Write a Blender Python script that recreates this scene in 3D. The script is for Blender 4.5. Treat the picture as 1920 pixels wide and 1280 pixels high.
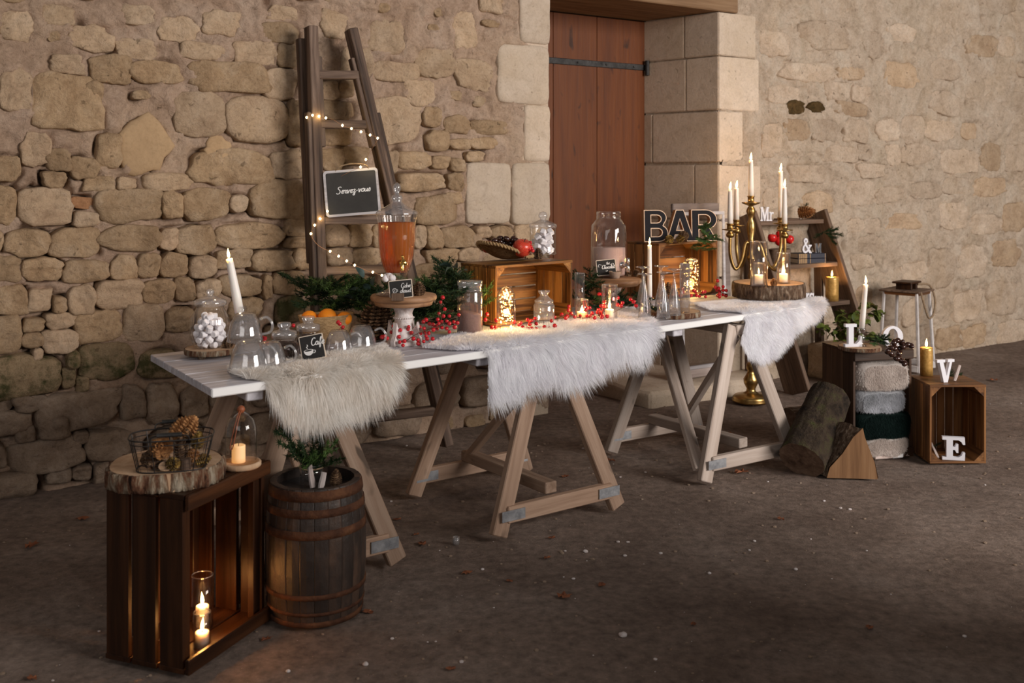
import bpy, bmesh, math, random
import numpy as np
from mathutils import Vector, Matrix, noise

for o in list(bpy.data.objects):
    bpy.data.objects.remove(o)
SC = bpy.context.scene
COL = SC.collection
PI = math.pi

# ------------------------------------------------------------------ camera
F, CX, HY, H = 1900.0, 960.0, 335.0, 1.45      # focal length (px), principal x, horizon y, eye height
cd = bpy.data.cameras.new('camera')
cam = bpy.data.objects.new('camera', cd)
COL.objects.link(cam)
cam.location = (0, 0, H)
cam.rotation_euler = (PI / 2, 0, 0)
cd.sensor_width = 36.0
cd.lens = 36.0 * F / 1920.0
cd.shift_y = -(640.0 - HY) / 1920.0
cd.clip_start = 0.05
cd.dof.use_dof = True
cd.dof.focus_distance = 4.5
cd.dof.aperture_fstop = 4.0
SC.camera = cam
SC.cycles.transparent_max_bounces = 32

# ------------------------------------------------------------------ light
SC.view_settings.view_transform = 'Standard'
SC.view_settings.look = 'None'
SC.view_settings.gamma = 1.0
SC.view_settings.use_curve_mapping = False
SC.view_settings.exposure = 0.0
w = bpy.data.worlds.new('world')
SC.world = w
w.use_nodes = True
bg = w.node_tree.nodes['Background']
bg.inputs[0].default_value = (1.0, 0.95, 0.93, 1)
bg.inputs[1].default_value = 0.115


def area(name, loc, target, sx, sy, energy, color):
    l = bpy.data.lights.new(name, 'AREA')
    l.shape = 'RECTANGLE'
    l.size, l.size_y = sx, sy
    l.energy = energy
    l.color = color
    o = bpy.data.objects.new(name, l)
    COL.objects.link(o)
    o.location = loc
    o.rotation_euler = (Vector(target) - Vector(loc)).to_track_quat('-Z', 'Y').to_euler()
    return o


area('barn_door_daylight', (8.0, -0.5, 3.2), (0.6, 5.2, 0.9), 4.5, 3.2, 960, (1.0, 0.935, 0.885))
area('barn_entrance_daylight', (-2.0, -5.0, 3.6), (0.0, 5.0, 1.0), 5.0, 3.0, 100, (1.0, 0.95, 0.92))


def lamp(parent, loc, energy, color=(1.0, 0.55, 0.2), r=0.012, name='flame_light'):
    l = bpy.data.lights.new(name, 'POINT')
    l.energy = energy
    l.color = color
    l.shadow_soft_size = r
    o = bpy.data.objects.new(name, l)
    COL.objects.link(o)
    o.location = loc
    o.parent = parent
    return o


# ------------------------------------------------------------------ pixel -> place helpers
def P(px, py, z=0.0):
    """point on the horizontal plane at height z seen at pixel px,py"""
    d = (H - z) * F / (py - HY)
    return Vector(((px - CX) / F * d, d, z))


def D(px, py, d):
    """point at depth d"""
    return Vector(((px - CX) / F * d, d, H - (py - HY) / F * d))


# ------------------------------------------------------------------ object helpers
def tag(o, label=None, cat=None, group=None, kind=None):
    if label: o['label'] = label
    if cat: o['category'] = cat
    if group: o['group'] = group
    if kind: o['kind'] = kind
    return o


def thing(name, label, cat, loc, rz=0.0, group=None):
    o = bpy.data.objects.new(name, None)
    COL.objects.link(o)
    o.empty_display_size = 0.05
    o.location = loc
    o.rotation_euler = (0, 0, rz)
    return tag(o, label, cat, group)


def obj(name, bm, m, parent=None, smooth=False, loc=None):
    if isinstance(bm, bpy.types.Mesh):
        me = bm
    else:
        me = bpy.data.meshes.new(name)
        bm.normal_update()
        bm.to_mesh(me)
        bm.free()
        if smooth:
            me.shade_smooth()
    if m is not None and not me.materials:
        for k in (m if isinstance(m, (list, tuple)) else [m]):
            me.materials.append(k)
    o = bpy.data.objects.new(name, me)
    COL.objects.link(o)
    if parent is not None: o.parent = parent
    if loc is not None: o.location = loc
    return o


def pyobj(name, verts, faces, m, parent=None, smooth=False, loc=None):
    me = bpy.data.meshes.new(name)
    me.from_pydata(verts, [], faces)
    me.update()
    if smooth: me.shade_smooth()
    return obj(name, me, m, parent, loc=loc)


def dup(o, parent=None, **kw):
    c = o.copy()
    COL.objects.link(c)
    if parent is not None: c.parent = parent
    for ch in list(o.children):
        dup(ch, c)
    for k, v in kw.items():
        if k in ('label', 'group', 'category'): c[k] = v
        else: setattr(c, k, v)
    return c


def box(bm, x0, y0, z0, x1, y1, z1, bev=0.0):
    r = bmesh.ops.create_cube(bm, size=1.0)
    vs = r['verts']
    for v in vs:
        v.co = Vector(((x0 + x1) / 2 + v.co.x * (x1 - x0), (y0 + y1) / 2 + v.co.y * (y1 - y0), (z0 + z1) / 2 + v.co.z * (z1 - z0)))
    if bev > 0:
        es = list({e for v in vs for e in v.link_edges})
        bmesh.ops.bevel(bm, geom=es, offset=bev, segments=1, affect='EDGES', profile=0.5)
    return bm


def mbox(x0, y0, z0, x1, y1, z1, bev=0.003):
    return box(bmesh.new(), x0, y0, z0, x1, y1, z1, bev)


def beam(name, p0, p1, wid, thk, m, parent=None, up=(0, 0, 1), bev=0.004):
    """box beam from p0 to p1 (parent coordinates) with its grain along its own x axis; wid along `up` side"""
    p0, p1 = Vector(p0), Vector(p1)
    x = (p1 - p0).normalized()
    y = Vector(up).cross(x).normalized()
    z = x.cross(y)
    L = (p1 - p0).length
    o = obj(name, mbox(0, -thk / 2, -wid / 2, L, thk / 2, wid / 2, bev), m, parent)
    o.matrix_local = Matrix(((x.x, y.x, z.x, p0.x), (x.y, y.y, z.y, p0.y), (x.z, y.z, z.z, p0.z), (0, 0, 0, 1)))
    return o


def lathe(bm, prof, seg=32, fx=1.0, fy=1.0, loc=(0, 0, 0), wob=None):
    """revolve a profile of (r,z); r=0 ends close"""
    rows = []
    for (r, z) in prof:
        if r <= 1e-6:
            rows.append([bm.verts.new((loc[0], loc[1], loc[2] + z))])
        else:
            row = []
            for k in range(seg):
                a = 2 * PI * k / seg
                q = r * (wob(a, z) if wob else 1.0)
                row.append(bm.verts.new((loc[0] + math.cos(a) * q * fx, loc[1] + math.sin(a) * q * fy, loc[2] + z)))
            rows.append(row)
    for a, b in zip(rows[:-1], rows[1:]):
        for k in range(seg):
            k2 = (k + 1) % seg
            if len(a) == 1 and len(b) == 1: continue
            if len(a) == 1: f = (a[0], b[k2], b[k])
            elif len(b) == 1: f = (a[k], a[k2], b[0])
            else: f = (a[k], a[k2], b[k2], b[k])
            try: bm.faces.new(f)
            except ValueError: pass
    return bm


def tube(bm, pts, r, seg=6, closed=False, taper=None):
    pts = [Vector(p) for p in pts]
    n = len(pts)
    rows = []
    ref = None
    for i, p in enumerate(pts):
        if closed: t = pts[(i + 1) % n] - pts[i - 1]
        else: t = pts[min(i + 1, n - 1)] - pts[max(i - 1, 0)]
        t.normalize()
        if ref is None:
            ref = t.orthogonal().normalized()
        ref = (ref - t * ref.dot(t))
        ref = ref.normalized() if ref.length > 1e-6 else t.orthogonal().normalized()
        b = t.cross(ref)
        q = r if taper is None else r * (1 + (taper - 1) * i / max(1, n - 1))
        rows.append([bm.verts.new(p + (ref * math.cos(2 * PI * k / seg) + b * math.sin(2 * PI * k / seg)) * q) for k in range(seg)])
    m = n if closed else n - 1
    for i in range(m):
        a, b = rows[i], rows[(i + 1) % n]
        for k in range(seg):
            bm.faces.new((a[k], a[(k + 1) % seg], b[(k + 1) % seg], b[k]))
    if not closed:
        bm.faces.new(rows[0][::-1])
        bm.faces.new(rows[-1])
    return bm


def spline(pts, n=8):
    """catmull-rom through pts"""
    pts = [Vector(p) for p in pts]
    out = []
    for i in range(len(pts) - 1):
        p0, p1, p2, p3 = pts[max(i - 1, 0)], pts[i], pts[i + 1], pts[min(i + 2, len(pts) - 1)]
        for k in range(n):
            t = k / n
            out.append(0.5 * ((2 * p1) + (p2 - p0) * t + (2 * p0 - 5 * p1 + 4 * p2 - p3) * t * t + (3 * p1 - p0 - 3 * p2 + p3) * t ** 3))
    out.append(pts[-1])
    return out


def polyprism(bm, loops, z0, z1, mat=lambda x, y, z: (x, y, z)):
    """loops: list of 2d loops (first outer, others holes) -> solid between z0 and z1, mapped by mat"""
    edges = []
    base = []
    for lp in loops:
        vs = [bm.verts.new(mat(x, y, z0)) for x, y in lp]
        base.append(vs)
        edges += [bm.edges.new((vs[i], vs[(i + 1) % len(vs)])) for i in range(len(vs))]
    r = bmesh.ops.triangle_fill(bm, use_beauty=True, use_dissolve=False, edges=edges)
    fs = [f for f in r['geom'] if isinstance(f, bmesh.types.BMFace)]
    vmap = {}
    for vs, lp in zip(base, loops):
        for v, (x, y) in zip(vs, lp):
            vmap[v] = bm.verts.new(mat(x, y, z1))
    for f in fs:
        bm.faces.new([vmap[v] for v in reversed(f.verts)])
    for vs in base:
        n = len(vs)
        for i in range(n):
            a, b = vs[i], vs[(i + 1) % n]
            bm.faces.new((a, b, vmap[b], vmap[a]))
    bmesh.ops.recalc_face_normals(bm, faces=bm.faces)
    return bm


def ico(bm, c, r, sub=1, sc=(1, 1, 1)):
    q = bmesh.ops.create_icosphere(bm, subdivisions=sub, radius=1.0)
    for v in q['verts']:
        v.co = Vector((c[0] + v.co.x * r * sc[0], c[1] + v.co.y * r * sc[1], c[2] + v.co.z * r * sc[2]))
    return q['verts']


# ------------------------------------------------------------------ materials
def newmat(name):
    m = bpy.data.materials.new(name)
    m.use_nodes = True
    nt = m.node_tree
    return m, nt, nt.nodes['Principled BSDF']


def N(nt, typ, **kw):
    n = nt.nodes.new(typ)
    for k, v in kw.items(): setattr(n, k, v)
    return n


def plain(name, col, rough=0.5, metal=0.0, spec=0.5, coat=0.0, sss=0.0, emit=0.0, ecol=None):
    m, nt, b = newmat(name)
    b.inputs['Base Color'].default_value = (*col, 1)
    b.inputs['Roughness'].default_value = rough
    b.inputs['Metallic'].default_value = metal
    b.inputs['Specular IOR Level'].default_value = spec
    b.inputs['Coat Weight'].default_value = coat
    if sss:
        b.inputs['Subsurface Weight'].default_value = sss
        b.inputs['Subsurface Radius'].default_value = (1.0, 0.85, 0.7)
        b.inputs['Subsurface Scale'].default_value = 0.012
    if emit:
        b.inputs['Emission Color'].default_value = (*(ecol or col), 1)
        b.inputs['Emission Strength'].default_value = emit
    return m


def coords(nt, scale=(1, 1, 1), rnd=True):
    """object coordinates, shifted per object so that shared materials do not repeat"""
    tc = N(nt, 'ShaderNodeTexCoord')
    mp = N(nt, 'ShaderNodeMapping')
    mp.inputs['Scale'].default_value = scale
    nt.links.new(tc.outputs['Object'], mp.inputs['Vector'])
    if rnd:
        oi = N(nt, 'ShaderNodeObjectInfo')
        mu = N(nt, 'ShaderNodeMath', operation='MULTIPLY')
        mu.inputs[1].default_value = 37.0
        nt.links.new(oi.outputs['Random'], mu.inputs[0])
        cb = N(nt, 'ShaderNodeCombineXYZ')
        for k in range(3): nt.links.new(mu.outputs[0], cb.inputs[k])
        nt.links.new(cb.outputs[0], mp.inputs['Location'])
    return mp.outputs['Vector']


def noisetex(nt, vec, scale, detail=4, rough=0.55, dist=0.0):
    n = N(nt, 'ShaderNodeTexNoise')
    n.inputs['Scale'].default_value = scale
    n.inputs['Detail'].default_value = detail
    n.inputs['Roughness'].default_value = rough
    n.inputs['Distortion'].default_value = dist
    nt.links.new(vec, n.inputs['Vector'])
    return n.outputs['Fac']


def ramp(nt, fac, stops):
    r = N(nt, 'ShaderNodeValToRGB')
    el = r.color_ramp.elements
    while len(el) < len(stops): el.new(0.5)
    for e, (p, c) in zip(el, stops):
        e.position = p
        e.color = (*c, 1)
    nt.links.new(fac, r.inputs['Fac'])
    return r.outputs['Color']


def mix(nt, fac, a, b, typ='MIX'):
    n = N(nt, 'ShaderNodeMix', data_type='RGBA', blend_type=typ)
    for sock, v in ((n.inputs[0], fac), (n.inputs[6], a), (n.inputs[7], b)):
        if isinstance(v, bpy.types.NodeSocket): nt.links.new(v, sock)
        elif isinstance(v, (int, float)): sock.default_value = v
        else: sock.default_value = (*v, 1)
    return n.outputs[2]


def bump(nt, b, h, strength=0.3, dist=0.01):
    n = N(nt, 'ShaderNodeBump')
    n.inputs['Strength'].default_value = strength
    n.inputs['Distance'].default_value = dist
    nt.links.new(h, n.inputs['Height'])
    nt.links.new(n.outputs['Normal'], b.inputs['Normal'])


def wood(name, dark, mid, light, axis='x', rough=0.6, scale=1.0, knots=0.0, contrast=1.0, vary=0.25):
    m, nt, b = newmat(name)
    k = {'x': (0.06, 1, 1), 'y': (1, 0.06, 1), 'z': (1, 1, 0.06)}[axis]
    v = coords(nt, tuple(scale * q for q in k))
    f1 = noisetex(nt, v, 38, 5, 0.6, 0.6)
    f2 = noisetex(nt, v, 9, 3, 0.5, 1.2)
    mx = mix(nt, 0.5, f1, f2)
    c = ramp(nt, mx, [(0.5 - 0.17 * contrast, dark), (0.5, mid), (0.5 + 0.17 * contrast, light)])
    if knots:
        kv = coords(nt, tuple(1.0 if q == 1 else 0.45 for q in k))
        kn = ramp(nt, noisetex(nt, kv, 14, 2, 0.4, 0.3), [(0.26, (0.85, 0.85, 0.85)), (0.34, (0, 0, 0))])
        c = mix(nt, kn, c, tuple(q * 0.22 for q in mid))
    oi = N(nt, 'ShaderNodeObjectInfo')
    hv = N(nt, 'ShaderNodeMapRange')
    hv.inputs['To Min'].default_value = 1.0 - vary * 1.1
    hv.inputs['To Max'].default_value = 1.0 + vary * 0.9
    nt.links.new(oi.outputs['Random'], hv.inputs['Value'])
    mu = N(nt, 'ShaderNodeVectorMath', operation='SCALE')
    nt.links.new(c, mu.inputs[0])
    nt.links.new(hv.outputs[0], mu.inputs['Scale'])
    nt.links.new(mu.outputs[0], b.inputs['Base Color'])
    b.inputs['Roughness'].default_value = rough
    b.inputs['Specular IOR Level'].default_value = 0.3
    bump(nt, b, f1, 0.35, 0.004)
    return m


def mottled(name, stops, scale=6.0, rough=0.85, bscale=30.0, bstr=0.4, bdist=0.01, detail=6, rnd=True, spec=0.25, metal=0.0, stretch=(1, 1, 1)):
    m, nt, b = newmat(name)
    v = coords(nt, stretch, rnd)
    c = ramp(nt, noisetex(nt, v, scale, detail, 0.62, 0.3), stops)
    nt.links.new(c, b.inputs['Base Color'])
    b.inputs['Roughness'].default_value = rough
    b.inputs['Specular IOR Level'].default_value = spec
    b.inputs['Metallic'].default_value = metal
    bump(nt, b, noisetex(nt, v, bscale, 5, 0.65), bstr, bdist)
    return m


def glassmat(name, tint=(1, 1, 1), gloss=0.045, rough=0.02, body=0.0, bodycol=(1, 1, 1), top=0.9):
    """thin glass: transparent, with a fresnel reflection (and an optional cloudy body)"""
    m = bpy.data.materials.new(name)
    m.use_nodes = True
    nt = m.node_tree
    for n in list(nt.nodes): nt.nodes.remove(n)
    out = N(nt, 'ShaderNodeOutputMaterial')
    tr = N(nt, 'ShaderNodeBsdfTransparent')
    tr.inputs[0].default_value = (*tint, 1)
    gl = N(nt, 'ShaderNodeBsdfGlossy')
    gl.inputs['Roughness'].default_value = rough
    lw = N(nt, 'ShaderNodeLayerWeight')
    lw.inputs['Blend'].default_value = 0.5
    pw_ = N(nt, 'ShaderNodeMath', operation='POWER')
    pw_.inputs[1].default_value = 2.2
    nt.links.new(lw.outputs['Facing'], pw_.inputs[0])
    mr = N(nt, 'ShaderNodeMapRange')
    mr.inputs['To Min'].default_value = gloss
    mr.inputs['To Max'].default_value = top
    nt.links.new(pw_.outputs[0], mr.inputs['Value'])
    mx = N(nt, 'ShaderNodeMixShader')
    nt.links.new(mr.outputs[0], mx.inputs[0])
    src = tr.outputs[0]
    if body > 0:
        df = N(nt, 'ShaderNodeBsdfDiffuse')
        df.inputs[0].default_value = (*bodycol, 1)
        m2 = N(nt, 'ShaderNodeMixShader')
        m2.inputs[0].default_value = body
        nt.links.new(tr.outputs[0], m2.inputs[1])
        nt.links.new(df.outputs[0], m2.inputs[2])
        src = m2.outputs[0]
    nt.links.new(src, mx.inputs[1])
    nt.links.new(gl.outputs[0], mx.inputs[2])
    nt.links.new(mx.outputs[0], out.inputs[0])
    return m


def flamemat(name, col, strength):
    m = bpy.data.materials.new(name)
    m.use_nodes = True
    nt = m.node_tree
    for n in list(nt.nodes): nt.nodes.remove(n)
    out = N(nt, 'ShaderNodeOutputMaterial')
    em = N(nt, 'ShaderNodeEmission')
    em.inputs[0].default_value = (*col, 1)
    em.inputs[1].default_value = strength
    tr = N(nt, 'ShaderNodeBsdfTransparent')
    ad = N(nt, 'ShaderNodeAddShader')
    nt.links.new(em.outputs[0], ad.inputs[0])
    nt.links.new(tr.outputs[0], ad.inputs[1])
    nt.links.new(ad.outputs[0], out.inputs[0])
    return m


def furmat(name, root, tip, rough=0.8):
    m, nt, b = newmat(name)
    v = coords(nt, (1, 1, 1))
    c = ramp(nt, noisetex(nt, v, 9, 4), [(0.3, root), (0.62, tip)])
    nt.links.new(c, b.inputs['Base Color'])
    b.inputs['Roughness'].default_value = rough
    b.inputs['Specular IOR Level'].default_value = 0.2
    tl = N(nt, 'ShaderNodeBsdfTranslucent')
    nt.links.new(c, tl.inputs[0])
    mx = N(nt, 'ShaderNodeMixShader')
    mx.inputs[0].default_value = 0.5
    nt.links.new(b.outputs[0], mx.inputs[1])
    nt.links.new(tl.outputs[0], mx.inputs[2])
    nt.links.new(mx.outputs[0], nt.nodes['Material Output'].inputs[0])
    return m


M = {}
# crates and timber
for ax in 'xyz':
    M['dark_' + ax] = wood('dark_stained_wood_' + ax, (0.010, 0.003, 0.001), (0.032, 0.0105, 0.003), (0.072, 0.025, 0.008), ax, 0.45)
    M['brown_' + ax] = wood('brown_stained_wood_' + ax, (0.016, 0.007, 0.004), (0.058, 0.028, 0.014), (0.125, 0.066, 0.035), ax, 0.5)
    M['honey_' + ax] = wood('scorched_honey_wood_' + ax, (0.045, 0.015, 0.004), (0.28, 0.118, 0.028), (0.48, 0.23, 0.06), ax, 0.5, contrast=0.62)
    M['red_' + ax] = wood('scorched_brown_wood_' + ax, (0.035, 0.012, 0.004), (0.16, 0.065, 0.02), (0.29, 0.13, 0.042), ax, 0.5, contrast=0.75)
    M['pale_' + ax] = wood('raw_pine_wood_' + ax, (0.23, 0.14, 0.09), (0.37, 0.245, 0.17), (0.48, 0.345, 0.255), ax, 0.75, knots=1.0)
    M['grey_' + ax] = wood('weathered_pine_wood_' + ax, (0.23, 0.175, 0.14), (0.37, 0.295, 0.245), (0.50, 0.42, 0.365), ax, 0.8, knots=1.0)
    M['old_' + ax] = wood('old_brown_wood_' + ax, (0.05, 0.028, 0.018), (0.13, 0.082, 0.055), (0.22, 0.15, 0.105), ax, 0.75)
    M['ladder_' + ax] = wood('worn_ladder_wood_' + ax, (0.028, 0.017, 0.012), (0.10, 0.064, 0.046), (0.21, 0.145, 0.108), ax, 0.75, contrast=0.8)
    M['white_' + ax] = wood('white_painted_wood_' + ax, (0.42, 0.395, 0.42), (0.58, 0.56, 0.60), (0.70, 0.685, 0.72), ax, 0.6, contrast=0.9, vary=0.12)
    M['tray_' + ax] = wood('cake_stand_wood_' + ax, (0.15, 0.07, 0.032), (0.27, 0.145, 0.075), (0.38, 0.22, 0.125), ax, 0.55)
M['door'] = wood('door_wood', (0.06, 0.013, 0.001), (0.118, 0.029, 0.002), (0.16, 0.045, 0.005), 'z', 0.55, contrast=1.6, knots=1.0, vary=0.06)
M['lintel'] = wood('lintel_wood', (0.12, 0.06, 0.028), (0.25, 0.145, 0.075), (0.36, 0.23, 0.13), 'x', 0.8)
M['bark'] = mottled('bark', [(0.30, (0.03, 0.018, 0.012)), (0.5, (0.12, 0.075, 0.048)), (0.7, (0.30, 0.24, 0.18))], 60, 0.95, 90, 0.9, 0.01, stretch=(1, 1, 0.35))
M['bark_pale'] = mottled('pale_bark', [(0.34, (0.03, 0.013, 0.008)), (0.45, (0.17, 0.075, 0.04)), (0.54, (0.26, 0.185, 0.12)), (0.66, (0.43, 0.36, 0.27))], 42, 0.95, 90, 1.0, 0.02, stretch=(1, 1, 0.25))
M['bark_moss'] = mottled('mossy_bark', [(0.32, (0.010, 0.007, 0.005)), (0.50, (0.055, 0.037, 0.024)), (0.60, (0.062, 0.052, 0.024)), (0.66, (0.06, 0.072, 0.016)), (0.78, (0.17, 0.15, 0.11))], 13, 0.95, 70, 1.0, 0.02)
M['endgrain'] = mottled('cut_wood', [(0.3, (0.42, 0.25, 0.14)), (0.7, (0.62, 0.43, 0.28))], 22, 0.8, 60, 0.2)
M['split'] = wood('split_wood', (0.16, 0.075, 0.032), (0.29, 0.15, 0.068), (0.40, 0.23, 0.115), 'z', 0.8)
M['brass'] = mottled('aged_brass', [(0.3, (0.33, 0.19, 0.06)), (0.7, (0.56, 0.37, 0.14))], 20, 0.32, 60, 0.05, metal=1.0, spec=0.5)
M['gold_wax'] = mottled('gold_wax', [(0.35, (0.46, 0.25, 0.06)), (0.7, (0.70, 0.42, 0.13))], 60, 0.36, 120, 0.1, metal=0.4, spec=0.5)
M['iron'] = mottled('dark_iron', [(0.3, (0.02, 0.019, 0.018)), (0.7, (0.06, 0.057, 0.055))], 20, 0.5, 80, 0.2, metal=0.6)
M['rust'] = mottled('rusty_hoop', [(0.3, (0.028, 0.012, 0.007)), (0.52, (0.085, 0.034, 0.017)), (0.72, (0.16, 0.068, 0.03))], 14, 0.8, 70, 0.5, metal=0.25)
M['wire'] = plain('grey_wire', (0.035, 0.031, 0.029), 0.5, 0.6)
M['nailplate'] = mottled('galvanised_plate', [(0.3, (0.26, 0.27, 0.29)), (0.7, (0.50, 0.51, 0.53))], 40, 0.45, 60, 0.1, metal=0.7, spec=0.5)
M['stave'] = mottled('barrel_stave', [(0.28, (0.010, 0.008, 0.007)), (0.5, (0.034, 0.023, 0.018)), (0.66, (0.08, 0.046, 0.03)), (0.8, (0.16, 0.085, 0.055))], 7, 0.42, 40, 0.3, spec=0.5, stretch=(1, 1, 0.6))
M['head'] = mottled('barrel_head', [(0.3, (0.008, 0.007, 0.007)), (0.7, (0.03, 0.025, 0.023))], 9, 0.3, 40, 0.2, spec=0.6)
# glass, wax, fire
M['glass'] = glassmat('clear_glass')
M['glass_thick'] = glassmat('thick_glass', (0.96, 0.96, 0.97), 0.10, 0.04, 0.12, (0.85, 0.83, 0.83))
M['glass_cut'] = glassmat('cut_glass', (0.96, 0.95, 0.94), 0.07, 0.05, 0.02, (0.85, 0.8, 0.76))
M['glass_flute'] = glassmat('fluted_glass', (0.97, 0.97, 0.98), 0.11, 0.03, 0.05, (0.85, 0.82, 0.8), 0.95)
M['cider'] = glassmat('cider', (0.86, 0.36, 0.02), 0.01, 0.1, 0.34, (0.66, 0.20, 0.003), 0.08)
M['glass_dusty'] = glassmat('cocoa_dusted_glass', (0.95, 0.90, 0.88), 0.06, 0.05, 0.22, (0.42, 0.29, 0.25), 0.8)
M['cocoa_milk'] = plain('cocoa_milk', (0.52, 0.37, 0.34), 0.5)
M['cocoa'] = mottled('cocoa_powder', [(0.3, (0.24, 0.135, 0.11)), (0.7, (0.36, 0.22, 0.185))], 50, 0.95, 120, 0.4)
M['wax'] = plain('white_wax', (0.86, 0.81, 0.76), 0.45, sss=1.0)
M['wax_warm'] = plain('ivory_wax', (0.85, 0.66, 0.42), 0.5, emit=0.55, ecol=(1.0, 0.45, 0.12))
M['wick'] = plain('wick', (0.02, 0.015, 0.01), 0.9)
M['flame'] = flamemat('flame', (1.0, 0.62, 0.22), 9.0)
M['fairy'] = plain('fairy_bulb', (1.0, 0.8, 0.45), 0.4, emit=14.0, ecol=(1.0, 0.76, 0.36))
M['fairy_jar'] = plain('fairy_bulb_jar', (1.0, 0.75, 0.35), 0.4, emit=7.0, ecol=(1.0, 0.62, 0.2))
M['copper'] = plain('copper_wire', (0.45, 0.22, 0.10), 0.35, 0.9)
# soft things
M['fur_cream'] = furmat('cream_fur', (0.88, 0.83, 0.77), (0.97, 0.95, 0.92))
M['fur_white'] = furmat('white_fur', (0.93, 0.92, 0.95), (0.98, 0.98, 1.0))
M['fleece_beige'] = furmat('beige_fleece', (0.58, 0.50, 0.45), (0.76, 0.69, 0.64))
M['fleece_grey'] = furmat('grey_fleece', (0.34, 0.35, 0.37), (0.68, 0.69, 0.73))
M['fleece_green'] = furmat('dark_green_fleece', (0.003, 0.011, 0.010), (0.009, 0.026, 0.022))
M['linen'] = mottled('fringe_cloth', [(0.3, (0.5, 0.38, 0.33)), (0.7, (0.7, 0.6, 0.55))], 40, 0.95)
M['leather'] = plain('tan_leather', (0.28, 0.075, 0.025), 0.55)
M['wicker'] = mottled('wicker', [(0.3, (0.15, 0.075, 0.03)), (0.7, (0.42, 0.26, 0.12))], 55, 0.8, 120, 0.6, stretch=(1, 1, 3))
M['straw'] = mottled('woven_straw', [(0.3, (0.27, 0.16, 0.07)), (0.7, (0.58, 0.39, 0.20))], 60, 0.85, 130, 0.6, stretch=(1, 1, 4))
M['rope'] = mottled('jute_rope', [(0.3, (0.2, 0.13, 0.075)), (0.7, (0.4, 0.29, 0.19))], 80, 0.95, 160, 0.6)
# food and greens
M['orange'] = mottled('orange_peel', [(0.3, (0.85, 0.22, 0.01)), (0.7, (0.95, 0.33, 0.02))], 12, 0.45, 200, 0.2)
M['apple'] = mottled('red_apple', [(0.34, (0.36, 0.012, 0.010)), (0.58, (0.62, 0.06, 0.03)), (0.75, (0.80, 0.36, 0.12))], 10, 0.28, 60, 0.02, spec=0.5, stretch=(2, 2, 0.5))
M['apple_red'] = plain('glossy_red_apple', (0.55, 0.012, 0.012), 0.28)
M['berry'] = plain('red_berry', (0.52, 0.008, 0.016), 0.2, coat=0.3)
M['stem'] = plain('brown_stem', (0.11, 0.045, 0.025), 0.8)
M['chestnut'] = plain('glossy_chestnut', (0.035, 0.012, 0.007), 0.18, coat=0.3)
M['cone'] = mottled('pine_cone', [(0.3, (0.035, 0.018, 0.010)), (0.5, (0.12, 0.066, 0.036)), (0.68, (0.34, 0.22, 0.12))], 70, 0.8)
M['cone_tan'] = mottled('tan_pine_cone', [(0.3, (0.16, 0.06, 0.02)), (0.7, (0.52, 0.26, 0.10))], 60, 0.8)
M['cone_gold'] = mottled('gilded_pine_cone', [(0.4, (0.06, 0.035, 0.02)), (0.62, (0.55, 0.36, 0.10))], 90, 0.5, metal=0.3)
M['needle'] = mottled('conifer_needles', [(0.3, (0.005, 0.014, 0.005)), (0.55, (0.018, 0.042, 0.011)), (0.75, (0.08, 0.10, 0.035))], 20, 0.6)
M['needle_bright'] = mottled('bright_conifer_needles', [(0.3, (0.02, 0.05, 0.012)), (0.7, (0.10, 0.17, 0.04))], 20, 0.6)
M['leaf'] = mottled('leaf', [(0.3, (0.03, 0.055, 0.010)), (0.7, (0.15, 0.17, 0.030))], 15, 0.5)
M['leaf_dark'] = mottled('eucalyptus_leaf', [(0.3, (0.016, 0.032, 0.028)), (0.7, (0.05, 0.085, 0.075))], 15, 0.45)
M['leaf_dry'] = mottled('dry_leaf', [(0.3, (0.12, 0.035, 0.015)), (0.7, (0.30, 0.11, 0.05))], 20, 0.8)
M['mallow'] = plain('marshmallow', (0.86, 0.83, 0.85), 0.8)
M['mallow_pink'] = plain('pinkish_marshmallow', (0.84, 0.74, 0.74), 0.8)
M['bean'] = mottled('coffee_beans', [(0.3, (0.02, 0.010, 0.006)), (0.6, (0.09, 0.045, 0.028)), (0.75, (0.2, 0.11, 0.07))], 110, 0.6, 140, 1.0, 0.02)
# signs, paint
M['slate'] = mottled('slate_board', [(0.3, (0.022, 0.021, 0.021)), (0.7, (0.038, 0.036, 0.035))], 6, 0.8, 100, 0.05)
M['slate_grey'] = mottled('grey_chalkboard', [(0.3, (0.040, 0.038, 0.036)), (0.7, (0.062, 0.059, 0.056))], 6, 0.8, 100, 0.05)
M['chalk'] = plain('white_lettering', (0.85, 0.84, 0.83), 0.7)
M['sign_frame'] = plain('cream_sign_edge', (0.72, 0.60, 0.48), 0.7)
M['black_face'] = plain('black_letter_face', (0.022, 0.021, 0.024), 0.9, spec=0.1)
M['plywood'] = wood('plywood_edge', (0.14, 0.055, 0.02), (0.26, 0.115, 0.045), (0.36, 0.18, 0.08), 'z', 0.7)
M['cream_edge'] = plain('pale_wood_edge', (0.78, 0.55, 0.38), 0.7)
M['white_paint'] = plain('white_painted_letter', (0.74, 0.73, 0.77), 0.5)
M['white_metal'] = mottled('white_painted_metal', [(0.3, (0.46, 0.42, 0.41)), (0.7, (0.72, 0.68, 0.66))], 12, 0.5)
M['frame_grey'] = wood('grey_picture_frame', (0.16, 0.12, 0.10), (0.25, 0.20, 0.18), (0.36, 0.30, 0.27), 'x', 0.8)
M['frame_white'] = wood('white_picture_frame', (0.36, 0.33, 0.33), (0.55, 0.52, 0.53), (0.68, 0.66, 0.67), 'x', 0.7)
M['whitewash'] = mottled('whitewashed_plaster', [(0.3, (0.46, 0.37, 0.33)), (0.65, (0.76, 0.71, 0.70))], 25, 0.8, 80, 0.5)
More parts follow.
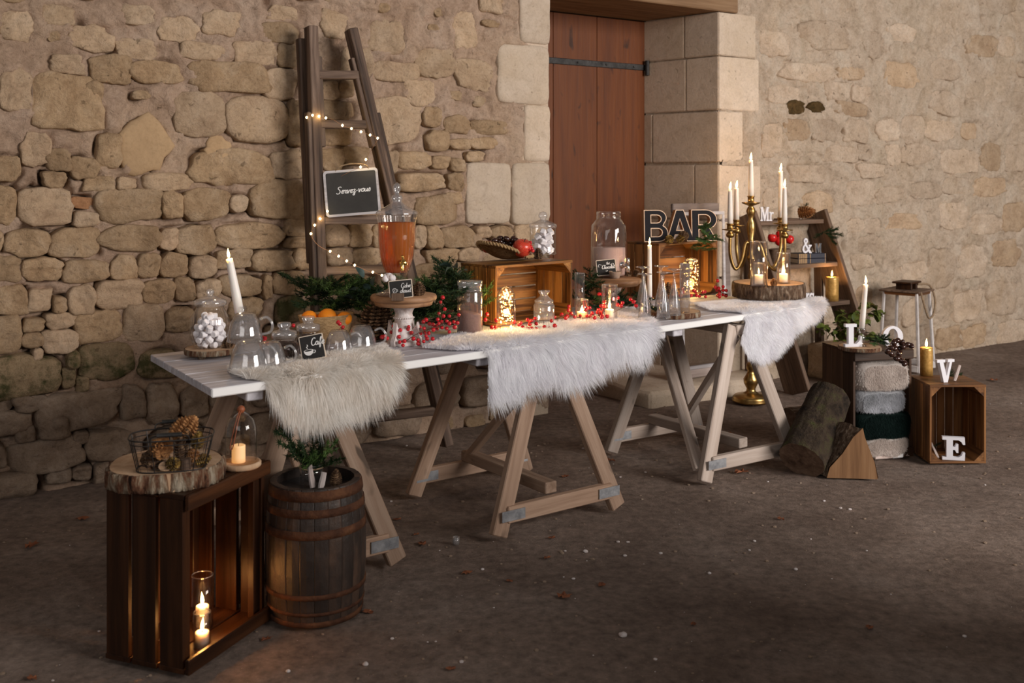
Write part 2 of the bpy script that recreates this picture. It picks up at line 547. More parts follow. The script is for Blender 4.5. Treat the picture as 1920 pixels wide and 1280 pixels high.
M['book'] = plain('navy_book_cloth', (0.014, 0.016, 0.032), 0.6)
M['gilt'] = plain('gilt_band', (0.6, 0.36, 0.15), 0.35, 0.6)
M['paper'] = plain('page_edges', (0.6, 0.5, 0.38), 0.9)
M['chrome'] = plain('chrome', (0.75, 0.75, 0.78), 0.12, 1.0)
M['gold_tap'] = plain('polished_gold', (0.85, 0.58, 0.18), 0.15, 1.0)
M['clay'] = mottled('clay_bowl', [(0.3, (0.22, 0.15, 0.11)), (0.7, (0.36, 0.27, 0.21))], 30, 0.8)
M['driftwood'] = wood('driftwood', (0.36, 0.28, 0.25), (0.55, 0.47, 0.44), (0.72, 0.66, 0.63), 'z', 0.9)

# ------------------------------------------------------------------ setting: floor, stone wall, door
random.seed(7)
RNG = np.random.default_rng(11)


def fbm(x, y, scale, octs=4, seed=0, gain=0.5):
    out = np.zeros_like(x, dtype=float)
    amp, tot = 1.0, 0.0
    for o in range(octs):
        g = np.random.default_rng(seed * 97 + o).random((128, 128))
        fx, fy = x * scale + 31.7 * o, y * scale + 17.3 * o
        ix, iy = np.floor(fx).astype(int), np.floor(fy).astype(int)
        tx, ty = fx - ix, fy - iy
        tx, ty = tx * tx * (3 - 2 * tx), ty * ty * (3 - 2 * ty)
        a, b = g[ix % 128, iy % 128], g[(ix + 1) % 128, iy % 128]
        c, d = g[ix % 128, (iy + 1) % 128], g[(ix + 1) % 128, (iy + 1) % 128]
        out += amp * ((a * (1 - tx) + b * tx) * (1 - ty) + (c * (1 - tx) + d * tx) * ty)
        tot += amp
        amp *= gain
        scale *= 2.03
    return out / tot - 0.5


def grid_mesh(name, X, Y, Z, keep=None):
    r, c = X.shape
    co = np.stack([X, Y, Z], -1).reshape(-1, 3)
    idx = np.arange(r * c).reshape(r, c)
    q = np.stack([idx[:-1, :-1], idx[:-1, 1:], idx[1:, 1:], idx[1:, :-1]], -1).reshape(-1, 4)
    if keep is not None:
        q = q[keep[:-1, :-1].reshape(-1)]
    me = bpy.data.meshes.new(name)
    me.vertices.add(len(co))
    me.vertices.foreach_set('co', co.ravel())
    me.loops.add(q.size)
    me.loops.foreach_set('vertex_index', q.ravel().astype(np.int32))
    me.polygons.add(len(q))
    me.polygons.foreach_set('loop_start', (np.arange(len(q)) * 4).astype(np.int32))
    me.update(calc_edges=True)
    me.validate()
    me.shade_smooth()
    return me


# ---- floor
M['dirt'] = None
m, nt, b = newmat('packed_dirt')
v = coords(nt, (1, 1, 1), False)
c1 = ramp(nt, noisetex(nt, v, 1.1, 6, 0.6, 0.4), [(0.3, (0.19, 0.134, 0.106)), (0.52, (0.285, 0.213, 0.172)), (0.72, (0.39, 0.31, 0.262))])
c2 = ramp(nt, noisetex(nt, v, 26, 6, 0.7), [(0.3, (0.5, 0.5, 0.5)), (0.62, (1.0, 1.0, 1.0)), (0.78, (1.45, 1.4, 1.38))])
c3 = mix(nt, 1.0, c1, c2, 'MULTIPLY')
vo = N(nt, 'ShaderNodeTexVoronoi')
vo.inputs['Scale'].default_value = 70
nt.links.new(v, vo.inputs['Vector'])
sp = ramp(nt, vo.outputs['Distance'], [(0.02, (1, 1, 1)), (0.10, (0, 0, 0))])
gate = ramp(nt, noisetex(nt, v, 5, 3), [(0.52, (0, 0, 0)), (0.70, (0.7, 0.7, 0.7))])
spk = mix(nt, 1.0, sp, gate, 'MULTIPLY')
nt.links.new(mix(nt, spk, c3, (0.42, 0.36, 0.32)), b.inputs['Base Color'])
b.inputs['Roughness'].default_value = 0.95
b.inputs['Specular IOR Level'].default_value = 0.15
bump(nt, b, noisetex(nt, v, 45, 8, 0.75), 0.75, 0.02)
M['dirt'] = m
gx, gy = np.meshgrid(np.arange(-4.4, 7.61, 0.03), np.arange(-0.6, 11.0, 0.03))
gz = fbm(gx, gy, 1.2, 3, 5) * 0.02 + fbm(gx, gy, 9, 3, 6) * 0.010
gz -= gz.max()
floor = obj('floor', grid_mesh('floor', gx, gy, gz), M['dirt'])
tag(floor, 'packed brown dirt floor of the barn with pale grit', None, None, 'structure')


def ground(x, y):
    i = min(max(int(round((y + 0.6) / 0.03)), 0), gz.shape[0] - 1)
    j = min(max(int(round((x + 4.4) / 0.03)), 0), gz.shape[1] - 1)
    return float(gz[i, j])


# ---- wall frame: local x along the wall (to the right), local y into the wall, local z up
TH = math.radians(33.1)
W0 = Vector((-2.34, 4.63, 0))
U = Vector((math.cos(TH), math.sin(TH), 0))
NI = Vector((-math.sin(TH), math.cos(TH), 0))       # into the wall


def WL(px, py, off=0.0):
    """pixel -> wall coordinates (u,z) on the wall plane pushed in by off"""
    r = Vector(((px - CX) / F, 1.0, (HY - py) / F))
    o = W0 + NI * off - Vector((0, 0, H))
    t = NI.dot(o) / NI.dot(r)
    p = Vector((0, 0, H)) + r * t
    return (p - W0).dot(U), p.z


def wall_mat(name, stops, scale, bs=0.55, moss=None, fine=0.5, tint=(0.62, 0.43, 0.25), amt=0.28, other=None, pits=0.55):
    m, nt, b = newmat(name)
    v = coords(nt, (1, 1, 1), False)
    oi = N(nt, 'ShaderNodeObjectInfo')
    big = noisetex(nt, v, scale, 8, 0.72, 0.6)
    c = ramp(nt, big, stops)
    if other:                                     # the render right of the door is paler, with faint green grey streaks
        c2 = ramp(nt, noisetex(nt, v, scale * 1.3, 8, 0.72, 0.6), other)
        vs_ = coords(nt, (1, 1, 0.2), False)
        c2 = mix(nt, ramp(nt, noisetex(nt, vs_, 3.0, 6, 0.7, 0.5), [(0.5, (0, 0, 0)), (0.72, (0.3, 0.3, 0.3))]), c2, (0.42, 0.37, 0.26))
        sx = N(nt, 'ShaderNodeSeparateXYZ')
        nt.links.new(v, sx.inputs[0])
        mr = N(nt, 'ShaderNodeMapRange')
        mr.inputs['From Min'].default_value = 2.6
        mr.inputs['From Max'].default_value = 4.6
        nt.links.new(sx.outputs['X'], mr.inputs['Value'])
        c = mix(nt, mr.outputs[0], c, c2)
    # warm ochre clouds
    c = mix(nt, ramp(nt, noisetex(nt, v, 1.7, 5, 0.6, 0.8), [(0.48, (0, 0, 0)), (0.68, (amt, amt, amt))]), c, tint)
    f = noisetex(nt, v, 70, 7, 0.78)
    c = mix(nt, fine, c, ramp(nt, f, [(0.32, (0.42, 0.38, 0.34)), (0.47, (0.95, 0.94, 0.93)), (0.75, (1.25, 1.25, 1.25))]), 'MULTIPLY')
    md = noisetex(nt, v, 16, 6, 0.7, 1.0)
    c = mix(nt, fine, c, ramp(nt, md, [(0.33, (0.62, 0.58, 0.53)), (0.5, (1, 1, 1)), (0.7, (1.14, 1.13, 1.12))]), 'MULTIPLY')
    pt = ramp(nt, noisetex(nt, v, 26, 3, 0.5, 0.4), [(0.27, (pits, pits, pits)), (0.33, (0, 0, 0))])
    c = mix(nt, pt, c, (0.09, 0.055, 0.03))
    hv = N(nt, 'ShaderNodeMapRange')
    hv.inputs['To Min'].default_value = 0.84
    hv.inputs['To Max'].default_value = 1.12
    nt.links.new(oi.outputs['Random'], hv.inputs['Value'])
    mu = N(nt, 'ShaderNodeVectorMath', operation='SCALE')
    nt.links.new(c, mu.inputs[0])
    nt.links.new(hv.outputs[0], mu.inputs['Scale'])
    c = mu.outputs[0]
    if moss:
        c = mix(nt, ramp(nt, noisetex(nt, v, 7, 6, 0.7), [(0.46, (0, 0, 0)), (0.6, (0.85, 0.85, 0.85))]), c, moss)
    nt.links.new(c, b.inputs['Base Color'])
    b.inputs['Roughness'].default_value = 0.95
    b.inputs['Specular IOR Level'].default_value = 0.12
    hgt = mix(nt, 0.55, f, md)
    bump(nt, b, hgt, bs, 0.035)
    return m


CREAM = [(0.3, (0.46, 0.345, 0.245)), (0.5, (0.59, 0.46, 0.345)), (0.68, (0.68, 0.56, 0.44))]
M['mortar'] = wall_mat('lime_mortar', [(0.3, (0.41, 0.275, 0.19)), (0.5, (0.555, 0.395, 0.29)), (0.68, (0.64, 0.485, 0.375))], 3.2, 0.85, amt=0.25, other=[(0.3, (0.52, 0.40, 0.29)), (0.5, (0.67, 0.535, 0.41)), (0.68, (0.75, 0.635, 0.51))])
M['stone'] = wall_mat('limestone', [(0.3, (0.36, 0.23, 0.128)), (0.5, (0.505, 0.35, 0.213)), (0.68, (0.61, 0.455, 0.31))], 5.0, 0.85)
M['stone_pink'] = wall_mat('pinkish_limestone', [(0.3, (0.43, 0.29, 0.185)), (0.5, (0.54, 0.39, 0.26)), (0.68, (0.62, 0.47, 0.335))], 4.0, 0.75)
M['stone_cream'] = wall_mat('creamy_limestone', CREAM, 4.0, 0.75, amt=0.25)
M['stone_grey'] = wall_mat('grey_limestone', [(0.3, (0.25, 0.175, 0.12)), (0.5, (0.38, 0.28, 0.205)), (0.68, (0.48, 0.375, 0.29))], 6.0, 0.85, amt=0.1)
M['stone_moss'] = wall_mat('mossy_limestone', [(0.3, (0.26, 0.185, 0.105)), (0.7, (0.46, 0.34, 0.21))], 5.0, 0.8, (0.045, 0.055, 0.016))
M['stone_red'] = wall_mat('reddish_stone', [(0.3, (0.28, 0.135, 0.065)), (0.7, (0.42, 0.23, 0.12))], 5.0, tint=(0.4, 0.18, 0.08))
M['patch'] = wall_mat('brown_render_patch', [(0.3, (0.36, 0.235, 0.13)), (0.7, (0.45, 0.31, 0.18))], 3.0, 0.25, fine=0.25, pits=0.1)
M['lichen'] = wall_mat('dark_lichen_patch', [(0.3, (0.05, 0.036, 0.014)), (0.7, (0.17, 0.10, 0.04))], 22.0, 0.9, tint=(0.12, 0.09, 0.03))
M['ashlar'] = wall_mat('dressed_limestone', [(0.3, (0.52, 0.41, 0.305)), (0.7, (0.65, 0.54, 0.435))], 2.6, 0.3, fine=0.3, tint=(0.56, 0.43, 0.28), pits=0.35)

wall = thing('wall_back', 'old rubble stone wall of the barn with a plank door', None, W0, TH)
wall['kind'] = 'structure'

# pixel boxes of the stones that stand out in the photograph, read left to right and down
NORMAL = '''60,142,187,240 0,130,60,208 170,103,245,156 158,152,193,203 246,114,338,156 360,116,502,172 493,128,556,186 503,11,556,38
490,42,556,80 362,280,507,346 508,283,570,336 180,250,228,313 86,278,132,320 130,295,186,336 80,322,125,352 158,330,215,358 268,324,360,357
218,332,256,355 32,354,132,420 180,354,303,415 345,354,428,412 303,357,342,410 430,366,463,397 470,338,572,408 8,430,96,480 96,428,184,480
138,396,186,426 186,423,299,470 300,428,336,468 332,424,404,476 403,420,532,466 -40,428,7,475 40,482,118,526 -30,480,39,527 120,487,206,528
208,478,257,524 258,475,299,520 300,474,352,518 405,468,470,503 471,470,550,507 354,480,404,520 -20,535,51,590 53,542,96,583 98,556,126,585
128,535,178,590 178,526,266,579 268,524,327,568 329,520,364,565 415,517,491,556 492,516,509,560 510,508,572,552 42,597,83,622
86,586,144,616 138,582,228,641 231,572,307,640 310,578,362,622 39,622,81,651 80,619,144,662 60,652,81,674 -30,593,40,660 535,410,580,442
536,443,580,465 551,466,583,505 606,420,653,463 655,420,697,462 699,420,740,460 612,465,660,498 662,466,716,498 610,516,700,545 595,152,634,187
635,152,662,183 595,189,662,224 597,238,658,273 645,275,690,310 598,279,644,320 520,84,562,126 541,190,568,272 793,200,826,238 832,216,880,250
882,226,950,252 797,244,840,282 841,260,882,280 882,258,932,280 720,284,746,322 746,284,806,317 807,292,842,317 843,297,870,322 873,284,906,303
743,325,830,359 840,324,868,358 836,360,866,383 780,367,856,419 798,424,828,466 829,425,888,464 882,437,901,465 890,424,917,446 919,424,960,450
775,424,798,464 800,467,860,497 858,464,900,490 773,494,840,530 835,492,872,516 -15,350,30,420 -10,292,40,340 366,524,412,560 370,565,420,640
430,560,490,600 500,610,560,650 570,560,610,600 480,655,545,690 560,640,640,690 650,640,700,690 720,560,780,610 790,560,850,600 370,655,430,690'''
PINK = '328,172,422,254 426,181,541,266 686,182,786,268 700,116,785,152 898,-12,942,24 969,420,1029,470 962,475,1029,560 905,470,958,540 900,545,1000,620'
FAINT = '''96,102,156,138 440,78,515,122 130,48,212,95 218,72,294,112 40,246,95,310 763,150,816,198 0,20,60,75 76,10,140,48 300,30,372,80 380,20,450,66
600,20,650,70 690,40,760,100 780,90,850,145 855,110,920,170 850,20,890,90 640,90,700,150 230,10,290,45 340,80,420,112
1470,224,1517,263 1520,224,1568,265 1582,224,1626,265 1465,118,1568,153 1571,126,1618,150 1545,153,1593,189 1596,161,1630,191 1571,191,1626,219
1478,309,1550,342 1538,273,1608,304 1610,270,1634,300 1610,306,1660,334 1643,224,1685,265 1686,216,1733,270 1734,227,1790,265 1801,230,1831,262
1690,271,1747,306 1656,271,1688,309 1815,66,1870,104 1872,68,1902,107 1837,-20,1902,25 1905,118,1935,145 1892,175,1935,213 1665,44,1717,80
1737,465,1788,540 1580,338,1640,385 1642,350,1693,380 1710,341,1762,373 1764,332,1817,365 1826,332,1886,367 1586,409,1618,436 1619,409,1651,437
1604,441,1651,474 1660,400,1722,430 1690,492,1736,525 1598,476,1636,504 1752,614,1800,655 1731,614,1750,638 1803,611,1847,650 1430,230,1465,290
1440,160,1500,195 1620,60,1655,110 1500,40,1590,90 1740,110,1800,150 1740,170,1800,215 1450,420,1500,460 1500,360,1560,400 1820,400,1880,440 1800,460,1850,520
1860,450,1910,500 1790,545,1840,600 1850,530,1905,590 1690,560,1730,610 1640,540,1680,600 1870,600,1925,645 1430,350,1475,390 1660,120,1720,165 1420,60,1480,105
1600,540,1635,590 1540,600,1600,650 1410,430,1440,500 1880,270,1930,320 1840,270,1875,320 1760,280,1830,325 1880,380,1930,430 1760,380,1815,430'''
MOSS = '147,643,252,712 123,657,148,688 115,688,140,728 141,704,166,734 -60,666,114,748 260,657,335,708 520,555,566,605'
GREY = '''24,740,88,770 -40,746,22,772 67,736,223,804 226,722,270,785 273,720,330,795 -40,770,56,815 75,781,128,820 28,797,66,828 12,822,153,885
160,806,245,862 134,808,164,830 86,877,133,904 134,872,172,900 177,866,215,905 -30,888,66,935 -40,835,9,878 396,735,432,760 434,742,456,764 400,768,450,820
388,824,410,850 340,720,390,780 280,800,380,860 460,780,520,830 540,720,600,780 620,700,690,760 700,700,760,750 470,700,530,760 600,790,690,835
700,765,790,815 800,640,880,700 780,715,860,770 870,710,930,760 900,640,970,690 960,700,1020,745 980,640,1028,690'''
RED = '134,370,178,391'
PATCH = '216,210,325,335 380,250,434,312'
LICH = '1468,184,1512,217 1514,188,1548,213'
ASH = '973,-40,1030,82 932,84,1029,195 981,197,1030,303 874,305,957,419 959,305,1030,420'

du = 0.0105
gu, gzz = np.meshgrid(np.arange(-1.2, 9.9, du), np.arange(-0.15, 3.6, du))
SD = np.full(gu.shape, 9.0)       # distance to the nearest stone
GS = np.zeros(gu.shape)           # groove strength there


def facets(seed, squared):
    """half planes (angle, distance) of an irregular hewn outline inside the unit box"""
    rnd = random.Random(seed)
    hp = []
    for k in range(4):
        hp.append((k * PI / 2 + rnd.uniform(-.13, .13) * (0.15 if squared else 1), 1.0))
    if not squared:
        for k in range(4):
            if rnd.random() < 0.85:
                hp.append((PI / 4 + k * PI / 2 + rnd.uniform(-.3, .3), rnd.uniform(1.0, 1.36)))
    return hp


def stamp(uc, zc, a, b, hp, gs):
    mgn = 0.06
    sel = (np.abs(gu - uc) < a + mgn) & (np.abs(gzz - zc) < b + mgn)
    X, Y = (gu[sel] - uc) / a, (gzz[sel] - zc) / b
    f = np.zeros(X.shape)
    for an, d in hp:
        f += np.maximum(0, (X * math.cos(an) + Y * math.sin(an)) / d) ** 12
    f = f ** (1 / 12)
    d = (f - 1) * min(a, b)
    old = SD[sel]
    GS[sel] = np.where(d < old, gs, GS[sel])
    SD[sel] = np.minimum(old, d)


def stone_bm(bm, uc, zc, a, b, hp, proud, wob, seed, K=24, dome=1.0):
    rough = 1.0 if dome > 0.5 else 0.3
    so = Vector((seed * 3.17, seed * 1.31, seed * 0.77))
    ta, tb = random.Random(seed).uniform(-.5, .5) * dome, random.Random(seed + 1).uniform(-.5, .5) * dome
    rings = []
    for s, dep in ((1.03, 0.06), (1.0, -proud * 0.15), (0.96, -proud * 0.75), (0.84, -proud), (0.66, -proud * 1.08), (0.46, -proud * 1.1), (0.24, -proud * 1.1)):
        row = []
        for k in range(K):
            t = 2 * PI * k / K
            c, s_ = math.cos(t), math.sin(t)
            r = sum(max(0, (c * math.cos(an) + s_ * math.sin(an)) / d) ** 12 for an, d in hp) ** (-1 / 12)
            r *= 1 + wob * noise.noise(so + Vector((c * 1.8, s_ * 1.8, 0))) + wob * 0.7 * noise.noise(so + Vector((c * 6, s_ * 6, 3)))
            x, z = uc + c * r * a * s, zc + s_ * r * b * s
            y = dep
            if s <= 1:
                y += -proud * 0.5 * (ta * c * r * s + tb * s_ * r * s) + rough * ((0.6 * proud + 0.012) * noise.noise(Vector((x * 11, z * 11, seed))) + 0.010 * noise.noise(Vector((x * 36, z * 36, seed))) + 0.006 * noise.noise(Vector((x * 5, z * 62, seed))))
            row.append(bm.verts.new((x, y, z)))
        rings.append(row)
    cvt = bm.verts.new((uc, -proud * 1.1, zc))
    for p, q in zip(rings[:-1], rings[1:]):
        for k in range(K):
            bm.faces.new((p[k], p[(k + 1) % K], q[(k + 1) % K], q[k]))
    for k in range(K):
        bm.faces.new((rings[-1][k], rings[-1][(k + 1) % K], cvt))
    return bm


def boxes(s):
    for q in s.split():
        x0, y0, x1, y1 = (float(t) for t in q.split(','))
        u0, _ = WL(x0, (y0 + y1) / 2)
        u1, _ = WL(x1, (y0 + y1) / 2)
        _, z1 = WL((x0 + x1) / 2, y0)
        _, z0 = WL((x0 + x1) / 2, y1)
        yield (u0 + u1) / 2, (z0 + z1) / 2, (u1 - u0) / 2, (z1 - z0) / 2


sid = 0
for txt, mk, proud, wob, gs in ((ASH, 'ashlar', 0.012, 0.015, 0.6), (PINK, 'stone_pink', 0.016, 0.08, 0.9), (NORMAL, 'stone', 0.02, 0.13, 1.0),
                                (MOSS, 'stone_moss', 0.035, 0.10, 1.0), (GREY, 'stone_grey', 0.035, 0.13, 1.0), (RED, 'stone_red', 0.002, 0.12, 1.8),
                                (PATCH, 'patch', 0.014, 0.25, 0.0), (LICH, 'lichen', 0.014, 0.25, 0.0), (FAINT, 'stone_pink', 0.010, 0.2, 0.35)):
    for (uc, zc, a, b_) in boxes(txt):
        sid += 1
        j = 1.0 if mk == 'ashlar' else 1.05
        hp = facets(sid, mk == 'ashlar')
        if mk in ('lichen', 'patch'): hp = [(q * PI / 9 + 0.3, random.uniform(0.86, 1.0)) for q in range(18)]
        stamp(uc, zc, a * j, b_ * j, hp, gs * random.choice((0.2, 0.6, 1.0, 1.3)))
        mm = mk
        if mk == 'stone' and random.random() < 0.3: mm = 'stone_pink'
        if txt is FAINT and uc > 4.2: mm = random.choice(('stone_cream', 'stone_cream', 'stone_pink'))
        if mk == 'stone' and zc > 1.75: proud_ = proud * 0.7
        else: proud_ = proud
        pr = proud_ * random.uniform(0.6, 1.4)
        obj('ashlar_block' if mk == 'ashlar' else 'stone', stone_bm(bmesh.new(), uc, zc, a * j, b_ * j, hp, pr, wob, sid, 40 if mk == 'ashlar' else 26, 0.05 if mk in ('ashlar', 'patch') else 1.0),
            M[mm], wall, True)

# door opening
uL, _ = WL(1030, 300)
uR, _ = WL(1345, 200)
_, ZL = WL(1345, 21)                       # soffit of the lintel
# recess depth: reveal end seen at x=1207 along the splayed reveal
best = None
for k in range(1, 900):
    L = k * 0.001
    u = uR - L * math.tan(math.radians(13.9))
    p = W0 + U * u + NI * L
    e = abs(CX + F * p.x / p.y - 1207)
    if best is None or e < best[0]: best = (e, L, u)
_, LD, uD = best

rows = [(22, 104, 1415, 1283), (105, 206, 1421, 1286), (208, 304, 1391, 1223), (308, 412, 1424, 1302), (414, 520, 1400, 1250), (522, 610, 1428, 1290), (612, 745, 1405, 1240)]
for (yt, yb, fx_, sx) in rows:                # keep the mortar behind the faces of the jamb blocks
    _, z1 = WL(1345, yt)
    _, z0 = WL(1345, yb)
    uf, _ = WL(fx_, (yt + yb) / 2)
    stamp((uR + uf) / 2, (z0 + z1) / 2, (uf - uR) / 2, (z1 - z0) / 2, facets(1, True), 0.3)
# small filler rubble on the left part of the wall, joined
fill = bmesh.new()
placed = 0
for _ in range(9000):
    uc, zc = random.uniform(-1.1, uL - 0.05), random.uniform(0.0, 1.55) if random.random() < 0.75 else random.uniform(1.5, 2.5)
    a, b_ = random.uniform(0.022, 0.075), random.uniform(0.018, 0.05)
    i, jx = int((zc + 0.15) / du), int((uc + 1.2) / du)
    ri, rj = int(b_ / du) + 1, int(a / du) + 1
    win = SD[max(i - ri, 0):i + ri + 1, max(jx - rj, 0):jx + rj + 1]
    if win.size and win.min() > 0.012 and placed < 170:
        sid += 1
        placed += 1
        hp = facets(sid, False)
        stamp(uc, zc, a, b_, hp, random.choice((0.2, 0.6, 1.0)))
        stone_bm(fill, uc, zc, a, b_, hp, random.uniform(0.002, 0.016), 0.15, sid, 14)
tag(obj('rubble_filling', fill, M['stone'], wall, True), kind='stuff')

# mortar bed, recessed between the stones, deep where joints have fallen open
low = np.clip((1.95 - gzz) / 0.7, 0, 1) * np.clip((uL + 0.1 - gu) / 0.4, 0, 1)
yy = -0.010 + 0.016 * low + fbm(gu, gzz, 5, 4, 21) * 0.046 + fbm(gu, gzz, 24, 4, 22) * 0.026
rdg = 1 - np.abs(fbm(gu, gzz, 4.5, 4, 23)) * 8
yy += np.clip(rdg - 0.4, 0, 1) * 0.030 * (1 - low)
crack = np.clip(fbm(gu, gzz, 7, 3, 24) * 4 + 0.42, 0, 1)
yy += np.where(SD > -0.012, np.exp(-(np.clip(SD, 0, 1) / 0.0095) ** 2) * 0.085 * GS * crack * (0.45 + 0.65 * low), 0)
yy = np.where(SD < -0.012, np.maximum(yy, 0.03), yy)
for (hx, hy, hr) in ((1481, 250, 5), (1523, 260, 4), (1597, 132, 4), (1582, 245, 3), (1628, 215, 5), (1625, 336, 4), (1550, 170, 3), (1690, 424, 4), (1763, 424, 4), (1835, 538, 4),
                     (1864, 540, 5), (1583, 460, 5), (744, 283, 6), (793, 222, 5), (640, 40, 4), (884, 232, 4), (500, 2, 6), (1790, 160, 3), (1835, 105, 3), (1665, 92, 3), (1750, 360, 3),
                     (1560, 300, 3), (1840, 35, 4), (1860, 60, 4), (1810, 190, 4), (150, 45, 6), (207, 100, 5), (60, 350, 5)):
    hu, hz = WL(hx, hy)
    hr = hr * 0.0036
    yy += 0.07 * np.exp(-(((gu - hu) / hr) ** 2 + ((gzz - hz) / (hr * 1.6)) ** 2))
keep = ~((gu > uL - 0.012) & (gu < uR + 0.03) & (gzz < ZL + 0.25))
obj('mortar_bed', grid_mesh('mortar_bed', gu, yy, gzz, keep), M['mortar'], wall)
box_back = obj('wall_core', mbox(-1.2, 0.08, -0.1, uL - 0.02, 0.75, 3.6, 0), M['mortar'], wall)
obj('wall_core', mbox(uR + 0.06, 0.08, -0.1, 9.9, 0.75, 3.6, 0), M['mortar'], wall)
obj('wall_core', mbox(uL - 0.02, 0.08, ZL + 0.24, uR + 0.06, 0.75, 3.6, 0), M['mortar'], wall)

# lintel beam
uE, _ = WL(1382, 10)
obj('lintel', mbox(uL - 0.25, -0.015, ZL, uE, LD + 0.1, ZL + 0.26, 0.008), M['lintel'], wall)

# right jamb and splayed reveal in dressed blocks: (top px, bottom px at the corner, face right px, reveal split px)
sp_t = math.tan(math.radians(13.9))
for (yt, yb, fx_, sx) in rows:
    _, z1 = WL(1345, yt)
    _, z0 = WL(1345, yb)
    z0, z1 = max(z0, -0.05) + 0.003, z1 - 0.003
    uf, _ = WL(fx_, (yt + yb) / 2)
    Ls = None
    for k in range(1, int(LD * 1000)):
        p = W0 + U * (uR - k * 0.001 * sp_t) + NI * (k * 0.001)
        if CX + F * p.x / p.y <= sx:
            Ls = k * 0.001
            break
    Ls = Ls or LD * 0.5
    for poly in ([(uR, -0.012), (uf, -0.012), (uf, 0.12), (uR + 0.12, Ls), (uR - (Ls - 0.003) * sp_t, Ls - 0.003)],
                 [(uR - (Ls + 0.003) * sp_t, Ls + 0.003), (uR + 0.12, Ls + 0.003), (uR + 0.12, LD + 0.05), (uR - LD * sp_t, LD + 0.05)]):
        bm = polyprism(bmesh.new(), [poly], z0, z1)
        bmesh.ops.bevel(bm, geom=bm.edges[:], offset=0.006, segments=2, affect='EDGES')
        obj('ashlar_block', bm, M['ashlar'], wall)
bm = polyprism(bmesh.new(), [[(uR + 0.02, 0.01), (uR + 0.2, 0.05), (uR + 0.2, LD), (uR + 0.02 - LD * sp_t, LD)]], -0.05, ZL + 0.1)
obj('joint_mortar', bm, M['mortar'], wall)
bm = polyprism(bmesh.new(), [[(uL - 0.01, 0.0), (uL - 0.01 + LD * sp_t * 0.2, LD), (uL - 0.2, LD), (uL - 0.2, 0.0)]], -0.05, ZL + 0.1)
obj('left_reveal', bm, M['ashlar'], wall)
# back of the opening
obj('wall_core', mbox(uL - 0.2, LD + 0.16, -0.1, uR + 0.2, LD + 0.3, ZL + 0.3, 0), M['mortar'], wall)

# unseen low block added right of the camera to shade the near right floor
lw_ = obj('added_shade_wall', mbox(2.35, 0.0, -0.05, 2.7, 2.95, 1.25, 0.02), M['stone_grey'])
tag(lw_, 'unseen low stone block added to shade the near right floor', None, None, 'structure')

# door of broad planks with a black strap hinge
door = thing('door_1', 'reddish brown plank door with a black strap hinge in the stone recess', None, W0 + U * uL + NI * LD, TH)
door['kind'] = 'structure'
dw = uD - uL
cuts = [0.0, dw * 0.36, dw * 0.66, dw + 0.01]
for a_, c_ in zip(cuts[:-1], cuts[1:]):
    obj('plank', mbox(a_ + 0.0015, 0.0, 0.01, c_ - 0.0015, 0.04, ZL - 0.01, 0.002), M['door'], door)
_, zs = WL(1118, 120, LD)
strap = obj('strap_hinge', mbox(0.0, -0.008, zs - 0.022, dw + 0.02, 0.0, zs + 0.022, 0.003), M['iron'], door)
bm = bmesh.new()
for k in range(5):
    ico(bm, (dw * (0.12 + 0.2 * k), -0.010, zs), 0.008, 1)
obj('nail', bm, M['iron'], strap)
bm = bmesh.new()
lathe(bm, [(0, -0.06), (0.017, -0.06), (0.017, 0.05), (0, 0.05)], 12, loc=(dw + 0.008, -0.03, zs))
obj('hinge_pin', bm, M['iron'], door)

# ------------------------------------------------------------------ big furniture
ZT = 0.775                                   # table top height
TA = P(394.6, 728.3, ZT)                     # near left corner of the top
TB = P(1375, 591.5, ZT)
E1 = (TB - TA).normalized()                  # along the table
E1.z = 0
AW = math.radians(123.5)
E2 = Vector((math.cos(AW), math.sin(AW), 0))  # across, away from the camera
TLEN, TWID = 3.30, 0.76


def TT(s, t, z=ZT):
    q = TA + E1 * s + E2 * t
    return Vector((q.x, q.y, z))


table = thing('trestle_table', 'long table with a slatted white painted top across three trestles', 'table', TT(TLEN / 2, TWID / 2, 0))
tl = table.location.copy()
pw = TWID / 8
for k in range(8):
    bm = bmesh.new()
    t0, t1 = k * pw + 0.0025, (k + 1) * pw - 0.0025
    c = [TT(0, t0) - tl, TT(TLEN, t0) - tl, TT(TLEN, t1) - tl, TT(0, t1) - tl]
    polyprism(bm, [[(p.x, p.y) for p in c]], ZT - 0.026, ZT - random.uniform(0, 0.0015))
    bmesh.ops.bevel(bm, geom=bm.edges[:], offset=0.002, segments=1, affect='EDGES')
    o = obj('plank', bm, M['white_x'], table)
    ang = math.atan2(E1.y, E1.x)             # grain along the plank: turn the mesh into its own frame
    R = Matrix.Rotation(-ang, 4, 'Z')
    o.data.transform(R)
    o.matrix_local = Matrix.Rotation(ang, 4, 'Z')
a_ang = math.atan2(E1.y, E1.x)
for s in (0.0,):                              # end battens and cross battens under the top
    pass
for s in (0.16, 1.13, 1.26, 2.18, 2.30, 3.1):
    beam('batten', TT(s, 0.015, ZT - 0.046) - tl, TT(s, TWID - 0.015, ZT - 0.046) - tl, 0.036, 0.06, M['white_x'], table)
beam('front_edge', TT(0.0, -0.007, ZT - 0.0145) - tl, TT(TLEN, -0.007, ZT - 0.0145) - tl, 0.029, 0.012, M['chalk'], table)


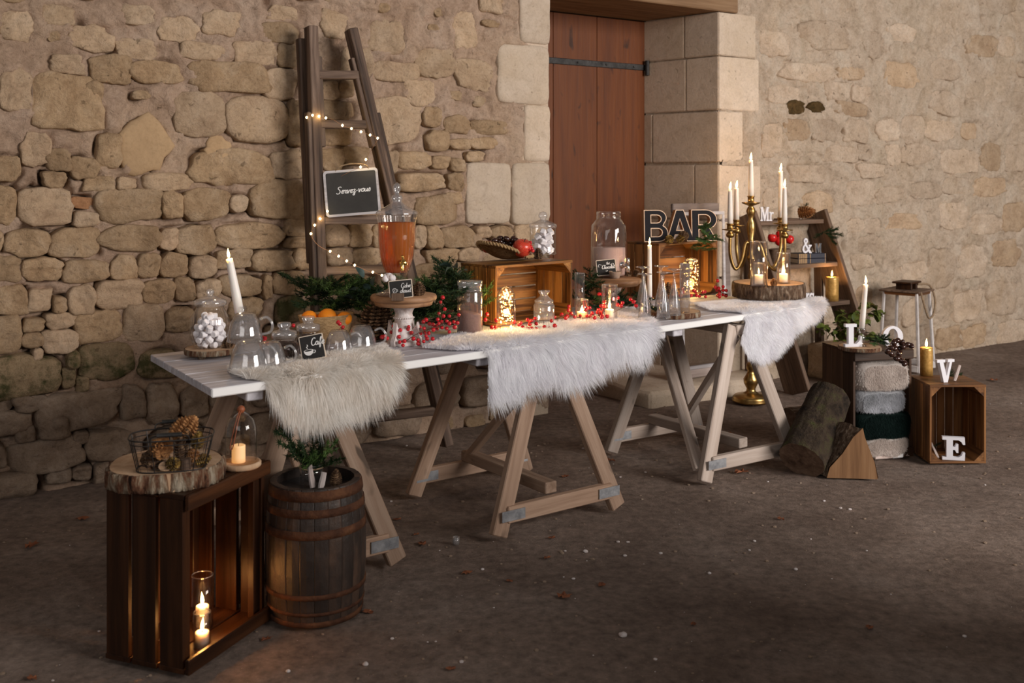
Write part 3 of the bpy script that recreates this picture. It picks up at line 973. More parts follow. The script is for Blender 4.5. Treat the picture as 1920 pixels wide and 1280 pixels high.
def trestle(pl, pr, mk, label, brace2=True):
    """A-frame trestle; pl, pr = ground points of the front left and right foot"""
    pl, pr = Vector((pl.x, pl.y, 0)), Vector((pr.x, pr.y, 0))
    e1 = (pr - pl).normalized()
    e2 = Vector((math.cos(math.radians(126.5)), math.sin(math.radians(126.5)), 0))
    wd = (pr - pl).length
    base = (pl + pr) / 2 + e2 * 0.33
    t = thing('trestle', label, 'trestle', base, 0)
    m = M[mk + '_x']
    up = Vector((0, 0, 1))
    for k, off in enumerate((0.0, 0.66)):
        c = (pl + pr) / 2 + e2 * off - base
        a, b = c - e1 * wd / 2, c + e1 * wd / 2
        nrm = e2
        for q, s in ((a, 1), (b, -1)):
            top = c - e1 * s * 0.045 + up * 0.722 + e2 * (0.085 if k == 0 else -0.06)
            beam('leg', q + up * 0.012 + e1 * s * 0.03, top, 0.074, 0.036, m, t, up=e1)
        zb = 0.092
        beam('stretcher', a + e1 * 0.07 + up * zb - e2 * 0.001, b - e1 * 0.07 + up * zb - e2 * 0.001, 0.068, 0.034, m, t)
        for q, s in ((a, 1), (b, -1)):
            p0 = q + e1 * s * 0.035 + up * (zb + 0.0) - e2 * 0.022
            beam('nail_plate', p0, p0 + e1 * s * 0.115, 0.042, 0.004, M['nailplate'], t, bev=0)
            q0 = c - e1 * s * 0.02 + up * 0.66 - e2 * 0.02
        zp = 0.665
    f, bk = (pl + pr) / 2 - base, (pl + pr) / 2 + e2 * 0.66 - base
    beam('head_beam', f + e2 * 0.06 + up * 0.70, bk - e2 * 0.04 + up * 0.70, 0.05, 0.07, m, t)
    beam('spreader', f + e2 * 0.02 + up * 0.152 - e1 * 0.03, bk - e2 * 0.0 + up * 0.152 - e1 * 0.03, 0.048, 0.062, m, t)
    beam('brace', bk + e2 * -0.03 + up * 0.15 + e1 * (0.2 if brace2 else -0.04), f + e2 * 0.10 + up * 0.66, 0.045, 0.028, m, t, up=e1)
    if brace2:
        beam('brace', f - e1 * (wd / 2 - 0.03) + up * 0.06 + e2 * 0.03, bk - e2 * 0.04 + up * 0.64 - e1 * 0.02, 0.06, 0.03, m, t, up=e1)
    return t


f2l, f2r = P(922, 1014, 0), P(1166, 952, 0)
d2 = (f2r - f2l)
trestle(f2l, f2r, 'pale', 'raw pine trestle carrying the middle of the table, knotty legs in full view', False)
f1r = P(757, 1054, 0)
trestle(f1r - d2 * 1.0, f1r, 'pale', 'pine trestle under the left end of the table, half hidden behind the barrel', False)
f3l = P(1312, 910, 0)
trestle(f3l, P(1498, 868, 0), 'grey', 'greyed pine trestle under the right end of the table, with long diagonal braces', True)

# ---- ladder against the wall
lad = thing('ladder', 'old brown wooden step ladder leaning on the stone wall behind the table', 'ladder', P(722, 850, 0))
ll = lad.location.copy()


def wallpt(px, py, off=-0.08):
    u, z = WL(px, py, off)
    q = W0 + U * u + NI * off
    return Vector((q.x, q.y, z))


fl, fr = P(612, 866, 0), P(838, 846, 0)
tl_, tr_ = wallpt(583, 50, -0.16), wallpt(658, 55, -0.16)
for a, b in ((fl, tl_), (fr, tr_)):
    beam('stile', a - ll + Vector((0, 0, 0.03)), b - ll, 0.05, 0.075, M['ladder_x'], lad, up=U)
for i, (a, b) in enumerate(((fl, tl_), (fr, tr_))):
    s = U * (0.05 if i == 0 else -0.05)
    k0, k1 = 0.12, 0.80
    beam('stile_doubler', a.lerp(b, k0) - ll - s * 0.55, a.lerp(b, k1) - ll - s * 0.55, 0.04, 0.06, M['ladder_x'], lad, up=U)
    bb = b + NI * 0.05 - s * 0.75 - Vector((0, 0, 0.06))
    beam('rear_stile', a.lerp(b, 0.45) - ll + NI * 0.07 - s * 0.3, bb - ll, 0.04, 0.045, M['ladder_x'], lad, up=U)
    beam('stile_doubler', a.lerp(b, 0.72) - ll + s * 0.65 - NI * 0.01, a.lerp(b, 0.93) - ll + s * 0.65, 0.03, 0.045, M['ladder_x'], lad, up=U)


def on(a, b, py):
    """point of the stile a-b seen at row py"""
    lo, hi = 0.0, 1.0
    for _ in range(40):
        m_ = (lo + hi) / 2
        q = a.lerp(b, m_)
        if HY + (H - q.z) / q.y * F > py: lo = m_
        else: hi = m_
    return a.lerp(b, lo)


for y0, y1 in ((141, 141), (233, 234), (413, 411), (508, 503), (640, 630), (793, 768)):
    p, q = on(fl, tl_, y0), on(fr, tr_, y1)
    beam('rung', p - ll, q - ll, 0.045, 0.06, M['ladder_x'], lad, up=(0, 0, 1), bev=0.006)
LAD = (fl, fr, tl_, tr_)


# ---- crates
def crate(name, label, loc, rz, w, d, h, mk, nside=4, nback=4, ntop=2, back='h', side='v', top_over=True, corner=True, th=0.012, gap=0.006, rail=0.0):
    """crate lying open towards -y; x along the open face, y depth, z up. Every board is its own part."""
    t = thing(name, label, 'crate', loc, rz)
    mx, my, mz = M[mk + '_x'], M[mk + '_y'], M[mk + '_z']
    for x0 in (0.0, w - th):
        for k in range(nside):
            if side == 'v':
                y0, y1 = k * d / nside + gap / 2, (k + 1) * d / nside - gap / 2
                obj('plank', mbox(x0, y0, th, x0 + th, y1, h - th, 0.0015), mz, t)
            else:
                z0, z1 = th + k * (h - 2 * th) / nside + gap / 2, th + (k + 1) * (h - 2 * th) / nside - gap / 2
                obj('plank', mbox(x0, 0.0, z0, x0 + th, d, z1, 0.0015), my, t)
    for k in range(nback):
        if back == 'h':
            z0, z1 = th + k * (h - 2 * th) / nback + gap / 2, th + (k + 1) * (h - 2 * th) / nback - gap / 2
            obj('plank', mbox(th, d - th, z0, w - th, d, z1, 0.0015), mx, t)
        else:
            x0, x1 = th + k * (w - 2 * th) / nback + gap / 2, th + (k + 1) * (w - 2 * th) / nback - gap / 2
            obj('plank', mbox(x0, d - th, th, x1, d, h - th, 0.0015), mz, t)
    for z0 in (0.0, h - th):
        for k in range(ntop):
            y0, y1 = k * d / ntop + gap / 4, (k + 1) * d / ntop - gap / 4
            obj('plank', mbox(0, y0, z0, w, y1, z0 + th, 0.0015), mx, t)
    if rail > 0:
        for z0 in (0.0, h - rail):
            obj('rail', mbox(-0.002, -0.016, z0, w + 0.002, 0.0, z0 + rail, 0.003), mx, t)
    if corner:
        c = 0.05
        for sx, sz in ((0, 0), (1, 0), (0, 1), (1, 1)):
            x_, z_ = (th if sx == 0 else w - th), (th if sz == 0 else h - th)
            kx, kz = (1 if sx == 0 else -1), (1 if sz == 0 else -1)
            bm = polyprism(bmesh.new(), [[(x_, z_), (x_ + kx * c, z_), (x_, z_ + kz * c)]], 0.004, d - th - 0.002, lambda x, y, z: (x, z, y))
            obj('corner_block', bm, my, t)
    return t


def yaw(a, b): return math.atan2(b.y - a.y, b.x - a.x)


# dark crate standing on end at the front left
c1a, c1b = P(347, 1266, 0), P(500, 1160, 0)
c1h = 0.525
CR1 = crate('wooden_crate', 'dark stained crate on end at the front left, candles glowing inside', Vector((c1a.x, c1a.y, 0)), yaw(c1a, c1b), (c1b - c1a).length, 0.30, c1h,
            'dark', 3, 4, 3, 'v', 'v', corner=False, th=0.016, gap=0.017, rail=0.045)
for y_ in (0.03, 0.27):
    for x_ in (0.016, (c1b - c1a).length - 0.046):
        obj('corner_post', mbox(x_, y_ - 0.012, 0.016, x_ + 0.03, y_ + 0.012, c1h - 0.016, 0.002), M['dark_z'], CR1)

# honey crate on the table
ZF = ZT + 0.004
c2a, c2b = P(930, 612, ZF), P(1075, 593, ZF)
CR2 = crate('wooden_crate', 'scorched honey crate on the table with the fruit tray on top', Vector((c2a.x, c2a.y, ZF)), yaw(c2a, c2b), 0.50, 0.255, 0.275, 'honey', 4, 4, 2, 'h', 'v', gap=0.007)
c3a, c3b = P(1236, 562, ZF), P(1362, 548, ZF)
CR3 = crate('wooden_crate', 'reddish brown crate on the table under the BAR letters', Vector((c3a.x, c3a.y, ZF)), yaw(c3a, c3b), 0.505, 0.25, 0.312, 'red', 4, 3, 2, 'h', 'v', gap=0.006)
# crates on the floor at the right
c4a, c4b = P(1600, 862, 0), P(1724, 866, 0)
d4 = c4a.y
CR4 = crate('wooden_crate', 'dark brown crate packed with folded blankets, letters L and O on top', Vector((c4a.x, c4a.y, 0)), math.radians(14), 0.345, 0.30, 0.56, 'brown', 3, 4, 3, 'v', 'v', corner=False, th=0.014, gap=0.004, rail=0.05)
c5a, c5b = P(1731, 868, 0), P(1838, 868, 0)
CR5 = crate('wooden_crate', 'light brown open crate holding the letter E, letter V on top', Vector((c5a.x + 0.03, c5a.y - 0.01, 0)), math.radians(1), 0.29, 0.26, 0.40, 'red', 3, 6, 4, 'v', 'v', th=0.011, gap=0.005)

# ---- barrel
bp = P(592, 1140, 0)
bs_ = bp.y / F                                 # metres per pixel there
barrel = thing('barrel', 'small dark oak barrel with rusty hoops beside the front crate', 'barrel', Vector((bp.x, bp.y, 0)), 0.3)
bh = 246 * bs_
rt, rm = 83 * bs_, 93 * bs_


def br(z):
    q = (z / bh - 0.47) / 0.53
    return rm - (rm - rt) * q * q


NS = 22
for k in range(NS):
    a0, a1 = 2 * PI * k / NS + 0.0015, 2 * PI * (k + 1) / NS - 0.0015
    bm = bmesh.new()
    rows_ = []
    for i in range(9):
        z = bh * i / 8
        r = br(z) + random.uniform(-0.0007, 0.0007)
        row = []
        for (a, rr) in ((a0, r - 0.0015), (a0 + 0.02, r), ((a0 + a1) / 2, r + 0.001), (a1 - 0.02, r), (a1, r - 0.0015), (a1, r - 0.02), (a0, r - 0.02)):
            row.append(bm.verts.new((math.cos(a) * rr, math.sin(a) * rr, z)))
        rows_.append(row)
    for p, q in zip(rows_[:-1], rows_[1:]):
        for j in range(7):
            bm.faces.new((p[j], p[(j + 1) % 7], q[(j + 1) % 7], q[j]))
    bm.faces.new(rows_[0][::-1])
    bm.faces.new(rows_[-1])
    obj('stave', bm, M['stave'], barrel)
for z0, z1 in ((0.0, 0.042), (0.085, 0.112), (0.205, 0.245), (0.645, 0.71), (0.80, 0.86), (0.915, 0.99)):
    bm = bmesh.new()
    za, zb = z0 * bh, z1 * bh
    lathe(bm, [(br(za) - 0.004, za), (br(za) + 0.004, za + 0.001), (br((za + zb) / 2) + 0.0045, (za + zb) / 2), (br(zb) + 0.004, zb - 0.001), (br(zb) - 0.004, zb)], 48)
    obj('hoop', bm, M['rust'], barrel, True)
bm = bmesh.new()
lathe(bm, [(0, bh - 0.03), (rt - 0.018, bh - 0.03), (rt - 0.018, bh - 0.045), (0, bh - 0.045)], 40)
obj('barrel_head', bm, M['head'], barrel)
BARREL_TOP = bh - 0.03

# ---- leaning ladder shelf at the back right
sh = thing('display_shelf', 'brown wooden stepped shelf with slanting sides by the back wall', 'shelf', P(1490, 770, 0))
sl = sh.location.copy()


def wp(u, off, z):
    q = W0 + U * u + NI * off
    return Vector((q.x, q.y, z))


# right stile: seen from (1535,398) down to the floor; left stile reaches the floor at (1490,738)
ub, zb_ = WL(1528, 400, -0.06)
ua, _ = WL(1396, 402, -0.06)
lfoot = P(1497, 738, 0)
lean_u, lean_off = (lfoot - W0).dot(U), (lfoot - W0).dot(NI)
slant = lean_off + 0.06
for u in (ua, ub):
    du_ = lean_u - ua
    p0, p1 = wp(u + du_, lean_off, 0.0), wp(u, -0.06, zb_)
    beam('side_board', p0 - sl, p1 - sl, 0.22, 0.035, M['old_x'], sh, up=NI)
    beam('back_post', wp(u + 0.02, -0.09, 0.0) - sl, wp(u + 0.02, -0.07, zb_ - 0.05) - sl, 0.07, 0.03, M['old_x'], sh, up=NI)
SHELF = []
for py in (410, 489, 560):
    lo, hi = 0.0, 1.0
    p0, p1 = wp(lean_u + (ub - ua), lean_off, 0.0), wp(ub, -0.06, zb_)
    for _ in range(40):
        m_ = (lo + hi) / 2
        q = p0.lerp(p1, m_)
        if HY + (H - q.z) / q.y * F > py: lo = m_
        else: hi = m_
    q = p0.lerp(p1, lo)
    z = q.z
    off = (q - W0).dot(NI)
    uu = (q - W0).dot(U)
    wdt = ub - ua
    fo = off - 0.085
    bm = mbox(-wdt + 0.02, 0, -0.03, -0.02, abs(fo) - 0.05, 0.0, 0.003)
    o = obj('shelf_board', bm, M['old_x'], sh)
    o.matrix_local = Matrix.Translation(wp(uu, fo, z) - sl) @ Matrix.Rotation(TH, 4, 'Z')
    br_ = obj('bracket', mbox(-0.22, 0.02, -0.075, -0.03, 0.05, -0.03, 0.003), M['old_x'], sh)
    br_.matrix_local = o.matrix_local.copy()
    SHELF.append((uu, fo, z, wdt))


def SP(i, px, back=0.08):
    """place on shelf i below pixel column px"""
    uu, fo, z, wdt = SHELF[i]
    best = None
    for k in range(400):
        u = uu - wdt - 0.1 + (wdt + 0.3) * k / 399
        q = wp(u, fo + back, z)
        e = abs(CX + F * q.x / q.y - px)
        if best is None or e < best[0]: best = (e, q)
    return best[1]


# ---- picture frames leaning in the door recess
def frame(name, label, a, b, h, lean, ow, iw, mats, th=0.03, board=None):
    """a,b ground points of the lower corners; leans back by `lean`"""
    t = thing(name, label, 'picture frame', Vector((a.x, a.y, a.z)), yaw(a, b))
    w_ = (Vector((b.x, b.y, 0)) - Vector((a.x, a.y, 0))).length
    hold = t.rotation_euler.copy()
    t.rotation_euler = (-lean, 0, hold.z)
    for x0, x1, z0, z1, ax in ((0, w_, 0, ow, 'x'), (0, w_, h - ow, h, 'x'), (0, ow, ow, h - ow, 'z'), (w_ - ow, w_, ow, h - ow, 'z')):
        obj('frame_rail', mbox(x0, 0, z0, x1, th, z1, 0.006), mats[0], t)
    o2 = ow - 0.004
    for x0, x1, z0, z1 in ((o2, w_ - o2, o2, o2 + iw), (o2, w_ - o2, h - o2 - iw, h - o2), (o2, o2 + iw, o2 + iw, h - o2 - iw), (w_ - o2 - iw, w_ - o2, o2 + iw, h - o2 - iw)):
        obj('inner_moulding', mbox(x0, -0.008, z0, x1, th - 0.01, z1, 0.004), mats[1], t)
    return t


fa, fb = P(1268, 714, 0.092), P(1374, 697, 0.092)
frame('picture_frame', 'large empty grey picture frame with a white inner edge behind the BAR crate', fa, fb, 1.19, 0.025, 0.062, 0.024, (M['frame_grey'], M['frame_white']))

# ------------------------------------------------------------------ sheepskins: a draped hide with real hair strands
A3 = math.atan2(E1.y, E1.x)
FRN = Vector((E1.y, -E1.x, 0))               # out of the table front, to the camera


def st_of(px, py):
    """pixel -> (s,t): t>0 hangs below the front edge, t<0 lies on the top"""
    r = Vector(((px - CX) / F, 1.0, (HY - py) / F))
    o = TA - Vector((0, 0, H))
    t = FRN.dot(Vector((o.x, o.y, 0))) / FRN.dot(Vector((r.x, r.y, 0)))
    p = Vector((0, 0, H)) + r * t
    if p.z <= ZT:
        return (Vector((p.x, p.y, 0)) - Vector((TA.x, TA.y, 0))).dot(E1), ZT - p.z
    q = P(px, py, ZT)
    d = Vector((q.x - TA.x, q.y - TA.y, 0))
    return d.dot(E1), d.dot(FRN)


def inside(poly, x, y):
    c = np.zeros(x.shape, bool)
    n = len(poly)
    for i in range(n):
        x0, y0 = poly[i]
        x1, y1 = poly[(i + 1) % n]
        if y0 == y1: continue
        c ^= ((y0 > y) != (y1 > y)) & (x < (x1 - x0) * (y - y0) / (y1 - y0) + x0)
    return c


def drape(s, t, lift):
    """(s,t) -> position and normal on the draped hide"""
    rad = 0.03
    s, t = np.asarray(s), np.asarray(t)
    base = np.array(TA)[None, :] + s[:, None] * np.array(E1)[None, :]
    f = np.array(FRN)
    out = np.where(t < -rad, t, np.where(t > rad, rad * 0.4 + (t - rad) * 0.22, -rad + (t + rad) * 0.7))
    z = np.where(t < -rad, 0.0, np.where(t > rad, -(t - rad) - rad * 0.75, -((t + rad) ** 2) / (4 * rad) * 0.75))
    a = np.clip((t + rad) / (2 * rad), 0, 1) * PI / 2
    nrm = np.cos(a)[:, None] * np.array([0, 0, 1.0])[None, :] + np.sin(a)[:, None] * f[None, :]
    pos = base + out[:, None] * f[None, :]
    pos[:, 2] = ZT + z
    return pos + nrm * lift, nrm


def strands(name, pos, direc, length, wid, m, parent, rng, droop=0.5, nseg=3):
    n = len(pos)
    view = np.array([0, -1.0, 0.3])
    side = np.cross(direc, view[None, :] + rng.normal(0, 0.5, (n, 3)))
    side /= np.linalg.norm(side, axis=1)[:, None] + 1e-9
    vs = np.zeros((n, 2 * nseg + 1, 3))
    for j in range(nseg):
        t = j / nseg
        c = pos + direc * (length * t)[:, None] + np.array([0, 0, -1.0])[None, :] * (droop * length * t * t)[:, None]
        wj = wid * (1 - 0.75 * t)
        vs[:, 2 * j] = c - side * wj[:, None] / 2
        vs[:, 2 * j + 1] = c + side * wj[:, None] / 2
    vs[:, -1] = pos + direc * length[:, None] + np.array([0, 0, -1.0])[None, :] * (droop * length)[:, None]
    b = (np.arange(n) * (2 * nseg + 1))[:, None]
    quads = np.concatenate([b + np.array([[2 * j, 2 * j + 1, 2 * j + 3, 2 * j + 2]]) for j in range(nseg - 1)], 0)
    tris = b + np.array([[2 * nseg - 2, 2 * nseg - 1, 2 * nseg]])
    loops = np.concatenate([quads.ravel(), tris.ravel()]).astype(np.int32)
    starts = np.concatenate([np.arange(len(quads)) * 4, len(quads) * 4 + np.arange(len(tris)) * 3]).astype(np.int32)
    me = bpy.data.meshes.new(name)
    me.vertices.add(n * (2 * nseg + 1))
    me.vertices.foreach_set('co', vs.ravel())
    me.loops.add(len(loops))
    me.loops.foreach_set('vertex_index', loops)
    me.polygons.add(len(starts))
    me.polygons.foreach_set('loop_start', starts)
    me.update(calc_edges=True)
    me.shade_smooth()
    o = obj(name, me, m, parent)
    o['kind'] = 'stuff'
    return o


def sheepskin(label, outline, m, nhair, hl, seed, flow=0.55, droop=0.35):
    rng = np.random.default_rng(seed)
    poly = [st_of(*p) for p in outline]
    xs, ys = [p[0] for p in poly], [p[1] for p in poly]
    g = 0.012
    gx_, gy_ = np.meshgrid(np.arange(min(xs), max(xs), g), np.arange(min(ys), max(ys), g))
    keep_ = inside(poly, gx_, gy_)
    pos, _ = drape(gx_.ravel(), gy_.ravel(), 0.008)
    sh_ = gx_.shape
    pos[:, 2] += fbm(gx_.ravel(), gy_.ravel(), 12, 2, seed) * 0.008
    cx_, cy_ = float(np.mean(xs)), float(np.mean(ys))
    c0 = drape(np.array([cx_]), np.array([max(cy_, -0.1)]), 0.0)[0][0]
    t_ = thing('sheepskin', label, 'fur rug', Vector(c0), 0)
    pos -= c0
    full = keep_.copy()
    full[:-1, :-1] &= keep_[1:, :-1] & keep_[:-1, 1:] & keep_[1:, 1:]
    obj('hide', grid_mesh('hide', pos[:, 0].reshape(sh_), pos[:, 1].reshape(sh_), pos[:, 2].reshape(sh_), full), m, t_)
    # hair
    k = nhair * 3
    s = rng.uniform(min(xs), max(xs), k)
    t = rng.uniform(min(ys), max(ys), k)
    ok = inside(poly, s, t)
    s, t = s[ok][:nhair], t[ok][:nhair]
    pos, nrm = drape(s, t, 0.006)
    ax = fbm(s, t, 14, 3, seed + 1) * 2.6
    ay = fbm(s, t, 14, 3, seed + 2) * 2.6
    e1 = np.array(E1)
    hang = np.clip((t + 0.02) / 0.05, 0, 1)
    down = np.array([0, 0, -1.0])[None, :] * hang[:, None] + np.array(FRN)[None, :] * (1 - hang)[:, None]
    outw = np.clip((s - cx_) / (max(xs) - min(xs)) * 2, -1, 1)
    d = nrm * (0.75 - 0.15 * hang)[:, None] + down * (flow * (0.35 + 0.95 * hang) + ay * 0.5)[:, None] + e1[None, :] * (outw * 0.35 + ax * 0.8)[:, None] + rng.normal(0, 0.16, (len(s), 3))
    d /= np.linalg.norm(d, axis=1)[:, None]
    ln = hl * rng.uniform(0.55, 1.1, len(s)) * (0.5 + 0.5 * np.clip((t + 0.16) / 0.14, 0, 1))
    strands('fur_pile', pos - c0, d, ln, np.full(len(s), 0.0023), m, t_, rng, droop)
    return t_


sheepskin('long haired cream sheepskin hanging over the left front edge of the table',
          [(425, 694), (470, 684), (545, 678), (610, 667), (660, 656), (715, 650), (738, 672), (735, 700), (715, 735), (680, 755), (640, 765), (600, 782), (565, 785), (540, 778), (505, 745), (492, 718), (462, 714), (430, 702)],
          M['fur_cream'], 46000, 0.070, 31, 0.6, 0.4)
sheepskin('long haired white sheepskin hanging over the middle front edge, red berries along it',
          [(790, 655), (850, 632), (905, 627), (960, 622), (1020, 612), (1090, 602), (1150, 588), (1200, 578), (1212, 600), (1208, 650), (1190, 668), (1150, 672), (1110, 686), (1080, 712), (1040, 716), (1000, 712), (960, 730), (925, 742), (898, 748), (905, 700), (912, 660), (860, 660)],
          M['fur_white'], 58000, 0.070, 33, 0.6, 0.4)
sheepskin('short haired white sheepskin at the right end of the table under the log slice',
          [(1300, 572), (1360, 566), (1420, 562), (1500, 562), (1538, 562), (1541, 578), (1520, 598), (1490, 615), (1460, 640), (1432, 668), (1405, 676), (1385, 668), (1376, 640), (1392, 605), (1384, 588), (1330, 584)],
          M['fur_white'], 48000, 0.038, 35, 0.4, 0.25)

# ------------------------------------------------------------------ table ware helpers


def spot(px, py, z=ZT):
    p = P(px, py, z)
    return p, p.y / F


def px_lathe(prof, k, seg=32, **kw):
    return lathe(bmesh.new(), [(r * k, h * k) for r, h in prof], seg, **kw)


def slab(name, label, cat, px, py, z, rx, thick, bark, wob=0.03, ry=None, seed=1, feet=0.0, jag=0.02):
    """round slice of a log; rx px"""
    p, k = spot(px, py, z)
    t = thing(name, label, cat, p, 0)
    so = Vector((seed * 5.1, 0, 0))
    wv = lambda a, z_: 1 + wob * noise.noise(so + Vector((math.cos(a) * 1.3, math.sin(a) * 1.3, 0)))
    jv = lambda a, z_: wv(a, z_) * (1 + jag * noise.noise(so + Vector((math.cos(a) * 14, math.sin(a) * 14, z_ * 12))))
    r = rx * k
    f = (ry / rx) if ry else 1.0
    th = thick * k
    core = lathe(bmesh.new(), [(0, feet), (r * 0.955, feet), (r * 0.955, feet + th), (r * 0.4, feet + th + 0.001), (0, feet + th + 0.001)], 72, 1, f, wob=wv)
    obj('cut_face', core, M['endgrain'], t)
    bk = lathe(bmesh.new(), [(r * 0.94, feet), (r * 0.99, feet), (r * 1.0, feet + th * 0.25), (r * 1.005, feet + th * 0.5), (r * 1.0, feet + th * 0.75), (r * 0.985, feet + th), (r * 0.945, feet + th)], 144, 1, f, wob=jv)
    obj('bark', bk, M[bark], t, True)
    if feet:
        for a in (0.6, 2.7, 4.4):
            obj('foot', lathe(bmesh.new(), [(0, 0), (0.014, 0), (0.016, feet), (0, feet)], 10, loc=(math.cos(a) * r * .6, math.sin(a) * r * .6, 0)), M['bark'], t)
    return t, p.z + feet + th + 0.001


def flame(parent, loc, size, energy, lcol=(1.0, 0.55, 0.2)):
    bm = lathe(bmesh.new(), [(0, -0.08), (0.11, 0.04), (0.17, 0.24), (0.15, 0.48), (0.075, 0.8), (0, 1.08)], 12)
    lean = random.uniform(-0.12, 0.12)
    for v_ in bm.verts:
        v_.co = Vector((v_.co.x * size + lean * size * v_.co.z ** 2, v_.co.y * size, v_.co.z * size))
    o = obj('flame', bm, M['flame'], parent, True, loc=loc)
    if energy:
        lamp(parent, Vector(loc) + Vector((0, 0, size * 0.45)), energy, lcol)
    return o


def candle(label, loc, r, h, cat='candle', group=None, mat='wax', fl=0.03, energy=0.5, taper=1.0, lean=(0, 0), name='pillar_candle', lcol=(1.0, 0.55, 0.2)):
    t = thing(name, label, cat, loc, random.uniform(0, 6), group)
    t.rotation_euler = (lean[0], lean[1], 0)
    bm = lathe(bmesh.new(), [(0, 0), (r, 0), (r, h * 0.3), (r * (0.3 + 0.7 * taper), h * 0.9), (r * taper, h - 0.002), (r * taper * 0.85, h), (r * taper * 0.5, h - 0.003), (0, h - 0.004)], 24)
    obj('wax', bm, M[mat], t, True)
    obj('wick', tube(bmesh.new(), [(0, 0, h - 0.004), (0.0008, 0, h + 0.006)], 0.0011, 5), M['wick'], t)
    if fl: flame(t, (0, 0, h + 0.005), fl, energy, lcol)
    return t


def glass_cyl(label, loc, r, h, cat='candle glass', mat='glass', group=None, name='hurricane_glass', wall_=0.0025):
    t = thing(name, label, cat, loc, 0, group)
    bm = lathe(bmesh.new(), [(0, 0.004), (r - wall_, 0.004), (r - wall_, h), (r, h), (r, 0), (0, 0)], 36)
    obj('glass_wall', bm, M[mat], t, True)
    rim = tube(bmesh.new(), [(math.cos(a) * (r - wall_ / 2), math.sin(a) * (r - wall_ / 2), h) for a in np.linspace(0, 2 * PI, 33)[:-1]], wall_ * 0.7, 6, True)
    obj('rim', rim, M['glass_thick'], t, True)
    return t


def cone_bm(r, h, seed=0, tiers=9, per=9, gape=1.0):
    """pine cone of separate scales on a core"""
    bm = bmesh.new()
    rnd = random.Random(seed)
    lathe(bm, [(0, 0), (r * 0.45, h * 0.1), (r * 0.55, h * 0.4), (r * 0.3, h * 0.8), (0, h)], 10)
    for i in range(tiers):
        f = (i + 0.5) / tiers
        z = h * (0.04 + 0.92 * f)
        rr = r * math.sin(PI * min(0.98, 0.22 + 0.76 * f)) ** 0.8
        up = (0.1 + 1.0 * f) * gape
        for j in range(per):
            a = 2 * PI * (j + 0.5 * (i % 2) + rnd.uniform(-.1, .1)) / per + i * 0.3
            c, s = math.cos(a), math.sin(a)
            wv = 0.62 * 2 * PI * rr / per * 0.5 + r * 0.05
            tip = Vector((c * rr, s * rr, z + up * r * 0.25))
            base_ = Vector((c * r * 0.3, s * r * 0.3, z - r * 0.05))
            tg = Vector((-s, c, 0))
            n = Vector((c * 0.3, s * 0.3, 1)).normalized() * r * 0.10
            v1, v2 = bm.verts.new(base_ - tg * wv * 0.4), bm.verts.new(base_ + tg * wv * 0.4)
            mid = base_.lerp(tip, 0.75)
            v3, v4 = bm.verts.new(mid + tg * wv + n * .3), bm.verts.new(mid - tg * wv + n * .3)
            v5 = bm.verts.new(tip + n * 0.6)
            v6 = bm.verts.new(tip - n * 0.9)
            v7 = bm.verts.new(base_ - n)
            bm.faces.new((v1, v2, v3, v4))
            bm.faces.new((v4, v3, v5))
            bm.faces.new((v4, v5, v6))
            bm.faces.new((v5, v3, v6))
            bm.faces.new((v1, v4, v6, v7))
            bm.faces.new((v3, v2, v7, v6))
    return bm


def pinecone(label, loc, r, h, mat='cone', seed=0, rot=(0, 0, 0), group=None, tiers=9, per=9):
    o = obj('pine_cone', cone_bm(r, h, seed, tiers, per), M[mat])
    o.location = loc
    o.rotation_euler = rot
    return tag(o, label, 'pine cone', group)


def needle_bm(L, nl, dens, seed, flat=0.5):
    """a conifer twig: a stem with side shoots and needles"""
    rnd = random.Random(seed)
    bm = bmesh.new()
    tube(bm, [(0, 0, 0), (L * 0.5, 0, 0.01), (L, 0, -0.01)], 0.0016, 4, taper=0.4)
    shoots = [(Vector((0, 0, 0)), Vector((1, 0, 0)), L)]
    for i in range(6):
        t = 0.15 + 0.75 * i / 6
        shoots.append((Vector((L * t, 0, 0)), Vector((0.75, (1 if i % 2 else -1) * 0.65, rnd.uniform(-.2, .35))).normalized(), L * 0.45 * (1.1 - t * 0.5)))
    for o_, d_, l_ in shoots:
        for i in range(int(dens * l_ / L)):
            t = rnd.random()
            p = o_ + d_ * l_ * t
            dr = (d_ * 0.55 + Vector((rnd.gauss(0, 1), rnd.gauss(0, 1), rnd.gauss(0, flat))).normalized()).normalized()
            sd = dr.cross(Vector((rnd.random(), rnd.random(), rnd.random() + .01))).normalized() * nl * 0.085
            q = p + dr * nl * rnd.uniform(0.7, 1.1)
            a, b, c = bm.verts.new(p - sd), bm.verts.new(p + sd), bm.verts.new(q)
            bm.faces.new((a, b, c))
    return bm


TW = {}
for key, (L, nl, dens, sd) in {'a': (0.16, 0.020, 190, 1), 'b': (0.12, 0.018, 150, 2), 'c': (0.09, 0.016, 110, 3)}.items():
    me = bpy.data.meshes.new('twig')
    bm = needle_bm(L, nl, dens, sd)
    bm.to_mesh(me)
    bm.free()
    TW[key] = me


def greens(name, label, cat, loc, twigs, mat='needle', group=None):
    """twigs: list of (offset vector, yaw, pitch, key, scale[, mat])"""
    t = thing(name, label, cat, loc, 0, group)
    for q in twigs:
        off, yw, pt, key, sc = q[:5]
        mt = q[5] if len(q) > 5 else mat
        me = TW.get(key + mt)
        if me is None:
            me = TW[key].copy()
            me.materials.clear()
            me.materials.append(M[mt])
            TW[key + mt] = me
        o = obj('twig', me, None, t, loc=off)
        o.rotation_euler = (random.uniform(-.6, .6), -pt, yw)
        o.scale = (sc,) * 3
    return t

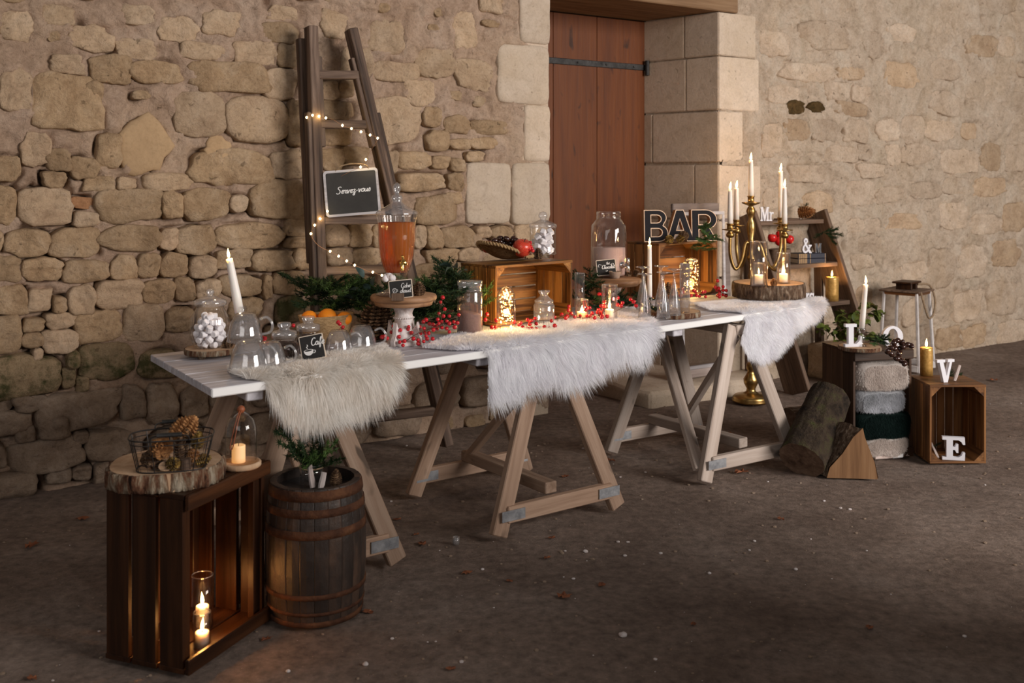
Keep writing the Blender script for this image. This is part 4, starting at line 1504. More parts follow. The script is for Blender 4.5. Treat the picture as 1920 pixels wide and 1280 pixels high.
# ------------------------------------------------------------------ left end of the table
random.seed(21)
sl1, zs1 = slab('wood_slice', 'round pale wood slice at the left end of the table under the marshmallow jar', 'wood slice', 396, 668, ZT, 49, 10, 'bark_pale', seed=3, feet=0.014)


def jar(name, label, cat, loc, k, prof, lid=None, mat='glass', lidmat='glass_thick', seg=40, ribs=0, amp=0.012, group=None, rz=0):
    t = thing(name, label, cat, loc, rz, group)
    wv = (lambda a, z: 1 + amp * math.cos(ribs * a)) if ribs else None
    obj('glass_body', px_lathe(prof, k, 120 if ribs else seg, wob=wv), M[mat], t, True)
    if lid: obj('lid', px_lathe(lid, k, seg), M[lidmat], t, True)
    return t


p, k = spot(394, 651, zs1)
JP = [(0, 0.5), (25, 0.5), (30, 3), (35, 20), (37, 38), (35.5, 54), (29, 68), (25, 73), (25, 78), (28, 79)]
jar('marshmallow_jar', 'ribbed glass jar of white marshmallows on the left wood slice', 'jar', p, k, JP, [(28, 79), (30, 80), (30, 86), (28, 89), (17, 94), (6, 97), (5, 99), (8, 103), (7, 107), (3, 110), (0, 110.5)], ribs=26)
bm = bmesh.new()
for kk in range(1):
    lathe(bm, [(0, -0.9), (0.72, -0.9), (0.9, -0.75), (0.92, 0.0), (0.9, 0.75), (0.72, 0.9), (0, 0.9)], 10)
mal = bpy.data.meshes.new('marshmallow')
bm.to_mesh(mal)
bm.free()
mal.materials.append(M['mallow'])
n_ = 0
LAYER = ('bottom', 'second', 'third', 'fourth', 'fifth', 'topmost')
for lev in range(6):
    for j in range(8 if lev < 5 else 5):
        if j == 0: rr, a = 0.0, 0.0
        else: rr, a = random.uniform(19, 22) + (2 if 0 < lev < 4 else -3), 2 * PI * (j + 0.5 * lev) / 7
        if lev == 5: rr *= 0.55
        o = bpy.data.objects.new('marshmallow', mal)
        COL.objects.link(o)
        s = random.uniform(6.3, 7.2) * k
        o.scale = (s, s, s)
        o.location = p + Vector((math.cos(a) * rr * k, math.sin(a) * rr * k, (7.5 + lev * 10.2 + random.uniform(-1, 1)) * k))
        o.rotation_euler = [random.uniform(0, 6) for _ in range(3)]
        tag(o, 'small white marshmallow in the ' + LAYER[lev] + ' layer inside the ribbed jar at the left', 'marshmallow', 'marshmallows in the ' + LAYER[lev] + ' layer of the left jar')
q, k = spot(427, 652, zs1)
pinecone('small brown pine cone beside the marshmallow jar', q, 11 * k, 19 * k, 'cone', 3)

# stacked glass cups, candlestick
CUP = [(0, 53), (14, 53), (19, 50), (26, 35), (31, 15), (33, 0), (32, 0), (30, 15), (25, 34), (18, 48), (0, 50)]


def cup(label, loc, k, sc=1.0, handle=1, rz=0.0, group='upturned glass cups', hpx=53):
    t = thing('glass_cup', label, 'cup', loc, rz, group)
    obj('glass_bowl', px_lathe([(r * sc, h * sc) for r, h in CUP], k), M['glass_flute'], t, True)
    if handle:
        pts = spline([(27 * sc * k, 0, 40 * sc * k), (40 * sc * k, 0, 44 * sc * k), (50 * sc * k, 0, 32 * sc * k), (47 * sc * k, 0, 17 * sc * k), (31 * sc * k, 0, 12 * sc * k)], 6)
        obj('handle', tube(bmesh.new(), pts, 2.6 * sc * k, 8), M['glass_thick'], t, True)
    return t


p, k = spot(466, 697, ZT)
cup('upturned glass teacup on the table, lower of the stack at the left', p, k, 1.12, rz=-0.2)
cup('upturned glass teacup, upper of the stack at the left', p + Vector((-0.012, 0, 58 * k)), k, 1.0, rz=0.1)
p2, k2 = spot(507, 690, ZT)
cup('upturned glass teacup beside the stacked pair at the left', p2, k2, 0.95, rz=0.0)
p3, k3 = spot(635, 662, ZT)
cup('upturned glass tumbler before the orange basket, nearest the coffee sign', p3, k3, 0.84, rz=0.3, hpx=44)
p4, k4 = spot(678, 656, ZT)
cup('upturned glass tumbler before the big pine cone', p4, k4, 0.90, rz=0.2)

p, k = spot(453, 664, ZT)
ch = thing('candle_holder', 'bubble stemmed glass candle holder behind the stacked teacups', 'candle holder', p)
obj('glass_stem', px_lathe([(0, 0), (22, 0), (20, 3), (5, 8), (4, 20), (8, 28), (4, 36), (4, 48), (8, 56), (5, 62), (4, 70), (9, 80), (9, 90), (7, 90), (6, 78), (0, 76)], k), M['glass'], ch, True)
candle('tall lit white taper candle leaning left at the left end of the table', p + Vector((-0.008, 0, 78 * k)), 9 * k * .95, 103 * k, fl=0.034, energy=1.4, taper=0.7, lean=(0, -0.19), name='taper_candle')

# coffee jars
CJ = [(0, 0.5), (24, 0.5), (27, 4), (27, 26), (24, 33), (19, 36), (19, 42)]
CL = [(21, 42), (23, 44), (23, 52), (20, 55), (11, 57), (9, 60), (13, 64), (12, 70), (0, 72)]
for (x, y, lab, sc) in ((533, 676, 'ribbed glass coffee bean jar in front, left of the coffee sign', 1.02), (578, 660, 'ribbed glass coffee bean jar standing behind the coffee sign', 0.96)):
    p, k = spot(x, y, ZT)
    k *= sc
    jar('coffee_jar', lab, 'jar', p, k, CJ, CL, ribs=22, amp=0.02)
    o = obj('coffee_beans', px_lathe([(0, 1.5), (23.5, 1.5), (26, 5), (26, 27), (23, 33), (12, 34.5), (0, 34)], k), M['bean'], None, True, loc=p)
    tag(o, 'dark coffee beans filling the ' + ('front' if x == 533 else 'rear') + ' coffee jar', 'coffee beans', None, 'stuff')

# orange basket
p, k = spot(612, 641, ZT)
bk = thing('straw_basket', 'low woven straw basket of oranges at the left of the table', 'basket', p, A3)
prof = []
for i in range(13):
    f = i / 12
    prof += [((40 + 15 * f) * k, (f * 51 + 0.2) * k), ((41.6 + 15 * f) * k, (f * 51 + 1.8) * k)]
prof += [((54 - 2) * k, 52 * k), (38 * k, 3 * k), (0, 3 * k)]
obj('coiled_wall', lathe(bmesh.new(), [(0, 0)] + prof, 48, 1.0, 0.72, wob=lambda a, z: 1 + 0.02 * math.sin(2 * a)), M['straw'], bk, True)
for i, (x, y, r) in enumerate(((580, 596, 15), (614, 594, 17), (646, 597, 14), (598, 602, 14), (630, 603, 15))):
    q = D(x, y, p.y + (0.0 if i < 3 else 0.03))
    bm = bmesh.new()
    ico(bm, (0, 0, 0), r * k, 3, (1, 1, 0.94))
    o = obj('orange', bm, M['orange'], None, True, loc=q)
    tag(o, ('orange at the left end of the straw basket', 'large orange in the middle of the straw basket', 'orange at the right end of the straw basket', 'orange tucked low behind the left orange in the basket', 'orange tucked low behind the right orange in the basket')[i], 'orange', 'oranges in the straw basket')
    obj('navel', lathe(bmesh.new(), [(0, r * k * 0.92), (0.003, r * k * 0.945), (0, r * k * 0.95)], 8), M['needle'], o)

# ---------------------------------------------------------------- lettering in brush script (strokes as flat ribbons)
GL = {
    'S': ([[(.62, .88), (.45, 1.0), (.22, .92), (.2, .72), (.42, .52), (.5, .28), (.36, .05), (.12, .02), (.0, .16)]], .66),
    'C': ([[(.58, .86), (.48, 1.0), (.28, .96), (.1, .66), (.08, .3), (.24, .04), (.46, .06), (.6, .2)]], .6),
    'a': ([[(.38, .42), (.22, .5), (.06, .32), (.06, .1), (.2, .02), (.36, .2), (.4, .46)], [(.4, .46), (.36, .12), (.46, .02), (.56, .12)]], .52),
    'b': ([[(.0, .1), (.2, .6), (.22, .95), (.12, .9), (.08, .2), (.2, .02), (.36, .2), (.3, .42), (.46, .4)]], .44),
    'c': ([[(.36, .38), (.24, .5), (.08, .32), (.08, .1), (.22, .02), (.42, .14)]], .4),
    'd': ([[(.38, .42), (.22, .5), (.06, .32), (.06, .1), (.2, .02), (.36, .2), (.46, .98)], [(.46, .98), (.38, .12), (.48, .02), (.58, .12)]], .54),
    'e': ([[(.04, .18), (.22, .26), (.34, .42), (.22, .5), (.08, .34), (.08, .12), (.2, .02), (.42, .16)]], .4),
    'f': ([[(.0, .1), (.2, .5), (.34, .9), (.26, 1.0), (.18, .7), (.12, -.3), (.2, -.3), (.22, .05), (.38, .16)]], .36),
    'h': ([[(.0, .1), (.2, .6), (.24, .95), (.14, .9), (.08, .0)], [(.08, .1), (.22, .46), (.32, .42), (.3, .1), (.4, .02), (.5, .12)]], .48),
    'i': ([[(.08, .46), (.06, .1), (.14, .02), (.26, .12)], [(.1, .68), (.13, .72)]], .24),
    'l': ([[(.0, .1), (.2, .6), (.24, .95), (.14, .9), (.08, .2), (.16, .02), (.28, .12)]], .26),
    'o': ([[(.24, .5), (.06, .34), (.06, .1), (.22, .02), (.38, .2), (.34, .44), (.22, .5), (.34, .38), (.5, .42)]], .46),
    'r': ([[(.0, .3), (.1, .5), (.12, .42), (.3, .44), (.22, .12), (.3, .02), (.42, .12)]], .38),
    's': ([[(.0, .12), (.2, .52), (.28, .2), (.2, .02), (.04, .06)]], .34),
    't': ([[(.16, .8), (.08, .2), (.16, .02), (.3, .12)], [(.0, .56), (.3, .58)]], .3),
    'u': ([[(.04, .46), (.04, .12), (.16, .02), (.32, .2), (.38, .46)], [(.38, .46), (.34, .12), (.42, .02), (.52, .12)]], .5),
    'v': ([[(.02, .42), (.1, .46), (.14, .06), (.2, .04), (.36, .42), (.5, .4)]], .46),
    'z': ([[(.04, .42), (.2, .5), (.3, .42), (.1, .04), (.28, .06), (.26, -.3), (.1, -.34), (.12, -.16), (.44, .14)]], .42),
    '-': ([[(.02, .26), (.28, .3)]], .32),
    ' ': ([], .3),
}


def ribbon(bm, pts, w, y=0.0, slant=0.0):
    """flat brush stroke in the xz plane: broad on the way down, thin across"""
    pts = [Vector((a + slant * b, b)) for a, b in pts]
    n = len(pts)
    L_, R_ = [], []
    for i in range(n):
        d = pts[min(i + 1, n - 1)] - pts[max(i - 1, 0)]
        if d.length < 1e-9: d = Vector((1, 0))
        d.normalize()
        ww = w * (0.55 + 0.6 * abs(d.y)) * 0.5
        nn = Vector((-d.y, d.x)) * ww
        L_.append(bm.verts.new((pts[i].x + nn.x, y, pts[i].y + nn.y)))
        R_.append(bm.verts.new((pts[i].x - nn.x, y, pts[i].y - nn.y)))
    for i in range(n - 1):
        bm.faces.new((L_[i], R_[i], R_[i + 1], L_[i + 1]))
    return bm


def script(bm, text, x, z, size, w, y=0.0, slant=0.18, rise=0.0):
    for ch_ in text:
        st, adv = GL[ch_]
        for s in st:
            pts = [(q.x, q.y) for q in spline([(a, b, 0) for a, b in s], 5)] if len(s) > 2 else s
            ribbon(bm, [(x + a * size, z + rise * (x + a * size) + b * size) for a, b in pts], w * size, y - random.uniform(0, 0.0001), slant)
        x += adv * size
    return x


def twid(text): return sum(GL[c][1] for c in text)


def sign(name, label, corners, depth, frame_w=0.03, edge='sign_frame', lean=0.12, yawd=None, thk=0.006):
    """small board from its pixel corners TL,TR,BR,BL; returns thing, width, height (metres)"""
    tl, tr, brc, bl = corners
    k = depth / F
    wv, hv = math.hypot(tr[0] - tl[0], tr[1] - tl[1]) * k, math.hypot(bl[0] - tl[0], bl[1] - tl[1]) * k
    org = D(bl[0], bl[1], depth)
    t = thing(name, label, 'sign', org)
    roll = math.atan2(bl[1] - brc[1], brc[0] - bl[0])
    yw = yawd if yawd is not None else 0.0
    t.rotation_euler = (-lean, -roll * 0.9, yw)
    wv = wv / max(0.5, math.cos(yw))
    f = frame_w * wv
    rr = f * 1.4

    def rrect(x0, z0, x1, z1, r):
        out = []
        for cx_, cz_, a0 in ((x1 - r, z1 - r, 0), (x0 + r, z1 - r, 90), (x0 + r, z0 + r, 180), (x1 - r, z0 + r, 270)):
            for j in range(5):
                a = math.radians(a0 + 90 * j / 4)
                out.append((cx_ + r * math.cos(a), cz_ + r * math.sin(a)))
        return out
    obj('edge', polyprism(bmesh.new(), [rrect(0, 0, wv, hv, rr)], 0.0, thk, lambda x, y, z: (x, z, y)), M[edge], t)
    obj('slate', polyprism(bmesh.new(), [rrect(f, f, wv - f, hv - f, rr * 0.5)], -0.0006, 0.002, lambda x, y, z: (x, z, y)), M['slate_grey' if edge == 'frame_white' else 'slate'], t)
    return t, wv, hv


t, wv, hv = sign('slate_sign', 'little slate sign lettered Cafe with a drawn cup, leaning at the left', ((557, 633), (602, 626), (612, 668), (567, 678)), P(588, 674).y * 0 + 3.68, 0.035)
bm = bmesh.new()
script(bm, 'Cafe', wv * .36, hv * .56, wv * .30, .13, -0.0012)
obj('lettering', bm, M['chalk'], t)
bm = bmesh.new()
cx_, cz_, s_ = wv * .33, hv * .24, wv * .2
polyprism(bm, [[(cx_ + s_ * math.cos(a), cz_ + s_ * .75 + (s_ * .28 * math.sin(a) if a < PI else s_ * 1.0 * math.sin(a))) for a in np.linspace(0, 2 * PI, 25)[:-1]]], -0.0014, -0.0010, lambda x, y, z: (x, z, y))
ribbon(bm, [(q.x, q.y) for q in spline([(cx_ + s_ * .9, cz_ + s_ * .7, 0), (cx_ + s_ * 1.35, cz_ + s_ * .6, 0), (cx_ + s_ * 1.2, cz_ + s_ * .15, 0), (cx_ + s_ * .7, cz_ + s_ * .2, 0)], 5)], s_ * .16, -0.0012)
ribbon(bm, [(q.x, q.y) for q in spline([(cx_ - .1 * s_, cz_ + s_ * 1.15, 0), (cx_ - .3 * s_, cz_ + s_ * 1.5, 0), (cx_, cz_ + s_ * 1.7, 0), (cx_ - .15 * s_, cz_ + s_ * 2.0, 0)], 5)], s_ * .14, -0.0012)
cup_ = obj('cup_drawing', bm, M['chalk'], t)
bm = polyprism(bmesh.new(), [[(cx_ + s_ * .8 * math.cos(a), cz_ + s_ * .77 + s_ * .17 * math.sin(a)) for a in np.linspace(0, 2 * PI, 25)[:-1]]], -0.0018, -0.0013, lambda x, y, z: (x, z, y))
obj('coffee_drawing', bm, M['slate'], cup_)

# board on the ladder
ladd = wallpt(657, 360, -0.2).y
t, wv, hv = sign('chalkboard', 'grey framed chalkboard lettered Servez-vous on the ladder rung', ((607, 321), (708, 318), (713, 399), (612, 408)), on(fl, tl_, 410).y - 0.03, 0.045, 'frame_white', 0.06, 0.15, 0.016)
bm = bmesh.new()
sz = wv * .62 / twid('Servez-vous')
script(bm, 'Servez-vous', wv * .14, hv * .48, sz, .115, -0.0012, rise=0.02)
obj('lettering', bm, M['chalk'], t)
obj('hanging_cord', tube(bmesh.new(), spline([(wv * .22, 0.004, hv * .97), (wv * .3, 0.0, hv * 1.07), (wv * .55, 0, hv * 1.12), (wv * .78, 0, hv * 1.07), (wv * .84, 0.004, hv * .97)], 6), 0.004, 6), M['rope'], t)

# ---------------------------------------------------------------- cider stand
p, k = spot(757, 645, ZT)
TR = (645 - 571) * k
cs = thing('cake_stand', 'round wooden cake stand on a carved white pedestal under the cider dispenser', 'cake stand', p)
PED = [(0, 0), (34, 0), (36, 3), (33, 7), (26, 12), (21, 26), (18, 38), (17, 46), (19, 50), (17, 53), (16, 58), (19, 66), (25, 71), (25, 74), (0, 74)]
obj('pedestal', lathe(bmesh.new(), [(r * k, h * k) for r, h in PED], 48, wob=lambda a, z: 1 + (0.05 * math.cos(8 * a) if z < 30 * k else 0.0)), M['whitewash'], cs, True)
bm = bmesh.new()
for j in range(28):
    a = 2 * PI * j / 28
    ico(bm, (math.cos(a) * 19 * k, math.sin(a) * 19 * k, 50 * k), 1.5 * k, 1)
obj('bead_ring', bm, M['whitewash'], cs)
for j in range(4):
    a = PI / 4 + j * PI / 2 + 0.35
    bm = polyprism(bmesh.new(), [[(16 * k, 6 * k), (40 * k, 0), (41 * k, 9 * k), (34 * k, 22 * k), (31 * k, 44 * k), (27 * k, 36 * k), (20 * k, 28 * k)]], -4 * k, 4 * k, lambda x, y, z, a=a: (x * math.cos(a) - z * math.sin(a), x * math.sin(a) + z * math.cos(a), y))
    obj('carved_bracket', bm, M['whitewash'], cs)
obj('tray', px_lathe([(0, 74), (53, 74), (55, 80), (55, 82), (60, 83), (62, 86), (62, 90), (60, 93), (0, 93)], k, 64), M['tray_x'], cs, True)
zt1 = p.z + 93 * k
p, k = spot(744, 553, zt1)
cdz = thing('drinks_dispenser', 'footed cut glass dispenser of amber cider with a gold tap', 'drinks dispenser', p)
fl_ = lambda a, z: 1 + 0.018 * math.cos(26 * a)
obj('glass_body', px_lathe([(0, 0), (38, 0), (39, 3), (30, 6), (16, 12), (13, 20), (14, 27), (18, 34), (20, 40), (26, 54), (31, 72), (34, 100), (35, 132), (36, 140), (38, 148), (38, 152), (36, 152)], k, 130, wob=fl_), M['glass_cut'], cdz, True)
obj('lid', px_lathe([(39, 152), (39, 155), (36, 158), (24, 164), (12, 172), (9, 176), (11, 181), (10, 186), (4, 189), (7, 197), (7.5, 203), (5, 208), (0, 212)], k), M['glass_thick'], cdz, True)
ci = obj('cider', px_lathe([(0, 43), (19, 43), (25, 56), (30, 74), (32.5, 100), (33.5, 136), (0, 136)], k, 64), M['cider'], None, True, loc=p)
tag(ci, 'clear amber cider inside the footed dispenser', 'drink', None, 'stuff')
tp = obj('tap', tube(bmesh.new(), spline([(0, 0, 0), (0, -10 * k, 2 * k), (0, -14 * k, -4 * k), (0, -15 * k, -13 * k)], 4), 3.2 * k, 10), M['gold_tap'], cdz, True, loc=(15 * k, -28 * k, 62 * k))
obj('tap_lever', tube(bmesh.new(), spline([(0, -12 * k, 2 * k), (1 * k, -13 * k, 9 * k), (0, -18 * k, 15 * k)], 4), 2.6 * k, 8), M['gold_tap'], tp, True)
obj('tap_collar', lathe(bmesh.new(), [(0, 0), (7 * k, 0), (7 * k, 3 * k), (0, 3 * k)], 14), M['gold_tap'], tp, True).rotation_euler = (PI / 2, 0, 0)
t, wv, hv = sign('slate_sign', 'little slate sign lettered Cidre chaud on the cake stand', ((727, 527), (771, 523), (775, 556), (731, 561)), p.y - 0.10, 0.035)
bm = bmesh.new()
script(bm, 'Cidre', wv * .43, hv * .56, wv * .19, .11, -0.0012)
script(bm, 'chaud', wv * .41, hv * .29, wv * .19, .11, -0.0012)
obj('lettering', bm, M['chalk'], t)
bm = bmesh.new()
mx_, mz_, ms = wv * .16, hv * .33, wv * .15
for pts in ([(0, 1), (0.1, 0), (.9, 0), (1, 1), (0, 1)], [(1, .85), (1.35, .8), (1.3, .3), (.95, .25)], [(.3, .3), (.5, .7), (.7, .4), (.4, .5)], [(0, 1), (.3, 1.2), (.7, 1.15), (1, 1)]):
    ribbon(bm, [(mx_ + a * ms, mz_ + b * ms) for a, b in pts], ms * .12, -0.0012)
obj('mug_drawing', bm, M['chalk'], t)
bm = mbox(-11 * k, -8 * k, 0, 11 * k, 6 * k, 13 * k, 0.001)
o = obj('sign_holder', bm, M['old_z'], None, loc=D(746, 563, p.y - 0.112))
tag(o, 'small wooden block holding the cider sign upright', 'sign holder')
q, k = spot(790, 556, zt1)
pinecone('brown pine cone on the cake stand beside the dispenser foot', q + Vector((-0.012, 0.03, 0)), 13 * k, 26 * k, 'cone', 8)
q, k = spot(728, 545, zt1)
ro = thing('white_rose', 'pale white flower on the rear of the cider stand', 'flower', q + Vector((-.005, .04, 0.0)))
for j in range(9):
    bm = bmesh.new()
    a = j * 2.4
    ico(bm, (math.cos(a) * (2 + j) * k, math.sin(a) * (2 + j) * k, (26 - j * 0.6) * k), 7 * k, 2, (0.5 + .5 * abs(math.sin(a)), 0.5 + .5 * abs(math.cos(a)), 1))
    obj('petal', bm, M['mallow'], ro, True)
obj('stalk', tube(bmesh.new(), [(0, 0, 0), (0, 0, 22 * k)], 0.002, 5), M['stem'], ro)

# ------------------------------------------------------------------ red berry sprigs
bm = bmesh.new()
ico(bm, (0, 0, 0), 1.0, 2, (1, 1, 0.96))
ico(bm, (0, 0, 0.98), 0.10, 1)
BERRY = bpy.data.meshes.new('berry')
bm.to_mesh(BERRY)
bm.free()
BERRY.shade_smooth()
BERRY.materials.append(M['berry'])


def sprig(label, pts, dep, trunk, rpx=3.9, zmin=ZT + 0.004, jit=0.03, group='red berry sprigs'):
    """pts: berry pixels; dep(px,py): depth; trunk: pixel polyline of the main stem"""
    rnd = random.Random(len(pts))
    tr = [D(x, y, dep(x, y)) for x, y in trunk]
    t = thing('berry_sprig', label, 'berries', Vector((tr[0].x, tr[0].y, ZT)), 0, group)
    o0 = t.location.copy()
    for q in tr: q.z = max(q.z, zmin + 0.004)
    tk = spline(tr, 6)
    bm = tube(bmesh.new(), [q - o0 for q in tk], 0.0022, 5, taper=0.5)
    for (x, y) in pts:
        d = dep(x, y) + rnd.uniform(-jit, jit)
        q = D(x, y, d)
        r = rpx * d / F * rnd.uniform(0.88, 1.12)
        q.z = max(q.z, zmin + r)
        o = obj('berry', BERRY, None, t, loc=q - o0)
        o.scale = (r, r, r)
        o.rotation_euler = [rnd.uniform(0, 6) for _ in range(3)]
        near = sorted(tk, key=lambda s: (s - q).length + 0.3 * abs(s.z - zmin))[0]
        m_ = (near + q) / 2 + Vector((rnd.uniform(-.006, .006), rnd.uniform(-.006, .006), rnd.uniform(0, .008)))
        tube(bm, [v_ - o0 for v_ in spline([near, m_, q], 3)], 0.0009, 4)
    obj('stem', bm, M['stem'], t)
    return t


def lin(d0, y0, kk): return lambda x, y: d0 + (y0 - y) * kk


B1 = [(1520, 460), (1490, 530), (1550, 635), (1465, 700), (1530, 740), (1620, 740), (1445, 790), (1505, 825), (1580, 815), (1620, 850), (1270, 795), (1230, 825), (1320, 855), (1375, 865), (970, 815),
      (880, 860), (935, 870), (780, 890), (750, 980), (885, 950), (1010, 900), (1000, 935), (1130, 905), (1175, 905), (1050, 990), (865, 1050), (875, 1130), (945, 1115), (925, 1195), (1080, 1080),
      (1150, 1100), (1155, 1150), (1235, 1120), (1270, 1040), (1285, 1080), (1250, 990), (1310, 995), (1190, 1000), (1335, 1160), (1370, 1080), (1240, 925), (1380, 945), (1440, 930), (1510, 910),
      (1580, 925), (1700, 905), (1445, 885), (1620, 975), (1740, 840), (1685, 830), (1760, 720), (1400, 905), (1460, 850)]
sprig('dense sprig of red berries in front of the carved white pedestal', [(640 + x / 8, 500 + y / 8) for x, y in B1], lin(4.06, 648, 0.0012),
      [(822, 612), (800, 618), (778, 628), (757, 640), (742, 632), (733, 612)])
sprig('three red berries lying at the edge of the cream sheepskin', [(726, 634), (721, 630), (716, 632)], lin(4.05, 648, 0.001), [(726, 642), (720, 640), (714, 640)], zmin=ZT + 0.02)
sprig('few red berries between the teacups and the coffee jar', [(492, 633), (496, 639), (489, 630), (501, 643), (550, 610), (497, 634)], lin(3.78, 668, 0.001), [(510, 655), (500, 648), (490, 640), (486, 634)])
sprig('pair of red berries in front of the orange basket', [(637, 607), (643, 613), (634, 604)], lin(3.98, 660, 0.001), [(650, 640), (644, 625), (637, 610)])
B2 = [(360, 1030), (345, 1080), (405, 1150), (440, 1150), (440, 1190), (485, 1170), (430, 1215), (445, 1085), (610, 1100), (655, 1125), (690, 1150), (735, 1080), (770, 1090), (805, 1070), (815, 1115),
      (770, 1160), (955, 1090), (890, 1145), (985, 1135), (735, 1180), (818, 1180), (755, 1120), (672, 1110), (935, 1178)]
sprig('long thin sprig of red berries in front of the fairy light bell', [(840 + x / 4.923, 380 + y / 4.923) for x, y in B2], lin(4.45, 625, 0.0012),
      [(912, 598), (930, 606), (955, 606), (985, 607), (1010, 601), (1035, 600)], 4.0)
B3 = [(140, 1035), (135, 1075), (70, 1120), (165, 1110), (110, 1200), (125, 1195), (200, 1195), (255, 1130), (310, 1070), (350, 1050), (325, 1135), (355, 1180), (378, 1105), (400, 1165), (445, 1090),
      (440, 1070), (455, 1120), (470, 1160), (475, 1135), (525, 1135), (550, 1140), (495, 990), (465, 1030), (500, 1035), (445, 910), (480, 915), (630, 950), (590, 960), (680, 1000), (630, 1020),
      (665, 1030), (760, 968), (790, 990), (0, 1228), (430, 1095), (460, 1100), (815, 1030)]
sprig('thick sprig of red berries in front of the glass candle holders', [(1040 + x / 5.333, 380 + y / 5.333) for x, y in B3], lin(4.72, 610, 0.0014),
      [(1045, 596), (1065, 590), (1092, 596), (1120, 592), (1140, 590), (1165, 578), (1190, 566)], 3.9, zmin=ZT + 0.02)
B4 = [(1030, 635), (1060, 660), (970, 745), (990, 715), (1075, 715), (1120, 825), (1175, 660), (1210, 655), (1220, 740), (1410, 480), (1375, 585), (1430, 600), (1500, 575), (1500, 630), (1550, 635),
      (1440, 650), (1400, 630), (1430, 710), (1440, 760), (1440, 690), (1495, 705), (1545, 720), (850, 605), (860, 660), (820, 720), (345, 755), (1415, 715)]
sprig('sprig of red berries trailing from the right crate onto the white fur', [(1180 + x / 8.535, 470 + y / 8.535) for x, y in B4], lin(5.62, 562, 0.0015),
      [(1365, 552), (1345, 548), (1325, 553), (1305, 552), (1285, 556)], 3.4, zmin=ZT + 0.012)

# ------------------------------------------------------------------ evergreen garland along the back of the table
random.seed(5)


def garland(label, pix, dep, n, spread, keys='abc', mat='needle', up=0.35, extra=None, sc=1.0, zmin=ZT + 0.02, name='evergreen_garland'):
    """twigs scattered along a pixel polyline"""
    pl = spline([D(x, y, dep) if not callable(dep) else D(x, y, dep(x, y)) for x, y in pix], 10)
    base = Vector((pl[0].x, pl[0].y, ZT))
    tw = []
    for i in range(n):
        q = pl[int(random.random() * (len(pl) - 1))] - base
        q = q + Vector((random.uniform(-1, 1), random.uniform(-1, 1), random.uniform(-0.6, 0.9))) * spread
        q.z = max(q.z, zmin - ZT)
        tw.append((q, random.uniform(0, 2 * PI), random.uniform(-0.1, 1.0) * up * 2, random.choice(keys), sc * random.uniform(0.8, 1.25), random.choice((mat, mat, mat, 'needle_bright') if mat == 'needle' else (mat,))))
    t = greens(name, label, 'greenery', base, tw)
    return t


def leafmesh(L, wd):
    bm = bmesh.new()
    rows_ = []
    for i in range(6):
        f = i / 5
        ww = wd * math.sin(PI * min(0.97, 0.08 + 0.9 * f)) ** 0.8
        zz = 0.12 * L * math.sin(PI * f)
        rows_.append([bm.verts.new((f * L, -ww, zz + ww * .25)), bm.verts.new((f * L, 0, zz)), bm.verts.new((f * L, ww, zz + ww * .25))])
    for a, b in zip(rows_[:-1], rows_[1:]):
        bm.faces.new((a[0], a[1], b[1], b[0]))
        bm.faces.new((a[1], a[2], b[2], b[1]))
    me = bpy.data.meshes.new('leaf')
    bm.to_mesh(me)
    bm.free()
    me.shade_smooth()
    return me


LF_E = leafmesh(0.055, 0.017)
LF_E.materials.append(M['leaf_dark'])
g1 = garland('dark evergreen garland with eucalyptus behind the orange basket and cider stand', [(600, 552), (630, 560), (665, 560), (700, 572), (740, 592), (780, 590), (820, 580), (850, 560)], 4.42, 100, 0.062)
for (x, y) in ((682, 520), (690, 548), (712, 550), (676, 545), (700, 535), (835, 515), (845, 500), (852, 497), (862, 512), (720, 560), (660, 560)):
    o = obj('eucalyptus_leaf', LF_E, None, g1, loc=D(x, y, 4.36) - g1.location)
    o.rotation_euler = (random.uniform(-1, 1), random.uniform(-.9, .2), random.uniform(0, 6))
obj('branch', tube(bmesh.new(), [q - g1.location for q in spline([D(600, 575, 4.42), D(680, 592, 4.42), D(770, 600, 4.42), D(850, 582, 4.42)], 6)], 0.005, 6), M['stem'], g1)
garland('bushy evergreen sprigs between the cider stand and the left crate', [(800, 562), (830, 552), (858, 545), (876, 575), (850, 590), (820, 600)], 4.62, 46, 0.07)
garland('evergreen sprigs hanging under the chocolate stand', [(1090, 540), (1105, 560), (1135, 575), (1170, 580), (1195, 575)], 5.22, 26, 0.05, 'bc')
garland('small tuft of cedar by the glasses on the slice', [(1220, 592), (1236, 585)], 4.95, 8, 0.018, 'c', 'needle', sc=0.6, zmin=ZT + 0.035)
q, k = spot(706, 640)
pinecone('large brown pine cone standing before the garland, left of the white pedestal', q + Vector((0, .03, 0)), 33 * k, 84 * k, 'cone', 5, (0, 0, 0), tiers=13, per=12)

# cocoa jar
random.seed(9)
p, k = spot(881, 628)
jar('cocoa_jar', 'tall straight glass jar of pinkish cocoa powder left of the honey crate', 'jar', p, k, [(0, 0.5), (22, 0.5), (24, 3), (24, 80), (22, 84), (21.5, 86)],
    [(22, 84), (22.5, 86), (22, 92), (24, 93), (24, 102), (22, 103), (0, 103)], mat='glass_dusty')
bm = px_lathe([(0, 1.5), (22.5, 1.5), (22.9, 30), (22.9, 40), (12, 41), (0, 40)], k, 40)
for v_ in bm.verts:
    if v_.co.z > 35 * k: v_.co.z += -v_.co.x * 0.2 + 0.004
o = obj('cocoa_powder', bm, M['cocoa'], None, True, loc=p)
tag(o, 'pinkish brown cocoa powder settled on a slant in the tall jar', 'cocoa', None, 'stuff')

# fairy light bell and stoppered jar in the honey crate


